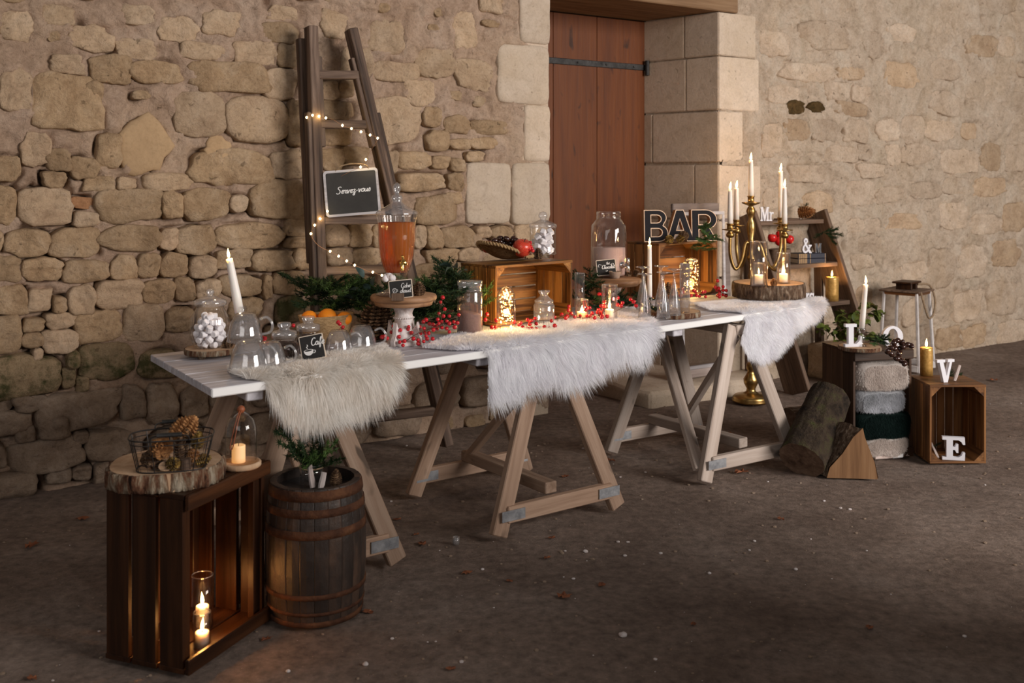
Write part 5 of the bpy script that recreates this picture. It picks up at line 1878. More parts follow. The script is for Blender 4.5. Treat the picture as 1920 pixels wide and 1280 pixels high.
def fairy(parent_label, name, loc, r, h, n, seed, ebulb, mat='fairy_jar', cat='fairy lights', energy=1.6):
    rnd = random.Random(seed)
    t = thing(name, parent_label, cat, loc)
    pts = []
    for i in range(n):
        f = i / n
        a = f * 2 * PI * 7 + rnd.uniform(-.5, .5)
        rr = r * rnd.uniform(0.45, 0.98)
        pts.append(Vector((math.cos(a) * rr, math.sin(a) * rr, h * (0.03 + 0.94 * f) + rnd.uniform(-.01, .01))))
    obj('wire', tube(bmesh.new(), spline(pts, 3), 0.0007, 4), M['copper'], t)
    bm = bmesh.new()
    ico(bm, (0, 0, 0), 1, 1)
    me = bpy.data.meshes.new('bulb')
    bm.to_mesh(me)
    bm.free()
    me.materials.append(M[mat])
    for q in pts:
        o = obj('bulb', me, None, t, loc=q)
        s = 0.0026 * rnd.uniform(0.8, 1.3)
        o.scale = (s, s, s * 1.2)
    if energy:
        lamp(t, (0, 0, h * 0.3), energy * 0.6, (1.0, 0.62, 0.2), r * 0.5, 'fairy_glow')
        lamp(t, (0, 0, h * 0.75), energy * 0.4, (1.0, 0.62, 0.2), r * 0.5, 'fairy_glow')
    return t


p, k = spot(949, 620, ZF)
bl = thing('glass_bell', 'glass bell dome on a wooden foot full of warm fairy lights in the honey crate', 'glass dome', p)
obj('foot', px_lathe([(0, 0), (21, 0), (22, 2), (21, 5), (0, 5)], k), M['tray_x'], bl)
obj('dome', px_lathe([(18, 5), (18, 58), (16, 70), (11, 79), (4, 84), (0, 85)], k), M['glass'], bl, True)
obj('knob', tube(bmesh.new(), [(0, 0, 84 * k), (0.001, 0, 91 * k)], 0.0015, 6), M['copper'], bl)
fairy('tangle of warm fairy lights inside the glass bell', 'fairy_lights', p + Vector((0, 0, 7 * k)), 14 * k, 70 * k, 72, 3, 1, energy=3.0)
p, k = spot(1020, 606, ZF)
jar('stopper_jar', 'small glass jar with a flared glass stopper in the honey crate', 'jar', p, k, [(0, .5), (18, .5), (20, 3), (20, 34), (17, 38), (16, 41)],
    [(17, 38), (18, 40), (18, 43), (14, 46), (8, 51), (7, 54), (11, 59), (11, 62), (0, 62)], mat='glass_thick')

# fruit tray and sugar jar on the honey crate
ZC2 = ZF + 0.2755
p, k = spot(947, 488, ZC2)
tray = thing('wicker_tray', 'shallow wicker tray with a curled braided rim on the honey crate', 'tray', p, A3 - 0.1)
bm = bmesh.new()
rows_ = []
nu, nv = 40, 8


def tray_h(a, f):
    curl = (1 + math.cos(2 * a - 0.5)) / 2          # two opposite sides curl up
    back_ = max(0.0, math.cos(a - PI * 0.8))
    return (2 + f * f * (5 + 27 * max(0.0, math.cos(a - 3.55)) + 10 * max(0.0, math.cos(a - 1.9)))) * k


for i in range(nu):
    a = 2 * PI * i / nu
    rows_.append([bm.verts.new((math.cos(a) * 52 * k * f, math.sin(a) * 44 * k * f, tray_h(a, f) + 0.001)) for f in [j / nv + 0.001 for j in range(nv + 1)]])
for i in range(nu):
    a, b = rows_[i], rows_[(i + 1) % nu]
    for j in range(nv):
        bm.faces.new((a[j], b[j], b[j + 1], a[j + 1]))
bmesh.ops.solidify(bm, geom=bm.faces[:], thickness=0.005)
obj('woven_bowl', bm, M['wicker'], tray, True)
for ph in (0, PI):
    pts = []
    for i in range(140):
        a = 2 * PI * i / 140
        w_ = 2.4 * k * math.sin(a * 26 + ph)
        w2 = 2.0 * k * math.cos(a * 26 + ph)
        pts.append(Vector((math.cos(a) * (53 * k + w_), math.sin(a) * (45 * k + w_), tray_h(a, 1.0) + w2 + 0.002)))
    obj('braided_rim', tube(bmesh.new(), pts, 2.3 * k, 6, True), M['straw'], tray, True)


def apple(label, loc, r, mat='apple', group='apples on the wicker tray', rot=(0, 0, 0)):
    bm = lathe(bmesh.new(), [(0, 0.12), (0.25, 0.02), (0.55, 0.06), (0.88, 0.45), (1.0, 1.0), (0.93, 1.45), (0.65, 1.75), (0.35, 1.78), (0.12, 1.62), (0, 1.55)], 28)
    o = obj('apple', bm, M[mat], None, True)
    o.scale = (r, r, r * 0.98)
    o.location = loc
    o.rotation_euler = rot
    st = obj('stem', tube(bmesh.new(), [(0, 0, 1.5), (0.05, 0.03, 2.05)], 0.06, 5), M['stem'], o)
    return tag(o, label, 'apple', group)


apple('big red and yellow apple at the right of the wicker tray', D(974, 480, p.y - 0.055), 17.5 * k, rot=(0.2, 0.3, 0))
apple('red apple behind the big one on the wicker tray', D(983, 470, p.y + 0.045), 12 * k, rot=(0, -0.2, 1))
apple('pale russet apple at the left end of the wicker tray', D(916, 474, p.y + 0.03), 13 * k, rot=(0, 0, 2))
apple('small red apple behind the dark nuts on the tray', D(943, 470, p.y + 0.05), 11 * k, rot=(0, 0, 4))
bm = bmesh.new()
lathe(bm, [(0, -1.15), (0.5, -1.0), (0.95, -0.35), (1.0, 0.2), (0.7, 0.85), (0.25, 1.12), (0, 1.15)], 16)
NUT = bpy.data.meshes.new('chestnut')
bm.to_mesh(NUT)
bm.free()
NUT.shade_smooth()
NUT.materials.append(M['chestnut'])


def nutcluster(label, pix, dep, r, group=None, stem=None):
    t = thing('acorn_branch', label, 'nuts', D(pix[0][0], pix[0][1], dep))
    o0 = t.location.copy()
    bm = bmesh.new()
    c = D(stem[0], stem[1], dep) if stem else o0
    for x, y in pix:
        q = D(x, y, dep + random.uniform(-.015, .015))
        o = obj('nut', NUT, None, t, loc=q - o0)
        o.scale = (r, r, r * 1.15)
        o.rotation_euler = [random.uniform(0, 6) for _ in range(3)]
        tube(bm, [c - o0, (c + q) / 2 - o0 + Vector((0, 0, .004)), q - o0], 0.0011, 4)
    obj('stem', bm, M['stem'], t)
    return t


nutcluster('cluster of glossy dark brown nuts lying across the wicker tray', [(937, 447), (950, 448), (944, 455), (952, 459), (962, 448), (957, 456), (966, 450), (939, 453), (928, 451), (955, 465), (948, 466)], p.y - 0.02, 5.6 * k, stem=(950, 462))
sprig('handful of red berries beside the big apple on the tray', [(994, 455), (995, 462), (993, 467), (999, 470), (990, 474), (997, 466)], lambda x, y: p.y - 0.07, [(996, 478), (995, 468), (994, 458)], 3.4, zmin=ZC2)
q, k2 = spot(1009, 486, ZC2)
pinecone('dark little pine cone in front of the jar of white cubes', q, 10 * k2, 21 * k2, 'cone', 12)
p, k = spot(1018, 477, ZC2)
jar('sugar_jar', 'wide glass jar of white marshmallow pieces with a ball lid on the honey crate', 'jar', p, k, [(0, .5), (25, .5), (26, 2), (25, 4), (24.5, 6), (24.5, 48), (25, 50)],
    [(25, 50), (26, 52), (26, 56), (24, 58), (12, 63), (6, 65), (5, 67), (8, 70), (8.5, 74), (6, 79), (0, 81)])
bm = bmesh.new()
box(bm, -1, -1, -1.3, 1, 1, 1.3, 0.25)
SUG = bpy.data.meshes.new('marshmallow')
bm.to_mesh(SUG)
bm.free()
SUG.materials.append(M['mallow'])
for lev in range(5):
    for j in range(5 if lev < 4 else 3):
        rr, a = (0, 0) if j == 0 else (14.0, 2 * PI * (j + 0.5 * lev) / 4)
        o = bpy.data.objects.new('marshmallow', SUG)
        COL.objects.link(o)
        s = 4.9 * k * random.uniform(.85, 1.1)
        o.scale = (s, s, s)
        o.location = p + Vector((math.cos(a) * rr * k, math.sin(a) * rr * k, (8 + lev * 8.6) * k))
        o.rotation_euler = [random.uniform(0, 6) for _ in range(3)]
        tag(o, 'chunky white marshmallow piece in the ' + LAYER[lev] + ' layer inside the ball lidded jar', 'marshmallow', 'marshmallow pieces in the ' + LAYER[lev] + ' layer of the ball lidded jar')

# ------------------------------------------------------------------ candle glasses and chocolate stand, middle right
random.seed(17)
p, k = spot(1087, 590, ZT)
glass_cyl('tall narrow glass cylinder beside the honey crate', p, 9.5 * k, 78 * k)
p, k = spot(1091, 598, ZT + 0.015)
glass_cyl('short tealight glass glowing behind the red berries', p, 12.5 * k, 37 * k)
candle('lit tealight in the short glass', p + Vector((0, 0, 0.004)), 9 * k, 12 * k, mat='wax_warm', fl=0.026, energy=0.7)
p, k = spot(1143, 598, ZT + 0.015)
glass_cyl('medium hurricane glass with a candle in front of the chocolate stand', p, 15 * k, 64 * k)
candle('lit white pillar candle in the medium hurricane glass', p + Vector((0, 0, 0.004)), 8.5 * k, 17 * k, fl=0.03, energy=0.6)

p, k = spot(1150, 578, ZT)
cs2 = thing('cake_stand', 'round wooden stand on a white pedestal under the chocolate dispenser', 'cake stand', p)
hh = 47
obj('pedestal', lathe(bmesh.new(), [(r * k, h * k) for r, h in [(0, 0), (27, 0), (27, 3), (20, 8), (14, 20), (12, 30), (15, 38), (22, 44), (0, 44)]], 40, wob=lambda a, z: 1 + 0.04 * math.cos(7 * a)), M['whitewash'], cs2, True)
obj('tray', lathe(bmesh.new(), [(r * k, h * k) for r, h in [(0, 44), (46, 44), (48, 47), (52, 49), (53, 52), (52, 56), (0, 56)]], 56), M['tray_x'], cs2, True)
zt2 = p.z + 56 * k
p, k = spot(1141, 517, zt2)
dz = thing('drinks_dispenser', 'squared glass dispenser of cocoa milk with a chrome tap and screw lid', 'drinks dispenser', p)
obj('glass_body', lathe(bmesh.new(), [(r * k, h * k) for r, h in [(0, .5), (30, .5), (32.5, 4), (33, 40), (33, 82), (31, 95), (25, 104), (22.5, 107), (22, 110)]], 96, wob=lambda a, z: 1 + (0.012 * math.cos(24 * a) if z < 62 * k else 0.035 * math.cos(12 * a) * math.sin(z / k * 0.35))), M['glass_cut'], dz, True)
obj('lid', px_lathe([(22, 107), (23, 108), (23, 112), (22, 113), (23, 114), (23, 119), (22, 121), (0, 121)], k), M['glass_cut'], dz, True)
o = obj('cocoa_milk', px_lathe([(0, 2), (30, 2), (31, 5), (31.3, 53), (0, 53)], k, 64), M['cocoa_milk'], None, True, loc=p)
tag(o, 'pinkish cocoa milk in the squared dispenser', 'drink', None, 'stuff')
tp = obj('tap', tube(bmesh.new(), spline([(0, 0, 0), (8 * k, -6 * k, 0), (11 * k, -8 * k, -3 * k), (11 * k, -8 * k, -12 * k)], 4), 3.4 * k, 10), M['chrome'], dz, True, loc=(22 * k, -24 * k, 22 * k))
obj('tap_lever', tube(bmesh.new(), [(11 * k, -8 * k, 0), (11.5 * k, -9 * k, 14 * k)], 2.8 * k, 8), M['chrome'], tp, True)
bm = bmesh.new()
ico(bm, (0, 0, 0), 6.5 * k, 2, (1, 0.6, 1))
obj('tap_collar', bm, M['chrome'], tp, True)
t, wv, hv = sign('slate_sign', 'little slate sign lettered Hot Chocolat before the cocoa milk dispenser', ((1120, 488), (1157, 486), (1157, 514), (1120, 518)), p.y - 0.115, 0.035)
bm = bmesh.new()
script(bm, 'Chocolat', wv * .2, hv * .42, wv * .66 / twid('Chocolat'), .15, -0.0012)
GL['H'] = ([[(.05, .95), (.08, .0)], [(.42, 1.), (.4, .0)], [(.06, .5), (.42, .55)]], .5)
script(bm, 'Hot', wv * .42, hv * .68, wv * .13, .15, -0.0012)
for sx in (-1, 1):
    cx_ = wv * .5
    ribbon(bm, [(q.x, q.y) for q in spline([(cx_ + sx * wv * .22, hv * .66, 0), (cx_ + sx * wv * .36, hv * .72, 0), (cx_ + sx * wv * .40, hv * .58, 0), (cx_ + sx * wv * .34, hv * .56, 0)], 5)], wv * .022, -0.0012)
ribbon(bm, [(q.x, q.y) for q in spline([(wv * .45, hv * .3, 0), (wv * .5, hv * .25, 0), (wv * .55, hv * .3, 0), (wv * .5, hv * .33, 0)], 5)], wv * .02, -0.0012)
obj('lettering', bm, M['chalk'], t)
q = D(1153, 519, p.y - 0.14)
q.z = zt2
o = obj('clay_bowl', lathe(bmesh.new(), [(0, 0), (7.5 * k, 0), (8.5 * k, 2 * k), (11.5 * k, 12 * k), (11 * k, 13 * k), (10 * k, 12 * k), (7 * k, 3 * k), (0, 3 * k)], 28), M['clay'], None, True, loc=q)
tag(o, 'small rough clay bowl beside the chocolate sign', 'bowl')
for i, (x, y) in enumerate(((1182, 517), (1192, 516))):
    q, k2 = spot(x, y, zt2)
    pinecone(('small dark pine cone right of the chrome tap', 'small dark pine cone at the right edge of the chocolate stand')[i], q + Vector((-.012, 0, 0.008)), 7 * k2, 13 * k2, 'cone', 30 + i, (1.2, 0, i))

# ------------------------------------------------------------------ BAR letters on the right crate
ZC3 = ZF + 0.3125


def arc(cx, cz, r, a0, a1, n=10, ry=None):
    return [(cx + r * math.cos(math.radians(a0 + (a1 - a0) * i / n)), cz + (ry or r) * math.sin(math.radians(a0 + (a1 - a0) * i / n))) for i in range(n + 1)]


def inset(lp, d):
    """move a closed loop to its left by d"""
    n = len(lp)
    out = []
    for i in range(n):
        p0, p1, p2 = Vector(lp[i - 1]), Vector(lp[i]), Vector(lp[(i + 1) % n])
        a, b = (p1 - p0), (p2 - p1)
        if a.length < 1e-9 or b.length < 1e-9:
            continue
        a.normalize()
        b.normalize()
        n1, n2 = Vector((-a.y, a.x)), Vector((-b.y, b.x))
        m_ = n1 + n2
        if m_.length < 1e-6: m_ = n1
        m_ = m_ / max(0.35, (m_.length_squared / 2))
        q = p1 + m_ * d
        out.append((q.x, q.y))
    return out


LB = [[(0, 0), (.40, 0)] + arc(.40, .27, .27, -90, 60, 10)[1:] + arc(.38, .75, .25, -40, 90, 9) + [(0, 1)],
      [(.2, .40), (.2, .17), (.38, .17)][::-1] + []]
LB = [LB[0], [(.2, .17)] + [(.2, .41)] + [(.38, .41)] + arc(.38, .29, .12, 90, -90, 6)[1:], [(.2, .6)] + [(.2, .83)] + [(.36, .83)] + arc(.36, .715, .115, 90, -90, 6)[1:]]
LA = [[(0, 0), (.21, 0), (.27, .2), (.56, .2), (.62, 0), (.84, 0), (.53, 1), (.30, 1)], [(.32, .36), (.415, .70), (.51, .36)]]
LR = [[(0, 0), (.21, 0), (.21, .36), (.30, .36), (.48, 0), (.72, 0), (.52, .40)] + arc(.40, .68, .32, -55, 90, 10)[0:] + [(0, 1)], [(.21, .53), (.21, .83), (.38, .83)] + arc(.38, .68, .15, 90, -90, 8)[1:]]
bb0, bb1 = P(1207, 458, ZC3), P(1337, 450, ZC3)
q0 = D(1208, 457, CR3.location.y + 0.13)
q0.z = ZC3
barT = thing('bar_sign', 'big black wooden letters reading BAR with pale outlines on the right crate', 'sign', q0)
barT.rotation_euler = (-0.05, 0, math.radians(14))
kb = q0.y / F
hB = 60 * kb
for lt, x0, wx in ((LB, 0, 47), (LA, 44, 56), (LR, 96, 51)):
    mw = max(x for x, _ in lt[0])
    sx = wx * kb / mw / math.cos(math.radians(14))
    loops = [[(x0 * kb + x * sx, z * hB) for x, z in lp] for lp in lt]
    L_ = obj('letter', polyprism(bmesh.new(), loops, 0.0, 0.035, lambda x, y, z: (x, z, y)), M['plywood'], barT)
    obj('pale_outline', polyprism(bmesh.new(), loops, -0.002, 0.0, lambda x, y, z: (x, z, y)), M['cream_edge'], L_)
    dd = 1.5 * kb
    ins = [inset(lp, dd) for lp in loops]
    obj('black_face', polyprism(bmesh.new(), ins, -0.0032, -0.0018, lambda x, y, z: (x, z, y)), M['black_face'], L_)
for i, (x, y, mt, r) in enumerate(((1254, 456, 'cone_gold', 9), (1268, 455, 'cone_gold', 8), (1279, 450, 'cone', 10))):
    q, k = spot(x, y, ZC3)
    pinecone(('gilded little pine cone below the letter B on the crate', 'gilded little pine cone below the letter A on the crate', 'brown pine cone leaning on the letter A')[i], D(x, y - 4, CR3.location.y + 0.06), r * k, 17 * k, mt, 40 + i, (1.1, 0, i * 1.3))
garland('bright cedar sprig hanging over the front of the right crate below the letter R', [(1322, 428), (1318, 445), (1328, 455), (1312, 468)], CR3.location.y + 0.02, 24, 0.022, 'c', 'needle_bright', sc=0.75, zmin=ZC3 - 0.1)

# in and before the right crate
p, k = spot(1296, 553, ZF)
jar('clip_jar', 'clip top glass jar wrapped in fairy lights inside the right crate', 'jar', p, k, [(0, .5), (15, .5), (16, 3), (16, 52), (14, 58), (12, 60), (12, 63)], [(13, 63), (13, 66), (8, 69), (0, 70)])
fairy('tangle of fairy lights inside the clip top jar', 'fairy_lights', p + Vector((0, 0, 3 * k)), 14 * k, 62 * k, 56, 5, 1, energy=1.8)
q, k = spot(1254, 556, ZF)
pinecone('dark upright pine cone in the left of the right crate', q + Vector((0, .02, .0)), 9 * k, 26 * k, 'cone', 50)
p, k = spot(1218, 580, ZT)
hd = thing('candle_holder', 'small cut glass holder of the white taper by the champagne glasses', 'candle holder', p)
obj('glass_stem', px_lathe([(0, 0), (11, 0), (10, 3), (4, 6), (6, 10), (4, 14), (7, 18), (7, 22), (4.5, 22), (4.5, 18), (0, 17)], k), M['glass_cut'], hd, True)
candle('slim lit white taper candle behind the champagne glasses', p + Vector((0, 0, 17 * k)), 4.6 * k, 104 * k, fl=0.032, energy=0.8, taper=0.75, name='taper_candle')
sl2, zs2 = slab('wood_slice', 'pale round wood slice under the upturned champagne glasses', 'wood slice', 1262, 592, ZT, 51, 10, 'bark_pale', seed=7)
FLU = [(0, 86), (12.5, 86), (13, 85), (5, 83.5), (2, 81), (1.7, 70), (3, 62), (7, 44), (11.5, 18), (13, 0), (12.3, 0), (10.8, 18), (6.3, 44), (2, 58), (0, 59)]
for x, y, z, lab in ((1209, 599, ZT + 0.01, 'upturned champagne flute at the far left, by the white fur'), (1205, 586, ZT + 0.005, 'upturned champagne flute behind the leftmost one'), (1244, 596, zs2, 'upturned champagne flute at the front of the wood slice'),
                     (1240, 584, zs2, 'upturned champagne flute behind the front one on the slice'), (1264, 590, zs2, 'upturned champagne flute in the middle of the wood slice')):
    p, k = spot(x, y, z)
    t = thing('champagne_flute', lab, 'glass', p, 0, 'upturned champagne flutes')
    obj('glass_bowl', lathe(bmesh.new(), [(r * k, h * k) for r, h in FLU], 48, wob=lambda a, z_: 1 + (0.025 * math.cos(10 * a) if z_ < 60 * k else 0)), M['glass_flute'], t, True)
    obj('foot_rim', tube(bmesh.new(), [(math.cos(a) * 12.7 * k, math.sin(a) * 12.7 * k, 85.5 * k) for a in np.linspace(0, 2 * PI, 33)[:-1]], 0.7 * k, 5, True), M['glass_thick'], t, True)
    obj('rim', tube(bmesh.new(), [(math.cos(a) * 12.6 * k, math.sin(a) * 12.6 * k, 0.001) for a in np.linspace(0, 2 * PI, 33)[:-1]], 0.5 * k, 5, True), M['glass_thick'], t, True)
p, k = spot(1284, 586, zs2)
glass_cyl('straight tall glass tumbler at the right of the wood slice', p, 9.5 * k, 92 * k, 'glass', 'glass_flute', name='tall_tumbler')

# log slice with two candles
sl3, zs3 = slab('log_slice', 'thick rough barked log slice on the fur at the right end of the table', 'wood slice', 1441, 556, ZT + 0.02, 67, 27, 'bark', seed=11, jag=0.05)
p, k = spot(1423, 535, zs3)
glass_cyl('large hurricane glass on the log slice', p, 16.5 * k, 82 * k)
glass_cyl('small glass holding a candle inside the large hurricane glass', p + Vector((0, 0, .005)), 11.5 * k, 40 * k)
candle('lit white pillar candle inside the nested glasses on the log slice', p + Vector((0, 0, 0.010)), 7.8 * k, 17 * k, fl=0.03, energy=1.0)
p, k = spot(1469, 531, zs3)
glass_cyl('slimmer hurricane glass at the right of the log slice', p, 12.5 * k, 57 * k)
candle('lit white pillar candle in the slimmer glass on the log slice', p + Vector((0, 0, 0.006)), 7.8 * k, 16 * k, fl=0.03, energy=1.0)
q, k = spot(1451, 536, zs3)
pinecone('tiny reddish pine cone between the candles on the log slice', q, 7.5 * k, 14 * k, 'cone_tan', 60)

# ------------------------------------------------------------------ brass candelabra standing on the floor
p = P(1408, 752, 0)
k = p.y / F
cn = thing('candelabra', 'tall floor standing brass candelabra with five lit tapers behind the table', 'candelabra', Vector((p.x, p.y, 0)))
stemz = (752 - 372) * k
obj('base', px_lathe([(0, 0), (34, 0), (35, 3), (33, 6), (34, 8), (30, 12), (16, 15), (9, 19), (8, 24), (13, 34), (14, 42), (8, 52), (6, 58), (9, 62), (8, 70), (4, 78), (0, 78)], k, 40), M['brass'], cn, True)
obj('pole', px_lathe([(0, 70), (4.5, 72), (4.5, 230), (6, 236), (4, 240), (4, 262), (8, 266), (8, 270), (4, 275), (4.5, 290), (7, 298), (6, 302), (5, 304), (9, 322), (8, 334), (4, 342), (7, 350), (9, 356), (7, 362), (4, 366), (17, 371), (17, 373), (6, 373), (6, 383), (8, 384), (7, 385), (0, 385)], k, 32), M['brass'], cn, True)
yb_, x0_ = p.y, p.x
ctr = D(1422, 372, p.y)
cn_dx = ctr.x - p.x
for ch_ in cn.children:
    if ch_.name.startswith('pole'): ch_.matrix_local = Matrix.Shear('XY', 4, (0, 0)) if False else Matrix.Translation((0, 0, 0))
ARMS = ((1369, 444, -0.03), (1381, 436, 0.2), (1471, 445, -0.12), (1464, 432, 0.16))
tops = [(p + Vector((0, 0, 383 * k)))]
for ax_, ay_, dd in ARMS:
    e = D(ax_, ay_, p.y + dd)
    e0 = Vector((0, 0, (752 - 459) * k))
    e = e - Vector((p.x, p.y, 0))
    h_ = Vector((e.x, e.y, 0))
    pts = spline([e0, e0 + h_ * 0.25 + Vector((0, 0, 0.012)), e0 + h_ * 0.45 + Vector((0, 0, -0.10)), e0 + h_ * 0.75 + Vector((0, 0, -0.155)), Vector((e.x, e.y, 0)) * 0.99 + Vector((0, 0, e.z - 0.12)), e], 7)
    arm = obj('arm', tube(bmesh.new(), pts, 3.2 * k, 8), M['brass'], cn, True)
    obj('drip_pan', px_lathe([(3, -2), (7, 0), (8, 4), (6, 8), (3, 11), (15, 13), (15, 14.5), (6, 15), (6, 23), (7.5, 24), (7, 25), (0, 25)], k, 28, loc=tuple(e)), M['brass'], arm, True)
    tops.append(Vector((p.x, p.y, 0)) + e + Vector((0, 0, 22 * k)))
hts = (68, 66, 62, 72, 90)
for i, q in enumerate(tops):
    kk = q.y / F
    candle('lit white taper candle ' + ('on the centre of the candelabra', 'on the near left arm of the candelabra', 'on the far left arm of the candelabra', 'on the near right arm of the candelabra', 'on the far right arm of the candelabra')[i],
           q, 5.0 * kk, hts[i] * kk, fl=0.045, energy=(0.8, 0.25, 0.25, 0.4, 1.0)[i], taper=0.7, name='taper_candle', group='tapers of the candelabra')

# ------------------------------------------------------------------ things on the display shelf
random.seed(33)


def prism_letter(name, label, loops, loc, sx, sz, th, m, rz=0.0, group=None, cat='letter', tilt=0.0):
    L_ = [[(x * sx, z * sz) for x, z in lp] for lp in loops]
    bm = polyprism(bmesh.new(), L_, 0.0, th, lambda x, y, z: (x, z, y))
    o = obj(name, bm, m)
    o.location = loc
    o.rotation_euler = (-tilt, 0, rz)
    return tag(o, label, cat, group)


def ring(rx, rz_, cx, cz, n=28, rev=False):
    q = [(cx + rx * math.cos(2 * PI * i / n), cz + rz_ * math.sin(2 * PI * i / n)) for i in range(n)]
    return q[::-1] if rev else q


F_M = [[(0, 0), (.28, 0), (.28, .1), (.2, .1), (.2, .72), (.46, .0), (.56, 0), (.8, .72), (.8, .1), (.72, .1), (.72, 0), (1.04, 0), (1.04, .1), (.96, .1), (.96, .9), (1.04, .9), (1.04, 1), (.76, 1), (.53, .38), (.30, 1), (0, 1), (0, .9), (.08, .9), (.08, .1), (0, .1)]]
F_r = [[(0, 0), (.34, 0), (.34, .09), (.25, .09), (.25, .42), (.36, .53), (.5, .48), (.52, .62), (.36, .66), (.25, .55), (.25, .65), (0, .65), (0, .56), (.1, .56), (.1, .09), (0, .09)]]
F_s = [[(0, .0), (.06, 0), (.1, .04), (.24, -.01), (.4, .06), (.43, .2), (.36, .31), (.16, .39), (.15, .5), (.24, .56), (.34, .5), (.37, .42), (.42, .42), (.42, .66), (.37, .66), (.34, .62), (.2, .67), (.06, .6), (.02, .46), (.1, .34), (.29, .26), (.3, .13), (.2, .08), (.1, .14), (.06, .24), (0, .24)]]
F_amp = [[(.72, 0), (.98, 0), (.74, .26), (.88, .44), (.96, .46), (.96, .54), (.66, .54), (.66, .46), (.75, .45), (.66, .34), (.44, .58), (.58, .74), (.56, .92), (.4, 1.0), (.24, .95), (.17, .8), (.26, .58), (.08, .42), (.04, .22), (.14, .05), (.34, 0), (.52, .05), (.62, .12)],
         [(.32, .5), (.54, .24), (.42, .14), (.28, .14), (.2, .25), (.24, .4)], [(.37, .66), (.31, .8), (.38, .88), (.45, .8)]]
q = SP(0, 1426, 0.03)
k = q.y / F
hw = A3 - 0.6
tag(prism_letter('white_letters', 'white serif letters Mr standing on the top shelf', F_M, q, 17 * k, 26 * k, 0.02, M['white_paint'], 0.25), 'white serif letters Mr standing on the top shelf', 'letters')
mr = bpy.data.objects[-1] if False else None
for o_ in [o for o in bpy.data.objects if o.name == 'white_letters']:
    r_ = obj('letter', polyprism(bmesh.new(), [[(x * 17 * k + 18.5 * k, z * 26 * k) for x, z in F_r[0]]], 0, 0.02, lambda x, y, z: (x, z, y)), M['white_paint'], o_)
q = SP(0, 1480, 0.05)
o = obj('wooden_tray', mbox(-0.11, -0.05, 0, 0.06, 0.05, 0.012, 0.003), M['old_x'], loc=q)
o.rotation_euler = (0, 0, TH)
tag(o, 'thin wooden board under the pine cone on the top shelf', 'board')
pinecone('reddish pine cone lying on a board on the top shelf', q + Vector((0.06, 0, 0.045)), 13 * k, 34 * k, 'cone_tan', 70, (1.4, 0.2, 1.0))
greens('eucalyptus_sprig', 'dry grey green sprig behind the pine cone on the top shelf', 'greenery', q + Vector((0.09, 0.02, 0.05)), [(Vector((0, 0, 0)), 0.3, 0.9, 'c', 1.0), (Vector((0.01, 0, 0)), 1.4, 0.6, 'c', 0.9)])
# middle shelf
q = SP(1, 1462, 0.06)
k = q.y / F
bt = thing('wicker_basket', 'dark wicker basket of red apples on the middle shelf', 'basket', q, TH)
prof = [(0, 0)]
for i in range(9):
    prof += [((20 + 3 * i / 8) * k, (i * 3.4 + .2) * k), ((21 + 3 * i / 8) * k, (i * 3.4 + 2) * k)]
prof += [(21 * k, 30 * k), (18 * k, 3 * k), (0, 3 * k)]
obj('woven_wall', lathe(bmesh.new(), prof, 40, 1.0, 0.75), M['old_x'], bt, True)
for i, (x, y) in enumerate(((1447, 447), (1461, 441), (1478, 449), (1462, 452))):
    a_ = D(x, y + 7, q.y - 0.03 + (0.05 if i == 1 else 0))
    apple(('glossy red apple at the left of the shelf basket', 'glossy red apple at the back of the shelf basket', 'glossy red apple at the right of the shelf basket', 'glossy red apple at the front of the shelf basket')[i], a_, 8.6 * k, 'apple_red', 'red apples in the shelf basket', (0.2 * i, 0.1, i))
q = SP(1, 1497, 0.03)
zb0 = 0.0
for i in range(2):
    b_ = thing('book', ('navy book with gilt bands, lower of two under the ampersand', 'navy book with gilt bands, upper of two under the ampersand')[i], 'book', q + Vector((0.0, 0, zb0 + 0.001)), math.radians(18), 'navy books on the middle shelf')
    W_, D_, T_ = 62 * k, 0.13, 9.3 * k
    obj('cover', mbox(0, 0, 0, W_, D_, T_, 0.003), M['book'], b_)
    obj('pages', mbox(-0.001, 0.006, 0.003, W_ + 0.001, D_ + 0.001, T_ - 0.003, 0), M['paper'], b_)
    bm = bmesh.new()
    for f in (.02, .05, .09, .12, .16, .19, .23, .26, .29, .42, .95):
        box(bm, f * W_, -0.0012, 0.001, f * W_ + 0.0026, 0.004, T_ - 0.001)
    obj('gilt_bands', bm, M['gilt'], b_)
    zb0 += T_ + 0.001
q2 = D(1504, 459, q.y + 0.03)
prism_letter('white_ampersand', 'white ampersand standing on the two navy books', F_amp, Vector((q2.x, q2.y, q.z + zb0 + 0.002)), 22 * k, 29 * k, 0.022, M['white_paint'], 0.3, cat='letter')
q3 = D(1529, 459, q.y + 0.06)
prism_letter('silver_letter', 'small mirrored silver letter M on the books beside the ampersand', F_M, Vector((q3.x, q3.y, q.z + zb0 + 0.002)), 13 * k, 18 * k, 0.012, M['chrome'], 0.3)
greens('conifer_sprig', 'green conifer sprig hung on the right side of the middle shelf', 'greenery', D(1545, 437, q.y + 0.05),
       [(Vector((0, 0, 0)), 0.1, -0.1, 'a', 0.9), (Vector((0.0, 0, 0.01)), 0.3, 0.15, 'b', 1.0), (Vector((0.02, 0, 0)), 0.0, -0.9, 'b', 0.9), (Vector((0, 0, 0.01)), 2.6, -0.6, 'c', 0.9), (Vector((0.01, 0, 0)), -0.6, -0.4, 'b', 0.8)])
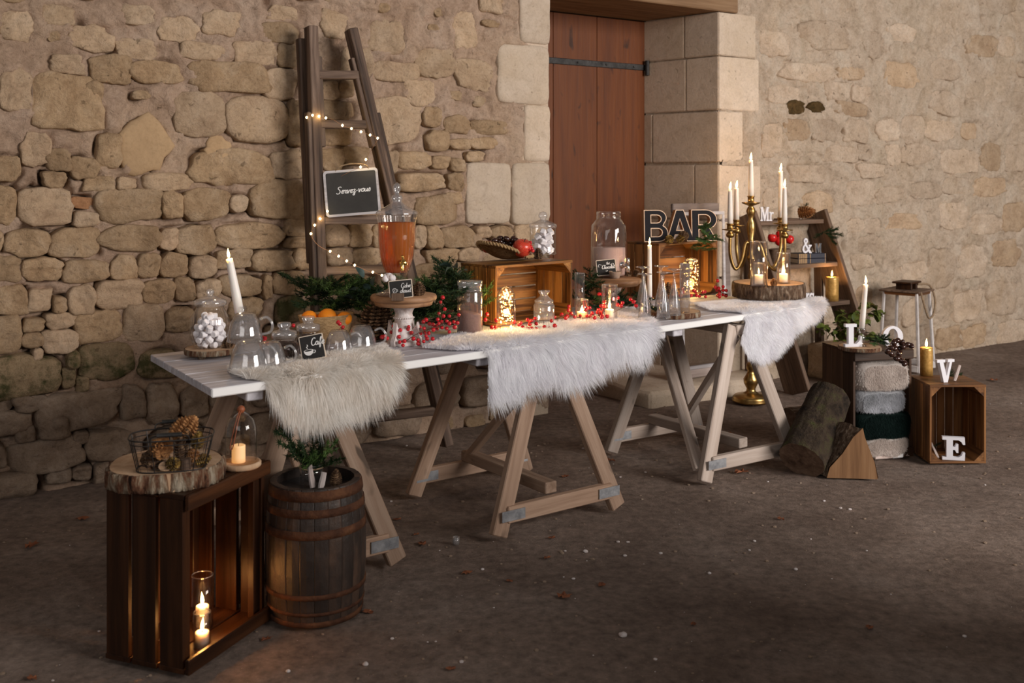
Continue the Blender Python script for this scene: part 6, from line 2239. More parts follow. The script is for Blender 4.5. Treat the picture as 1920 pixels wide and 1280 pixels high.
# lower shelf
q = SP(2, 1495, 0.04)
k = q.y / F
for i, (lp, x0, nm) in enumerate(((F_M, 1492, 'M'), (F_r, 1510, 'r'), (F_s, 1517, 's'))):
    qq = D(x0, 548, q.y - (0 if i == 0 else 0.03))
    prism_letter('white_letter', 'white serif letter ' + nm + ' on the lower shelf, of the word Mrs', lp, Vector((qq.x, qq.y, q.z)), (17, 17, 24)[i] * k, (28, 34, 34)[i] * k, 0.02, M['white_paint'], 0.2, 'letters of Mrs on the lower shelf')
q = SP(2, 1560, 0.05)
candle('broad gold pillar candle burning on the lower shelf', q, 12.5 * k, 46 * k, mat='gold_wax', fl=0.04, energy=1.4)

# ------------------------------------------------------------------ stone block, ivy, lantern at the back right
p = P(1535, 694, 0)
k = p.y / F
bm = bmesh.new()
box(bm, -0.27, -0.10, 0, 0.27, 0.13, 0.25, 0.02)
bmesh.ops.subdivide_edges(bm, edges=bm.edges[:], cuts=3, use_grid_fill=True)
for v_ in bm.verts:
    v_.co += Vector((noise.noise(v_.co * 6), noise.noise(v_.co * 6 + Vector((9, 0, 0))), noise.noise(v_.co * 6 + Vector((0, 9, 0))))) * 0.022
    v_.co.z = max(v_.co.z, 0)
o = obj('stone_block', bm, M['stone_pink'], None, True, loc=Vector((p.x + 0.03, p.y, -0.01)) - NI * 0.2)
o.rotation_euler = (0, 0, TH)
tag(o, 'rough pinkish stone block on the floor under the ivy', 'stone')
q = D(1511, 628, p.y) - NI * 0.16
q.z = 0.25
glass_cyl('little clear glass jar on the stone block', q, 8 * k, 20 * k, 'jar', name='glass_jar')
LF_I = leafmesh(0.056, 0.022)
LF_I.materials.append(M['leaf'])
pot = P(1602, 722, 0)
iv = thing('ivy_plant', 'bushy green leafy plant behind the blanket crate', 'plant', Vector((pot.x, pot.y + 0.0, 0)))
obj('pot', lathe(bmesh.new(), [(0, 0), (0.08, 0), (0.11, 0.18), (0.115, 0.2), (0.10, 0.2), (0.09, 0.17), (0, 0.17)], 24), M['clay'], iv, True)
bm = bmesh.new()
kp = pot.y / F
for i in range(26):
    tx, tz = random.uniform(-50, 66), random.uniform(60, 158)
    if i < 6: tx, tz = random.uniform(-74, -30), random.uniform(80, 115)
    tip = Vector((tx * kp, random.uniform(-.1, .1), max(0.1, tz * kp)))
    mid = Vector((tip.x * 0.45, tip.y * 0.4, 0.2 + (tip.z - 0.2) * 0.8 + 0.05))
    pts = spline([(0, 0, 0.17), mid, tip], 6)
    tube(bm, pts, 0.0018, 4, taper=0.5)
    for j in range(8):
        s = pts[2 + int(random.random() * (len(pts) - 2))]
        o = obj('leaf', LF_I, None, iv, loc=s)
        o.rotation_euler = (random.uniform(-.9, .9), random.uniform(0, 1.1), random.uniform(0, 2 * PI))
        sc = random.uniform(0.7, 1.25)
        o.scale = (sc, sc, sc)
obj('stem', bm, M['stem'], iv)

cbase = P(1700, 690, 0)
lt = thing('lantern', 'tall white metal lantern with a dark wooden lid and rope handle by the wall', 'lantern', Vector((cbase.x, cbase.y, 0)), math.radians(33 + 14))
k = cbase.y / F
hw_, ht = 0.15, (690 - 545) * k
top_s = 0.82
for sx, sy in ((-1, -1), (1, -1), (1, 1), (-1, 1)):
    beam('post', (sx * hw_, sy * hw_, 0.0), (sx * hw_ * top_s, sy * hw_ * top_s, ht), 0.021, 0.021, M['white_metal'], lt, up=(1, 0, 0))
    n_ = {(-1, -1): (1, -1), (1, -1): (1, 1), (1, 1): (-1, 1), (-1, 1): (-1, -1)}[(sx, sy)]
    beam('bottom_rail', (sx * hw_, sy * hw_, 0.03), (n_[0] * hw_, n_[1] * hw_, 0.03), 0.05, 0.024, M['white_metal'], lt)
    beam('top_rail', (sx * hw_ * top_s, sy * hw_ * top_s, ht - 0.012), (n_[0] * hw_ * top_s, n_[1] * hw_ * top_s, ht - 0.012), 0.022, 0.022, M['copper'], lt)
    bm = bmesh.new()
    vs = [bm.verts.new(v_) for v_ in ((sx * hw_, sy * hw_, .05), (n_[0] * hw_, n_[1] * hw_, .05), (n_[0] * hw_ * top_s, n_[1] * hw_ * top_s, ht - .02), (sx * hw_ * top_s, sy * hw_ * top_s, ht - .02))]
    bm.faces.new(vs)
    obj('glass_pane', bm, M['glass'], lt)
obj('lid', mbox(-0.155, -0.155, ht, 0.155, 0.155, ht + 0.014, 0.004), M['old_x'], lt)
obj('chimney_block', mbox(-0.06, -0.06, ht + 0.014, -0.035, 0.06, ht + 0.06, 0.003), M['dark_z'], lt)
obj('chimney_block', mbox(0.035, -0.06, ht + 0.014, 0.06, 0.06, ht + 0.06, 0.003), M['dark_z'], lt)
obj('handle_board', mbox(-0.1, -0.075, ht + 0.06, 0.1, 0.075, ht + 0.075, 0.004), M['dark_x'], lt)
obj('rope_handle', tube(bmesh.new(), spline([(-0.11, -0.15, ht + 0.01), (-0.10, -0.17, ht - 0.08), (-0.02, -0.175, ht - 0.19), (0.08, -0.175, ht - 0.16), (0.13, -0.165, ht - 0.06), (0.14, -0.12, ht + 0.04), (0.06, -0.06, ht + 0.05)], 7), 0.008, 8), M['rope'], lt, True)

# threshold stone below the door
u0, _ = WL(1172, 720)
u1, _ = WL(1400, 720)
bm = mbox(u0, -0.26, -0.05, u1, LD + 0.1, 0.09, 0.02)
bmesh.ops.subdivide_edges(bm, edges=bm.edges[:], cuts=4, use_grid_fill=True)
for v_ in bm.verts:
    v_.co += Vector((noise.noise(v_.co * 5), noise.noise(v_.co * 5 + Vector((9, 0, 0))), 0.6 * noise.noise(v_.co * 5 + Vector((0, 9, 0))))) * 0.02
obj('threshold_stone', bm, M['ashlar'], wall, True)

# ------------------------------------------------------------------ letters, blankets, logs at the right
zc4 = 0.561
F_L = [[(0, 0), (1, 0), (1, .46), (.9, .46), (.84, .26), (.66, .13), (.5, .13), (.5, .87), (.68, .87), (.68, 1), (.02, 1), (.02, .87), (.2, .87), (.2, .13), (0, .13)]]
F_V = [[(.38, 0), (.62, 0), (.88, .88), (1.02, .88), (1.02, 1), (.62, 1), (.62, .88), (.74, .88), (.55, .26), (.36, .88), (.46, .88), (.46, 1), (-.02, 1), (-.02, .88), (.12, .88)]]
F_E = [[(0, 0), (.98, 0), (1, .34), (.9, .34), (.84, .2), (.7, .13), (.46, .13), (.46, .44), (.56, .44), (.62, .32), (.7, .32), (.7, .7), (.62, .7), (.56, .57), (.46, .57), (.46, .87), (.7, .87), (.84, .8), (.9, .68), (1, .68), (.98, 1), (0, 1), (0, .87), (.18, .87), (.18, .13), (0, .13)]]
F_O = [ring(.5, .52, .5, .5), ring(.25, .40, .5, .5, 24)]
sl4, zs4 = slab('wood_slice', 'round wood slice under the letter L on the blanket crate', 'wood slice', 1612, 655, zc4, 39, 7, 'bark_pale', seed=14)
q = D(1585, 650, sl4.location.y - 0.05)
k = q.y / F
prism_letter('white_letter', 'white slab serif letter L on the wood slice', F_L, Vector((q.x, q.y, zs4)), 34 * k, 43 * k, 0.022, M['white_paint'], 0.16)
q, _ = spot(1622, 652, zs4)
hd = thing('candle_holder', 'crystal ball candle holder beside the letter L', 'candle holder', q + Vector((0, .05, 0)))
obj('crystal', px_lathe([(0, 0), (9, 0), (8, 3), (3, 6), (6, 10), (7.5, 15), (6, 20), (3, 23), (7, 28), (8.5, 33), (7, 35), (5, 33), (0, 33)], k), M['glass_cut'], hd, True)
candle('lit white taper leaning in the crystal holder on the blanket crate', q + Vector((0, .05, 33 * k)), 5.2 * k, 84 * k, fl=0.038, energy=0.9, taper=0.75, lean=(0, 0.09), name='taper_candle')
q = D(1655, 645, sl4.location.y + 0.06)
prism_letter('white_letter', 'white letter O on the blanket crate behind the nuts', F_O, Vector((q.x, q.y, zc4)), 41 * k, 40 * k, 0.022, M['white_paint'], 0.1)
garland('small conifer sprigs around the letter O on the blanket crate', [(1628, 645), (1640, 640), (1655, 645), (1668, 642)], sl4.location.y - 0.0, 16, 0.02, 'c', 'needle', sc=0.7, zmin=zc4 + 0.02)
nutcluster('bunch of glossy dark chestnuts hanging over the front of the blanket crate', [(1676, 642), (1683, 638), (1691, 642), (1670, 652), (1678, 653), (1687, 655), (1664, 659), (1671, 664), (1685, 664), (1682, 672), (1690, 676), (1696, 681), (1702, 646), (1708, 648), (1694, 650)],
           4.98, 5.2 * k, stem=(1680, 650))

# folded blankets
def blanket(label, cx, y0, y1, wpx, m, seed, strands_n, dep=0.26, shift=0.0):
    d0 = CR4.location.y + 0.02
    k = d0 / F
    h, wv = (y1 - y0) * k, wpx * k
    bm = bmesh.new()
    nn, mm = 26, 40
    rows_ = []
    rnd = random.Random(seed)
    for i in range(mm):
        a = 2 * PI * i / mm
        c, s = math.cos(a), math.sin(a)
        r = (abs(c) ** 5 + abs(s) ** 5) ** (-1 / 5)
        row = []
        for j in range(nn):
            f = j / (nn - 1)
            yy_ = f * dep
            e = 1 - 0.18 * (max(0, 1 - f * 6) ** 2) - 0.18 * max(0, (f - .85) / .15) ** 2
            x, z = c * r * wv / 2 * e, s * r * h / 2 * e
            x += noise.noise(Vector((a * 1.3, f * 3, seed))) * 0.010
            z += noise.noise(Vector((x * 13, f * 4, seed + 5))) * 0.012
            row.append(bm.verts.new((x, yy_, z)))
        rows_.append(row)
    for i in range(mm):
        a, b = rows_[i], rows_[(i + 1) % mm]
        for j in range(nn - 1):
            bm.faces.new((a[j], b[j], b[j + 1], a[j + 1]))
    bm.faces.new([r[0] for r in rows_][::-1])
    bm.faces.new([r[-1] for r in rows_])
    bmesh.ops.recalc_face_normals(bm, faces=bm.faces)
    q = D(cx, (y0 + y1) / 2, d0)
    t = thing('folded_blanket', label, 'blanket', q, math.radians(14), 'folded blankets in the crate')
    fcs = [(f.calc_center_median().copy(), f.normal.copy(), f.calc_area(), [v_.co.copy() for v_ in f.verts]) for f in bm.faces if len(f.verts) == 4]
    front = [v_.co.copy() for v_ in [r[0] for r in rows_]]
    obj('fleece', bm, m, t, True)
    rng = np.random.default_rng(seed)
    pos, nr = [], []
    for _ in range(strands_n):
        if rng.random() < 0.72:                                   # front end of the fold
            a = rng.integers(0, len(front))
            f = math.sqrt(rng.random())
            pos.append(front[a].lerp(front[(a + 1) % len(front)], rng.random()) * f)
            nr.append(Vector((0, -1, 0)))
        else:
            c = fcs[rng.integers(0, len(fcs))]
            if c[0].y > 0.09: continue
            w4 = rng.dirichlet((1, 1, 1, 1))
            pos.append(sum((v_ * float(x_) for v_, x_ in zip(c[3], w4)), Vector((0, 0, 0))))
            nr.append(c[1])
    pos, nr = np.array(pos), np.array(nr)
    rip = np.sin(pos[:, 0] * 95 + seed)
    dr = nr + rng.normal(0, 0.3, pos.shape) + np.stack([rip * 0.7, 0 * rip, -1.1 + 0 * rip], 1)
    dr /= np.linalg.norm(dr, axis=1)[:, None]
    strands('nap', pos, dr, rng.uniform(.006, .013, len(pos)), np.full(len(pos), 0.0022), m, t, rng, 0.2, 2)
    return t


blanket('thick beige plush blanket, topmost in the dark crate', 1661, 680, 735, 112, M['fleece_beige'], 1, 9000)
blanket('pale grey speckled blanket, second from the top in the dark crate', 1657, 733, 776, 106, M['fleece_grey'], 2, 9000)
blanket('dark green plaid blanket, third from the top in the dark crate', 1663, 772, 826, 116, M['fleece_green'], 3, 7000)
blanket('beige plush blanket at the bottom of the dark crate', 1665, 820, 856, 100, M['fleece_beige'], 4, 7000)
q = D(1640, 862, CR4.location.y + 0.01)
fr_ = thing('fringed_throw', 'folded pink and white cotton throw with a fringe under the blankets', 'blanket', q, math.radians(14))
k = q.y / F
obj('cloth', mbox(0, 0, 0, 62 * k, 0.2, 9 * k, 0.006), M['linen'], fr_)
obj('white_end', mbox(38 * k, -0.002, -0.0005, 62.5 * k, 0.2, 9.6 * k, 0.006), M['chalk'], fr_)
bm = bmesh.new()
for i in range(12):
    tube(bm, [(62 * k, 0.01 + i * 0.004, (1 + 7 * random.random()) * k), ((70 + random.random() * 4) * k, -0.004 + i * 0.003, random.random() * 7 * k)], 0.0018, 4)
obj('fringe', bm, M['linen'], fr_)

# right crate: gold candle, V, E
z5 = 0.401
q, k = spot(1737, 703, z5)
candle('gold spotted pillar candle burning beside the letter V', q, 11.5 * k, 52 * k, mat='gold_wax', fl=0.04, energy=0.5)
q = D(1758, 711, CR5.location.y + 0.05)
k = q.y / F
prism_letter('white_letter', 'white slab serif letter V on the light crate', F_V, Vector((q.x, q.y, z5)), 36 * k, 43 * k, 0.022, M['white_paint'], 0.25)
q = D(1767, 858, CR5.location.y + 0.03)
prism_letter('white_letter', 'white slab serif letter E inside the light crate', F_E, Vector((q.x, q.y, 0.0125)), 40 * k, 43 * k, 0.024, M['white_paint'], -0.2)


def drift(label, loc, L_, rz, tilt, seed):
    bm = lathe(bmesh.new(), [(0, 0), (0.009, 0.0), (0.011, L_ * .3), (0.0095, L_ * .7), (0.009, L_), (0, L_)], 7, 1, 0.6, wob=lambda a, z: 1 + 0.3 * noise.noise(Vector((math.cos(a) * 2, math.sin(a) * 2, z * 20 + seed))))
    o = obj('driftwood', bm, M['driftwood'], None, False, loc=loc)
    o.rotation_euler = (tilt, 0.2, rz)
    return tag(o, label, 'wood')


drift('white driftwood splinter leaning inside the light crate', D(1765, 858, CR5.location.y + 0.04) * Vector((1, 1, 0)) + Vector((-.01, 0, 0.014)) if False else Vector((D(1760, 858, CR5.location.y + .05).x, CR5.location.y + 0.05, 0.014)), 0.085, 1.0, -0.5, 1)
drift('white driftwood splinter behind the letter V', Vector((D(1790, 700, CR5.location.y + .1).x, CR5.location.y + 0.1, z5 + 0.002)), 0.085, 0.4, 0.2, 2)
greens('conifer_sprig', 'small dark conifer sprig behind the letter V on the light crate', 'greenery', Vector((D(1790, 700, CR5.location.y + .1).x, CR5.location.y + 0.12, z5 + 0.02)), [(Vector((0, 0, 0)), 0.2, 0.2, 'c', .6), (Vector((0, 0, 0)), 1.5, 0.5, 'c', .6), (Vector((0, 0, 0)), 3.5, 0.3, 'c', .6)])
q = Vector((D(1753, 858, CR5.location.y + .06).x, CR5.location.y + 0.07, 0.02))
greens('conifer_sprig', 'tiny dark conifer sprig in the corner of the light crate', 'greenery', q + Vector((0, 0, 0.05)), [(Vector((0, 0, 0)), 0.2, 0.4, 'c', .5), (Vector((0, 0, 0)), 2.5, 0.5, 'c', .5)])


def log(label, p0, p1, r0, r1, mat, seed, split=None):
    """log from p0 to p1 with bark ridges"""
    p0, p1 = Vector(p0), Vector(p1)
    L_ = (p1 - p0).length
    nn, mm = 34, 64
    t = thing('firewood_log', label, 'log', p0)
    ax = (p1 - p0).normalized()
    t.rotation_euler = ax.to_track_quat('Z', 'Y').to_euler()
    bm = bmesh.new()
    rows_ = []
    for j in range(nn):
        f = j / (nn - 1)
        row = []
        for i in range(mm):
            a = 2 * PI * i / mm
            r = (r0 + (r1 - r0) * f) * (1 + 0.04 * noise.noise(Vector((math.cos(a), math.sin(a), f * 1.2 + seed))) + 0.06 * noise.noise(Vector((math.cos(a) * 6, math.sin(a) * 6, f * 2.2 + seed))) + 0.045 * noise.noise(Vector((math.cos(a) * 14, math.sin(a) * 14, f * 5 + seed))))
            if split is not None and math.cos(a - split) > 0.35: r = min(r, (r0 + (r1 - r0) * f) * 0.35 / math.cos(a - split))
            row.append(bm.verts.new((math.cos(a) * r, math.sin(a) * r, f * L_)))
        rows_.append(row)
    for a, b in zip(rows_[:-1], rows_[1:]):
        for i in range(mm):
            bm.faces.new((a[i], a[(i + 1) % mm], b[(i + 1) % mm], b[i]))
    ends = [[v_.co.copy() for v_ in rows_[0]], [v_.co.copy() for v_ in rows_[-1]]]
    obj('bark', bm, M[mat], t, True)
    for e, flip in zip(ends, (True, False)):
        bm = bmesh.new()
        vs = [bm.verts.new(v_ * 1.0) for v_ in e]
        bm.faces.new(vs[::-1] if flip else vs)
        obj('cut_end', bm, M['old_z'], t)
    return t


la = P(1503, 892, 0)
log('mossy bark covered log leaning on the blanket crate', Vector((la.x, la.y, 0.075)), D(1556, 744, 5.24), 0.112, 0.104, 'bark_moss', 3)
# split wedge log: triangular pale face to the viewer
lb = P(1600, 897, 0)
bm = polyprism(bmesh.new(), [[(-0.125, 0.0), (0.115, 0.0), (0.10, 0.08), (0.055, 0.20), (0.045, 0.245), (0.0, 0.20), (-0.05, 0.12), (-0.11, 0.05)]], 0.0, 0.008, lambda x, y, z: (x, z, y))
wl = thing('split_log', 'split firewood wedge with a pale cut face in front of the blanket crate', 'log', Vector((lb.x, lb.y, 0.0)), math.radians(-6))
obj('cut_face', bm, M['split'], wl)
bm = bmesh.new()
nn = 10
prf = [(-0.125, 0.0), (-0.11, 0.05), (-0.05, 0.12), (0.0, 0.20), (0.045, 0.245), (0.055, 0.20), (0.10, 0.08), (0.115, 0.0)]
rows_ = []
for j in range(nn):
    f = j / (nn - 1)
    rows_.append([bm.verts.new((x - 0.13 * f + noise.noise(Vector((x * 30, f * 4, z * 30))) * 0.01, 0.007 + f * 0.19, max(0.0, z + noise.noise(Vector((z * 40, f * 5, x * 40))) * 0.012))) for x, z in prf])
for a, b in zip(rows_[:-1], rows_[1:]):
    for i in range(len(prf)):
        bm.faces.new((a[i], b[i], b[(i + 1) % len(prf)], a[(i + 1) % len(prf)]))
bm.faces.new(rows_[-1][::-1])
obj('bark', bm, M['bark'], wl, False)
lc = P(1478, 822, 0)
log('dark log lying behind the mossy log', Vector((lc.x, lc.y, 0.085)), Vector((lc.x + 0.26, lc.y + 0.12, 0.09)), 0.085, 0.08, 'bark', 8)

# ------------------------------------------------------------------ front left crate: log slice, basket of cones, cloche, candles
random.seed(44)
Z1 = c1h + 0.001
sl5, zs5 = slab('log_slice', 'large rugged log slice with thick grey bark on the front left crate', 'wood slice', 311, 896, Z1, 101, 33, 'bark_pale', seed=23, wob=0.10, jag=0.10)
p, k = spot(322, 876, zs5)
bsk = thing('wire_basket', 'dark wire basket of pine cones on the large log slice', 'basket', p, 0.25)


def ov(a, z, rx, ry, n=3.0):
    c, s = math.cos(a), math.sin(a)
    r = (abs(c) ** n + abs(s) ** n) ** (-1 / n)
    return Vector((c * r * rx, s * r * ry, z))


bx, by, tx_, ty_, hb = 62 * k, 36 * k, 76 * k, 50 * k, 62 * k
AA = np.linspace(0, 2 * PI, 49)[:-1]
obj('top_ring', tube(bmesh.new(), [ov(a, hb, tx_, ty_) for a in AA], 1.5 * k, 6, True), M['wire'], bsk)
obj('top_ring', tube(bmesh.new(), [ov(a, hb * 0.86, tx_ * .97, ty_ * .97) for a in AA], 1.0 * k, 6, True), M['wire'], bsk)
obj('bottom_ring', tube(bmesh.new(), [ov(a, 1.2 * k, bx, by) for a in AA], 1.2 * k, 6, True), M['wire'], bsk)
for j in range(12):
    a = 2 * PI * j / 12 + 0.1
    obj('upright_wire', tube(bmesh.new(), [ov(a, 1.2 * k, bx, by), ov(a, hb, tx_, ty_)], 0.9 * k, 5), M['wire'], bsk)
bm = bmesh.new()
for j in range(26):
    a = 2 * PI * j / 26
    tube(bm, [ov(a, 1.5 * k, bx, by), ov(a, hb * .86, tx_ * .97, ty_ * .97)], 0.25 * k, 4)
for j in range(1, 7):
    f = j / 8
    tube(bm, [ov(a, hb * f, bx + (tx_ - bx) * f, by + (ty_ - by) * f) for a in AA[::2]], 0.25 * k, 4, True)
tag(obj('wire_mesh', bm, M['wire'], bsk), kind='stuff')
for sg in (-1, 1):
    a0 = -PI / 2 if sg < 0 else PI / 2
    e = ov(a0, hb, tx_, ty_)
    hnd = obj('handle', tube(bmesh.new(), spline([e + Vector((-34 * k, 0, 0)), e + Vector((-30 * k, sg * 3 * k, 9 * k)), e + Vector((0, sg * 4 * k, 13 * k)), e + Vector((30 * k, sg * 3 * k, 9 * k)), e + Vector((34 * k, 0, 0))], 6), 1.4 * k, 6), M['wire'], bsk)
    obj('handle_grip', tube(bmesh.new(), [e + Vector((-22 * k, sg * 4 * k, 12 * k)), e + Vector((22 * k, sg * 4 * k, 12 * k))], 4.2 * k, 10), M['iron'], hnd)
R_ = Matrix.Rotation(0.25, 4, 'Z')
CN = [(-44, 0, 26, 17, 40, 'cone', 'dark pine cone at the left end of the wire basket', (1.2, 0.3, 0.5)), (4, 14, 58, 25, 56, 'cone_tan', 'big tan pine cone heaped on top in the wire basket', (0.9, 0.4, 2.2)),
      (-14, -8, 46, 22, 48, 'cone_tan', 'tan pine cone under the topmost one in the wire basket', (1.1, -0.5, 0.4)), (24, 16, 50, 12, 30, 'cone', 'small dark pine cone at the back of the wire basket', (0.3, 0.2, 0)),
      (-6, -22, 20, 13, 28, 'cone_gold', 'gilded pine cone in the front middle of the wire basket', (1.2, 0.5, 1)), (18, -12, 28, 14, 44, 'cone', 'slim upright pine cone in the middle of the wire basket', (0.15, 0, 0)),
      (44, 0, 44, 13, 34, 'cone_gold', 'gilded pine cone sticking up at the right of the wire basket', (0.3, 0.3, 0)), (42, -10, 18, 13, 30, 'cone_gold', 'gilded pine cone low at the right of the wire basket', (1.3, 0.2, 2)),
      (-34, -12, 12, 14, 30, 'cone', 'dark pine cone low at the left front of the wire basket', (1.4, 0, 2.4)), (30, 4, 26, 14, 30, 'cone_tan', 'tan pine cone low in the right half of the wire basket', (1.0, 0.8, 0.4))]
for i, (x, y, z, r, h_, mt, lab, ro_) in enumerate(CN):
    q = p + R_ @ Vector((x * k, y * k, (z - 10) * k))
    pinecone(lab, q, r * k, h_ * k, mt, 80 + i, ro_, 'pine cones in the wire basket')
q = p + R_ @ Vector((-8 * k, -27 * k, 10 * k))
o = obj('wood_disc', lathe(bmesh.new(), [(0, -3 * k), (13 * k, -3 * k), (14 * k, 0), (13 * k, 3 * k), (0, 3 * k)], 24, 1, .7), M['endgrain'], None, False, loc=q)
o.rotation_euler = (1.1, 0, 0.1)
tag(o, 'small pale wood disc in the front of the wire basket', 'wood disc')
q = p + R_ @ Vector((26 * k, -24 * k, 2 * k))
o = obj('branch_stub', lathe(bmesh.new(), [(0, 0), (10 * k, 0), (10 * k, 20 * k), (0, 20 * k)], 16), M['old_z'], None, False, loc=q)
tag(o, 'short barked branch stub at the right front of the wire basket', 'wood')

p, k = spot(452, 875, Z1)
clo = thing('glass_cloche', 'glass cloche with a leather loop on a pale round base on the front crate', 'glass dome', p)
obj('base', px_lathe([(0, 0), (34, 0), (37, 3), (37, 9), (35, 11), (31, 11), (31, 9), (0, 9)], k, 48), M['endgrain'], clo, True)
obj('dome', px_lathe([(29, 10), (29.5, 60), (28, 76), (23, 90), (14, 99), (5, 103), (0, 104)], k, 48), M['glass'], clo, True)
bm = bmesh.new()
ico(bm, (0, 0, 108 * k), 7.5 * k, 2)
obj('knob', bm, M['leather'], clo, True)
obj('leather_loop', tube(bmesh.new(), spline([(-1 * k, -6 * k, 106 * k), (-4 * k, -18 * k, 92 * k), (-10 * k, -27 * k, 60 * k), (-12 * k, -31 * k, 44 * k), (-8 * k, -31 * k, 42 * k), (-4 * k, -29 * k, 60 * k), (0, -18 * k, 93 * k), (2 * k, -6 * k, 106 * k)], 5), 1.2 * k, 6), M['leather'], clo, True)
candle('ivory pillar candle glowing under the glass cloche', p + Vector((-0.008, 0, 9.5 * k)), 12.5 * k, 32 * k, mat='wax_warm', fl=0, energy=0)

p, k = spot(379, 1213, 0.017)
glass_cyl('short glass cylinder with a candle at the front inside the dark crate', p, 16 * k, 66 * k)
candle('lit white pillar candle at the front inside the dark crate', p + Vector((0, 0, .005)), 13 * k, 27 * k, fl=0.036, energy=1.1, lcol=(1.0, 0.40, 0.10))
p, k = spot(375, 1178, 0.017)
p = p + Vector((0.004, 0.012, 0))
glass_cyl('tall glass cylinder with a candle further back inside the dark crate', p, 20 * k, 98 * k)
candle('lit white pillar candle further back inside the dark crate', p + Vector((0, 0, .005)), 12 * k, 38 * k, fl=0.036, energy=1.1, lcol=(1.0, 0.40, 0.10))

# on the barrel head
zb = BARREL_TOP + 0.001
q = barrel.location + Vector((-0.02, 0.03, zb))
k = barrel.location.y / F
gj = glass_cyl('glass jar of conifer twigs on the barrel head', q, 22 * k, 36 * k, 'jar', name='twig_jar')
bm = tube(bmesh.new(), [(math.cos(a) * 22.5 * k, math.sin(a) * 22.5 * k, 31 * k) for a in AA[::2]], 1.6 * k, 6, True)
obj('twine', bm, M['rope'], gj)
greens('conifer_bunch', 'bunch of green conifer twigs standing in the jar on the barrel', 'greenery', q + Vector((0, 0, 20 * k)),
       [(Vector((0, 0, 0)), PI + 0.2, 1.0, 'a', 1.2, 'needle'), (Vector((0.01, 0, 0)), PI - 0.3, 0.75, 'b', 1.1, 'needle'), (Vector((0, 0, 0)), 0.2, 0.9, 'b', 1.1, 'needle_bright'), (Vector((0, 0, 0)), -0.4, 0.5, 'a', 0.8, 'needle'),
        (Vector((0, 0, 0)), 1.6, 1.2, 'b', 1.1, 'needle'), (Vector((0, 0, 0)), -1.4, 0.8, 'b', 0.9, 'needle_bright'), (Vector((0, 0, 0.01)), 0.6, 1.2, 'c', 1.2, 'needle'), (Vector((0, 0, 0.01)), -2.4, 1.1, 'b', 0.9, 'needle')])
for i, (dx, rz, lab) in enumerate(((0.015, 0.35, 'white driftwood stick hanging from the jar on the barrel, left one'), (0.042, -0.35, 'white driftwood stick hanging from the jar on the barrel, right one'))):
    o = drift(lab, q + Vector((dx, -0.055 - 0.012 * i, 0.0)), 0.075 - 0.02 * i, rz, -0.15, 5 + i)
    o.rotation_euler = (-0.25, -rz * 0.6, 0)
pinecone('brown pine cone on the barrel head right of the jar', barrel.location + Vector((0.068, -0.01, zb)), 12 * k, 34 * k, 'cone', 99, (0.2, 0.1, 0))

# ------------------------------------------------------------------ fairy light string on the ladder
fl_s = thing('fairy_light_string', 'string of warm fairy lights wound around the ladder', 'fairy lights', lad.location.copy())
f0 = fl_s.location.copy()
SEG = [[(575, 220), (586, 216), (598, 218), (611, 221), (626, 225), (642, 235), (659, 241), (677, 247), (694, 253), (708, 259), (700, 275), (690, 290), (686, 299), (676, 313), (660, 320), (640, 330)],
       [(614, 396), (600, 410), (590, 422), (583, 438), (592, 455), (605, 465), (619, 471), (635, 480), (650, 489), (665, 497), (690, 508), (699, 510), (716, 516), (735, 522)]]
BUL = [(575, 220), (586, 216), (598, 218), (611, 221), (642, 235), (659, 241), (677, 247), (694, 253), (708, 259), (686, 299), (676, 313), (614, 396), (600, 410), (590, 422), (583, 438), (619, 471), (635, 480), (650, 489), (665, 497), (699, 510), (716, 516)]


def lad_depth(py):
    return on(fl, tl_, py).y - 0.055


bm = bmesh.new()
for sg in SEG:
    tube(bm, [q - f0 for q in spline([D(x, y, lad_depth(y)) for x, y in sg], 4)], 0.0012, 4)
obj('wire', bm, M['copper'], fl_s)
bm = bmesh.new()
ico(bm, (0, 0, 0), 1, 1)
me = bpy.data.meshes.new('bulb')
bm.to_mesh(me)
bm.free()
me.materials.append(M['fairy'])
for i, (x, y) in enumerate(BUL):
    q = D(x, y, lad_depth(y)) - f0
    o = obj('bulb', me, None, fl_s, loc=q)
    s = 0.0062
    o.scale = (s, s, s * 1.15)
    if i in (2, 6, 9, 12, 14, 17, 20):
        lamp(fl_s, q + Vector((0, 0.02, 0)), 0.16, (1.0, 0.72, 0.3), 0.01, 'bulb_light')

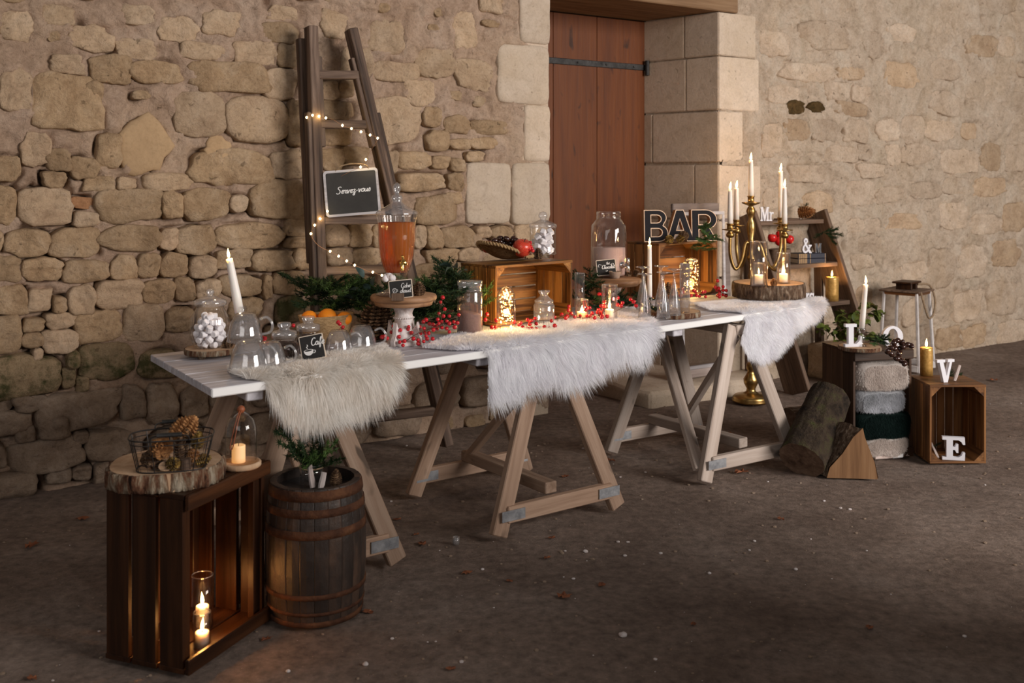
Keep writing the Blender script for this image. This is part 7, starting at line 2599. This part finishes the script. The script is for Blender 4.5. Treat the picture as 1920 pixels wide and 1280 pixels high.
# ------------------------------------------------------------------ small litter on the floor
LV = []
for j in range(3):
    bm = bmesh.new()
    n_ = 12
    c = bm.verts.new((0, 0, 0.008))
    ring_ = [bm.verts.new((math.cos(2 * PI * i / n_) * 0.026 * (1 + 0.45 * math.sin(i * 2.6 + j * 2)), math.sin(2 * PI * i / n_) * 0.019 * (1 + 0.3 * math.cos(i * 3.1 + j)), 0.004 + 0.010 * abs(math.sin(i * 1.7 + j)))) for i in range(n_)]
    for i in range(n_):
        bm.faces.new((c, ring_[i], ring_[(i + 1) % n_]))
    me = bpy.data.meshes.new('dry_leaf')
    bm.to_mesh(me)
    bm.free()
    me.materials.append(M['leaf_dry'])
    LV.append(me)
for i, (x, y, s, lab) in enumerate(((1058, 1118, 1.3, 'curled dry brown leaf in the middle of the open floor'), (1128, 1096, .9, 'dry brown leaf right of the curled one on the open floor'), (1464, 970, .9, 'dry leaf on the open floor right of the trestles'), (745, 970, .8, 'small dry leaf between the barrel and the middle trestle'), (792, 1016, 1.1, 'dry brown leaf left of the middle trestle foot'),
                                (1025, 1042, .8, 'small dry leaf in front of the middle trestle'), (1035, 1005, .8, 'small dry leaf just below the crossbar of the middle trestle'), (1392, 884, 1.8, 'crumpled brown leaf at the foot of the right trestle'), (875, 1070, .9, 'small dry leaf before the left foot of the middle trestle'), (690, 1142, .9, 'dry leaf right of the barrel foot'), (500, 1190, .8, 'dry leaf at the corner of the dark crate'),
                                (780, 998, .7, 'small dry leaf left of the tiny tealight glass'), (955, 1085, .6, 'tiny dry leaf on the open floor left of the curled one'), (1232, 720, 1.6, 'dry leaf by the door threshold under the table'), (1145, 862, 1.2, 'dry leaf under the table between the middle and right trestles'), (1310, 800, 1.3, 'dry leaf under the right trestle behind its spreader'), (1370, 812, 1.2, 'dry leaf under the right trestle near its right leg'), (1300, 825, 1.0, 'dry leaf under the right trestle in front of its spreader'), (1865, 713, 1.8, 'long dry leaf on the far floor at the right edge'),
                                (60, 1020, 1.4, 'dry leaf at the left edge near the wall'), (155, 968, 1.2, 'dry leaf near the foot of the stone wall at the left'), (1060, 892, .9, 'dry leaf under the middle trestle, behind its crossbar'), (1080, 920, .8, 'dry leaf under the middle trestle, close to its crossbar'), (60, 1268, .8, 'dry leaf at the bottom left corner of the floor'), (845, 1250, .7, 'dry leaf at the bottom edge of the floor right of the barrel'), (1630, 1172, .8, 'dry leaf on the shaded floor at the lower right'), (1300, 1165, .6, 'tiny dry leaf on the bare floor at the lower middle right'))):
    q = P(x, y)
    o = bpy.data.objects.new('dry_leaf', LV[i % 3])
    COL.objects.link(o)
    o.location = (q.x, q.y, ground(q.x, q.y))
    o.rotation_euler = (0, 0, random.uniform(0, 6))
    o.scale = (s * .8,) * 3
    tag(o, lab or 'small dry brown leaf lying on the dirt floor', 'leaf', 'dry leaves on the dirt floor')
rg = np.random.default_rng(3)
bm = bmesh.new()
bw = bmesh.new()
for i in range(2200):
    if rg.random() < 0.62:
        q = P(rg.uniform(0, 1920), HY + 2755 / rg.uniform(2.75, 6.8))
    else:
        q = Vector((rg.uniform(-1.5, 3.0), rg.uniform(3.2, 7.2), 0))
    if (Vector((q.x, q.y, 0)) - W0).dot(NI) > -0.02: continue
    r = 0.0018 + 0.008 * rg.random() ** 6
    ico(bw if rg.random() < 0.09 else bm, (q.x, q.y, ground(q.x, q.y) + r * 0.25), r, 1, (1, rg.uniform(.6, 1), .55))
tag(obj('grit', bm, M['stone_grey'], None), 'small brown grit strewn over the dirt floor', 'gravel', None, 'stuff')
tag(obj('white_chips', bw, M['whitewash'], None), 'small white mortar chips strewn over the dirt floor', 'gravel', None, 'stuff')
PEB = ['right of the middle trestle foot', 'below the crossbar of the middle trestle', 'at the lower left below the barrel', 'in the middle of the lower floor, the largest', 'left of the middle trestle front foot', 'before the split log', 'on the open floor below the right trestle', 'at the bottom left near the front crate', 'left of the curled leaf', 'right of the curled leaf', 'on the floor toward the shade at the right', 'right of the barrel foot']
for i, (x, y, s) in enumerate(((1098, 1030, .011), (1060, 1028, .006), (685, 1240, .010), (1168, 1188, .014), (905, 1062, .007), (1545, 936, .007), (1415, 1010, .007), (540, 1252, .008), (1075, 1082, .007), (1330, 1070, .007), (1492, 1062, .008), (735, 1190, .006))):
    q = P(x, y)
    bm = bmesh.new()
    for v_ in ico(bm, (0, 0, s * .4), s, 2, (1, .8, .6)):
        v_.co += v_.normal * 0
        v_.co *= 1 + 0.25 * noise.noise(v_.co * 90 + Vector((i, 0, 0)))
    o = obj('white_pebble', bm, M['whitewash'], None, loc=Vector((q.x, q.y, ground(q.x, q.y))))
    tag(o, 'little white pebble ' + PEB[i], 'pebble', 'white pebbles on the open floor')
q = P(855, 1016)
gl_ = glass_cyl('tiny empty tealight glass on the floor left of the middle trestle', Vector((q.x, q.y, ground(q.x, q.y))), 0.014, 0.03, 'candle glass', 'glass_thick', name='tealight_glass')
bpy.context.view_layer.update()
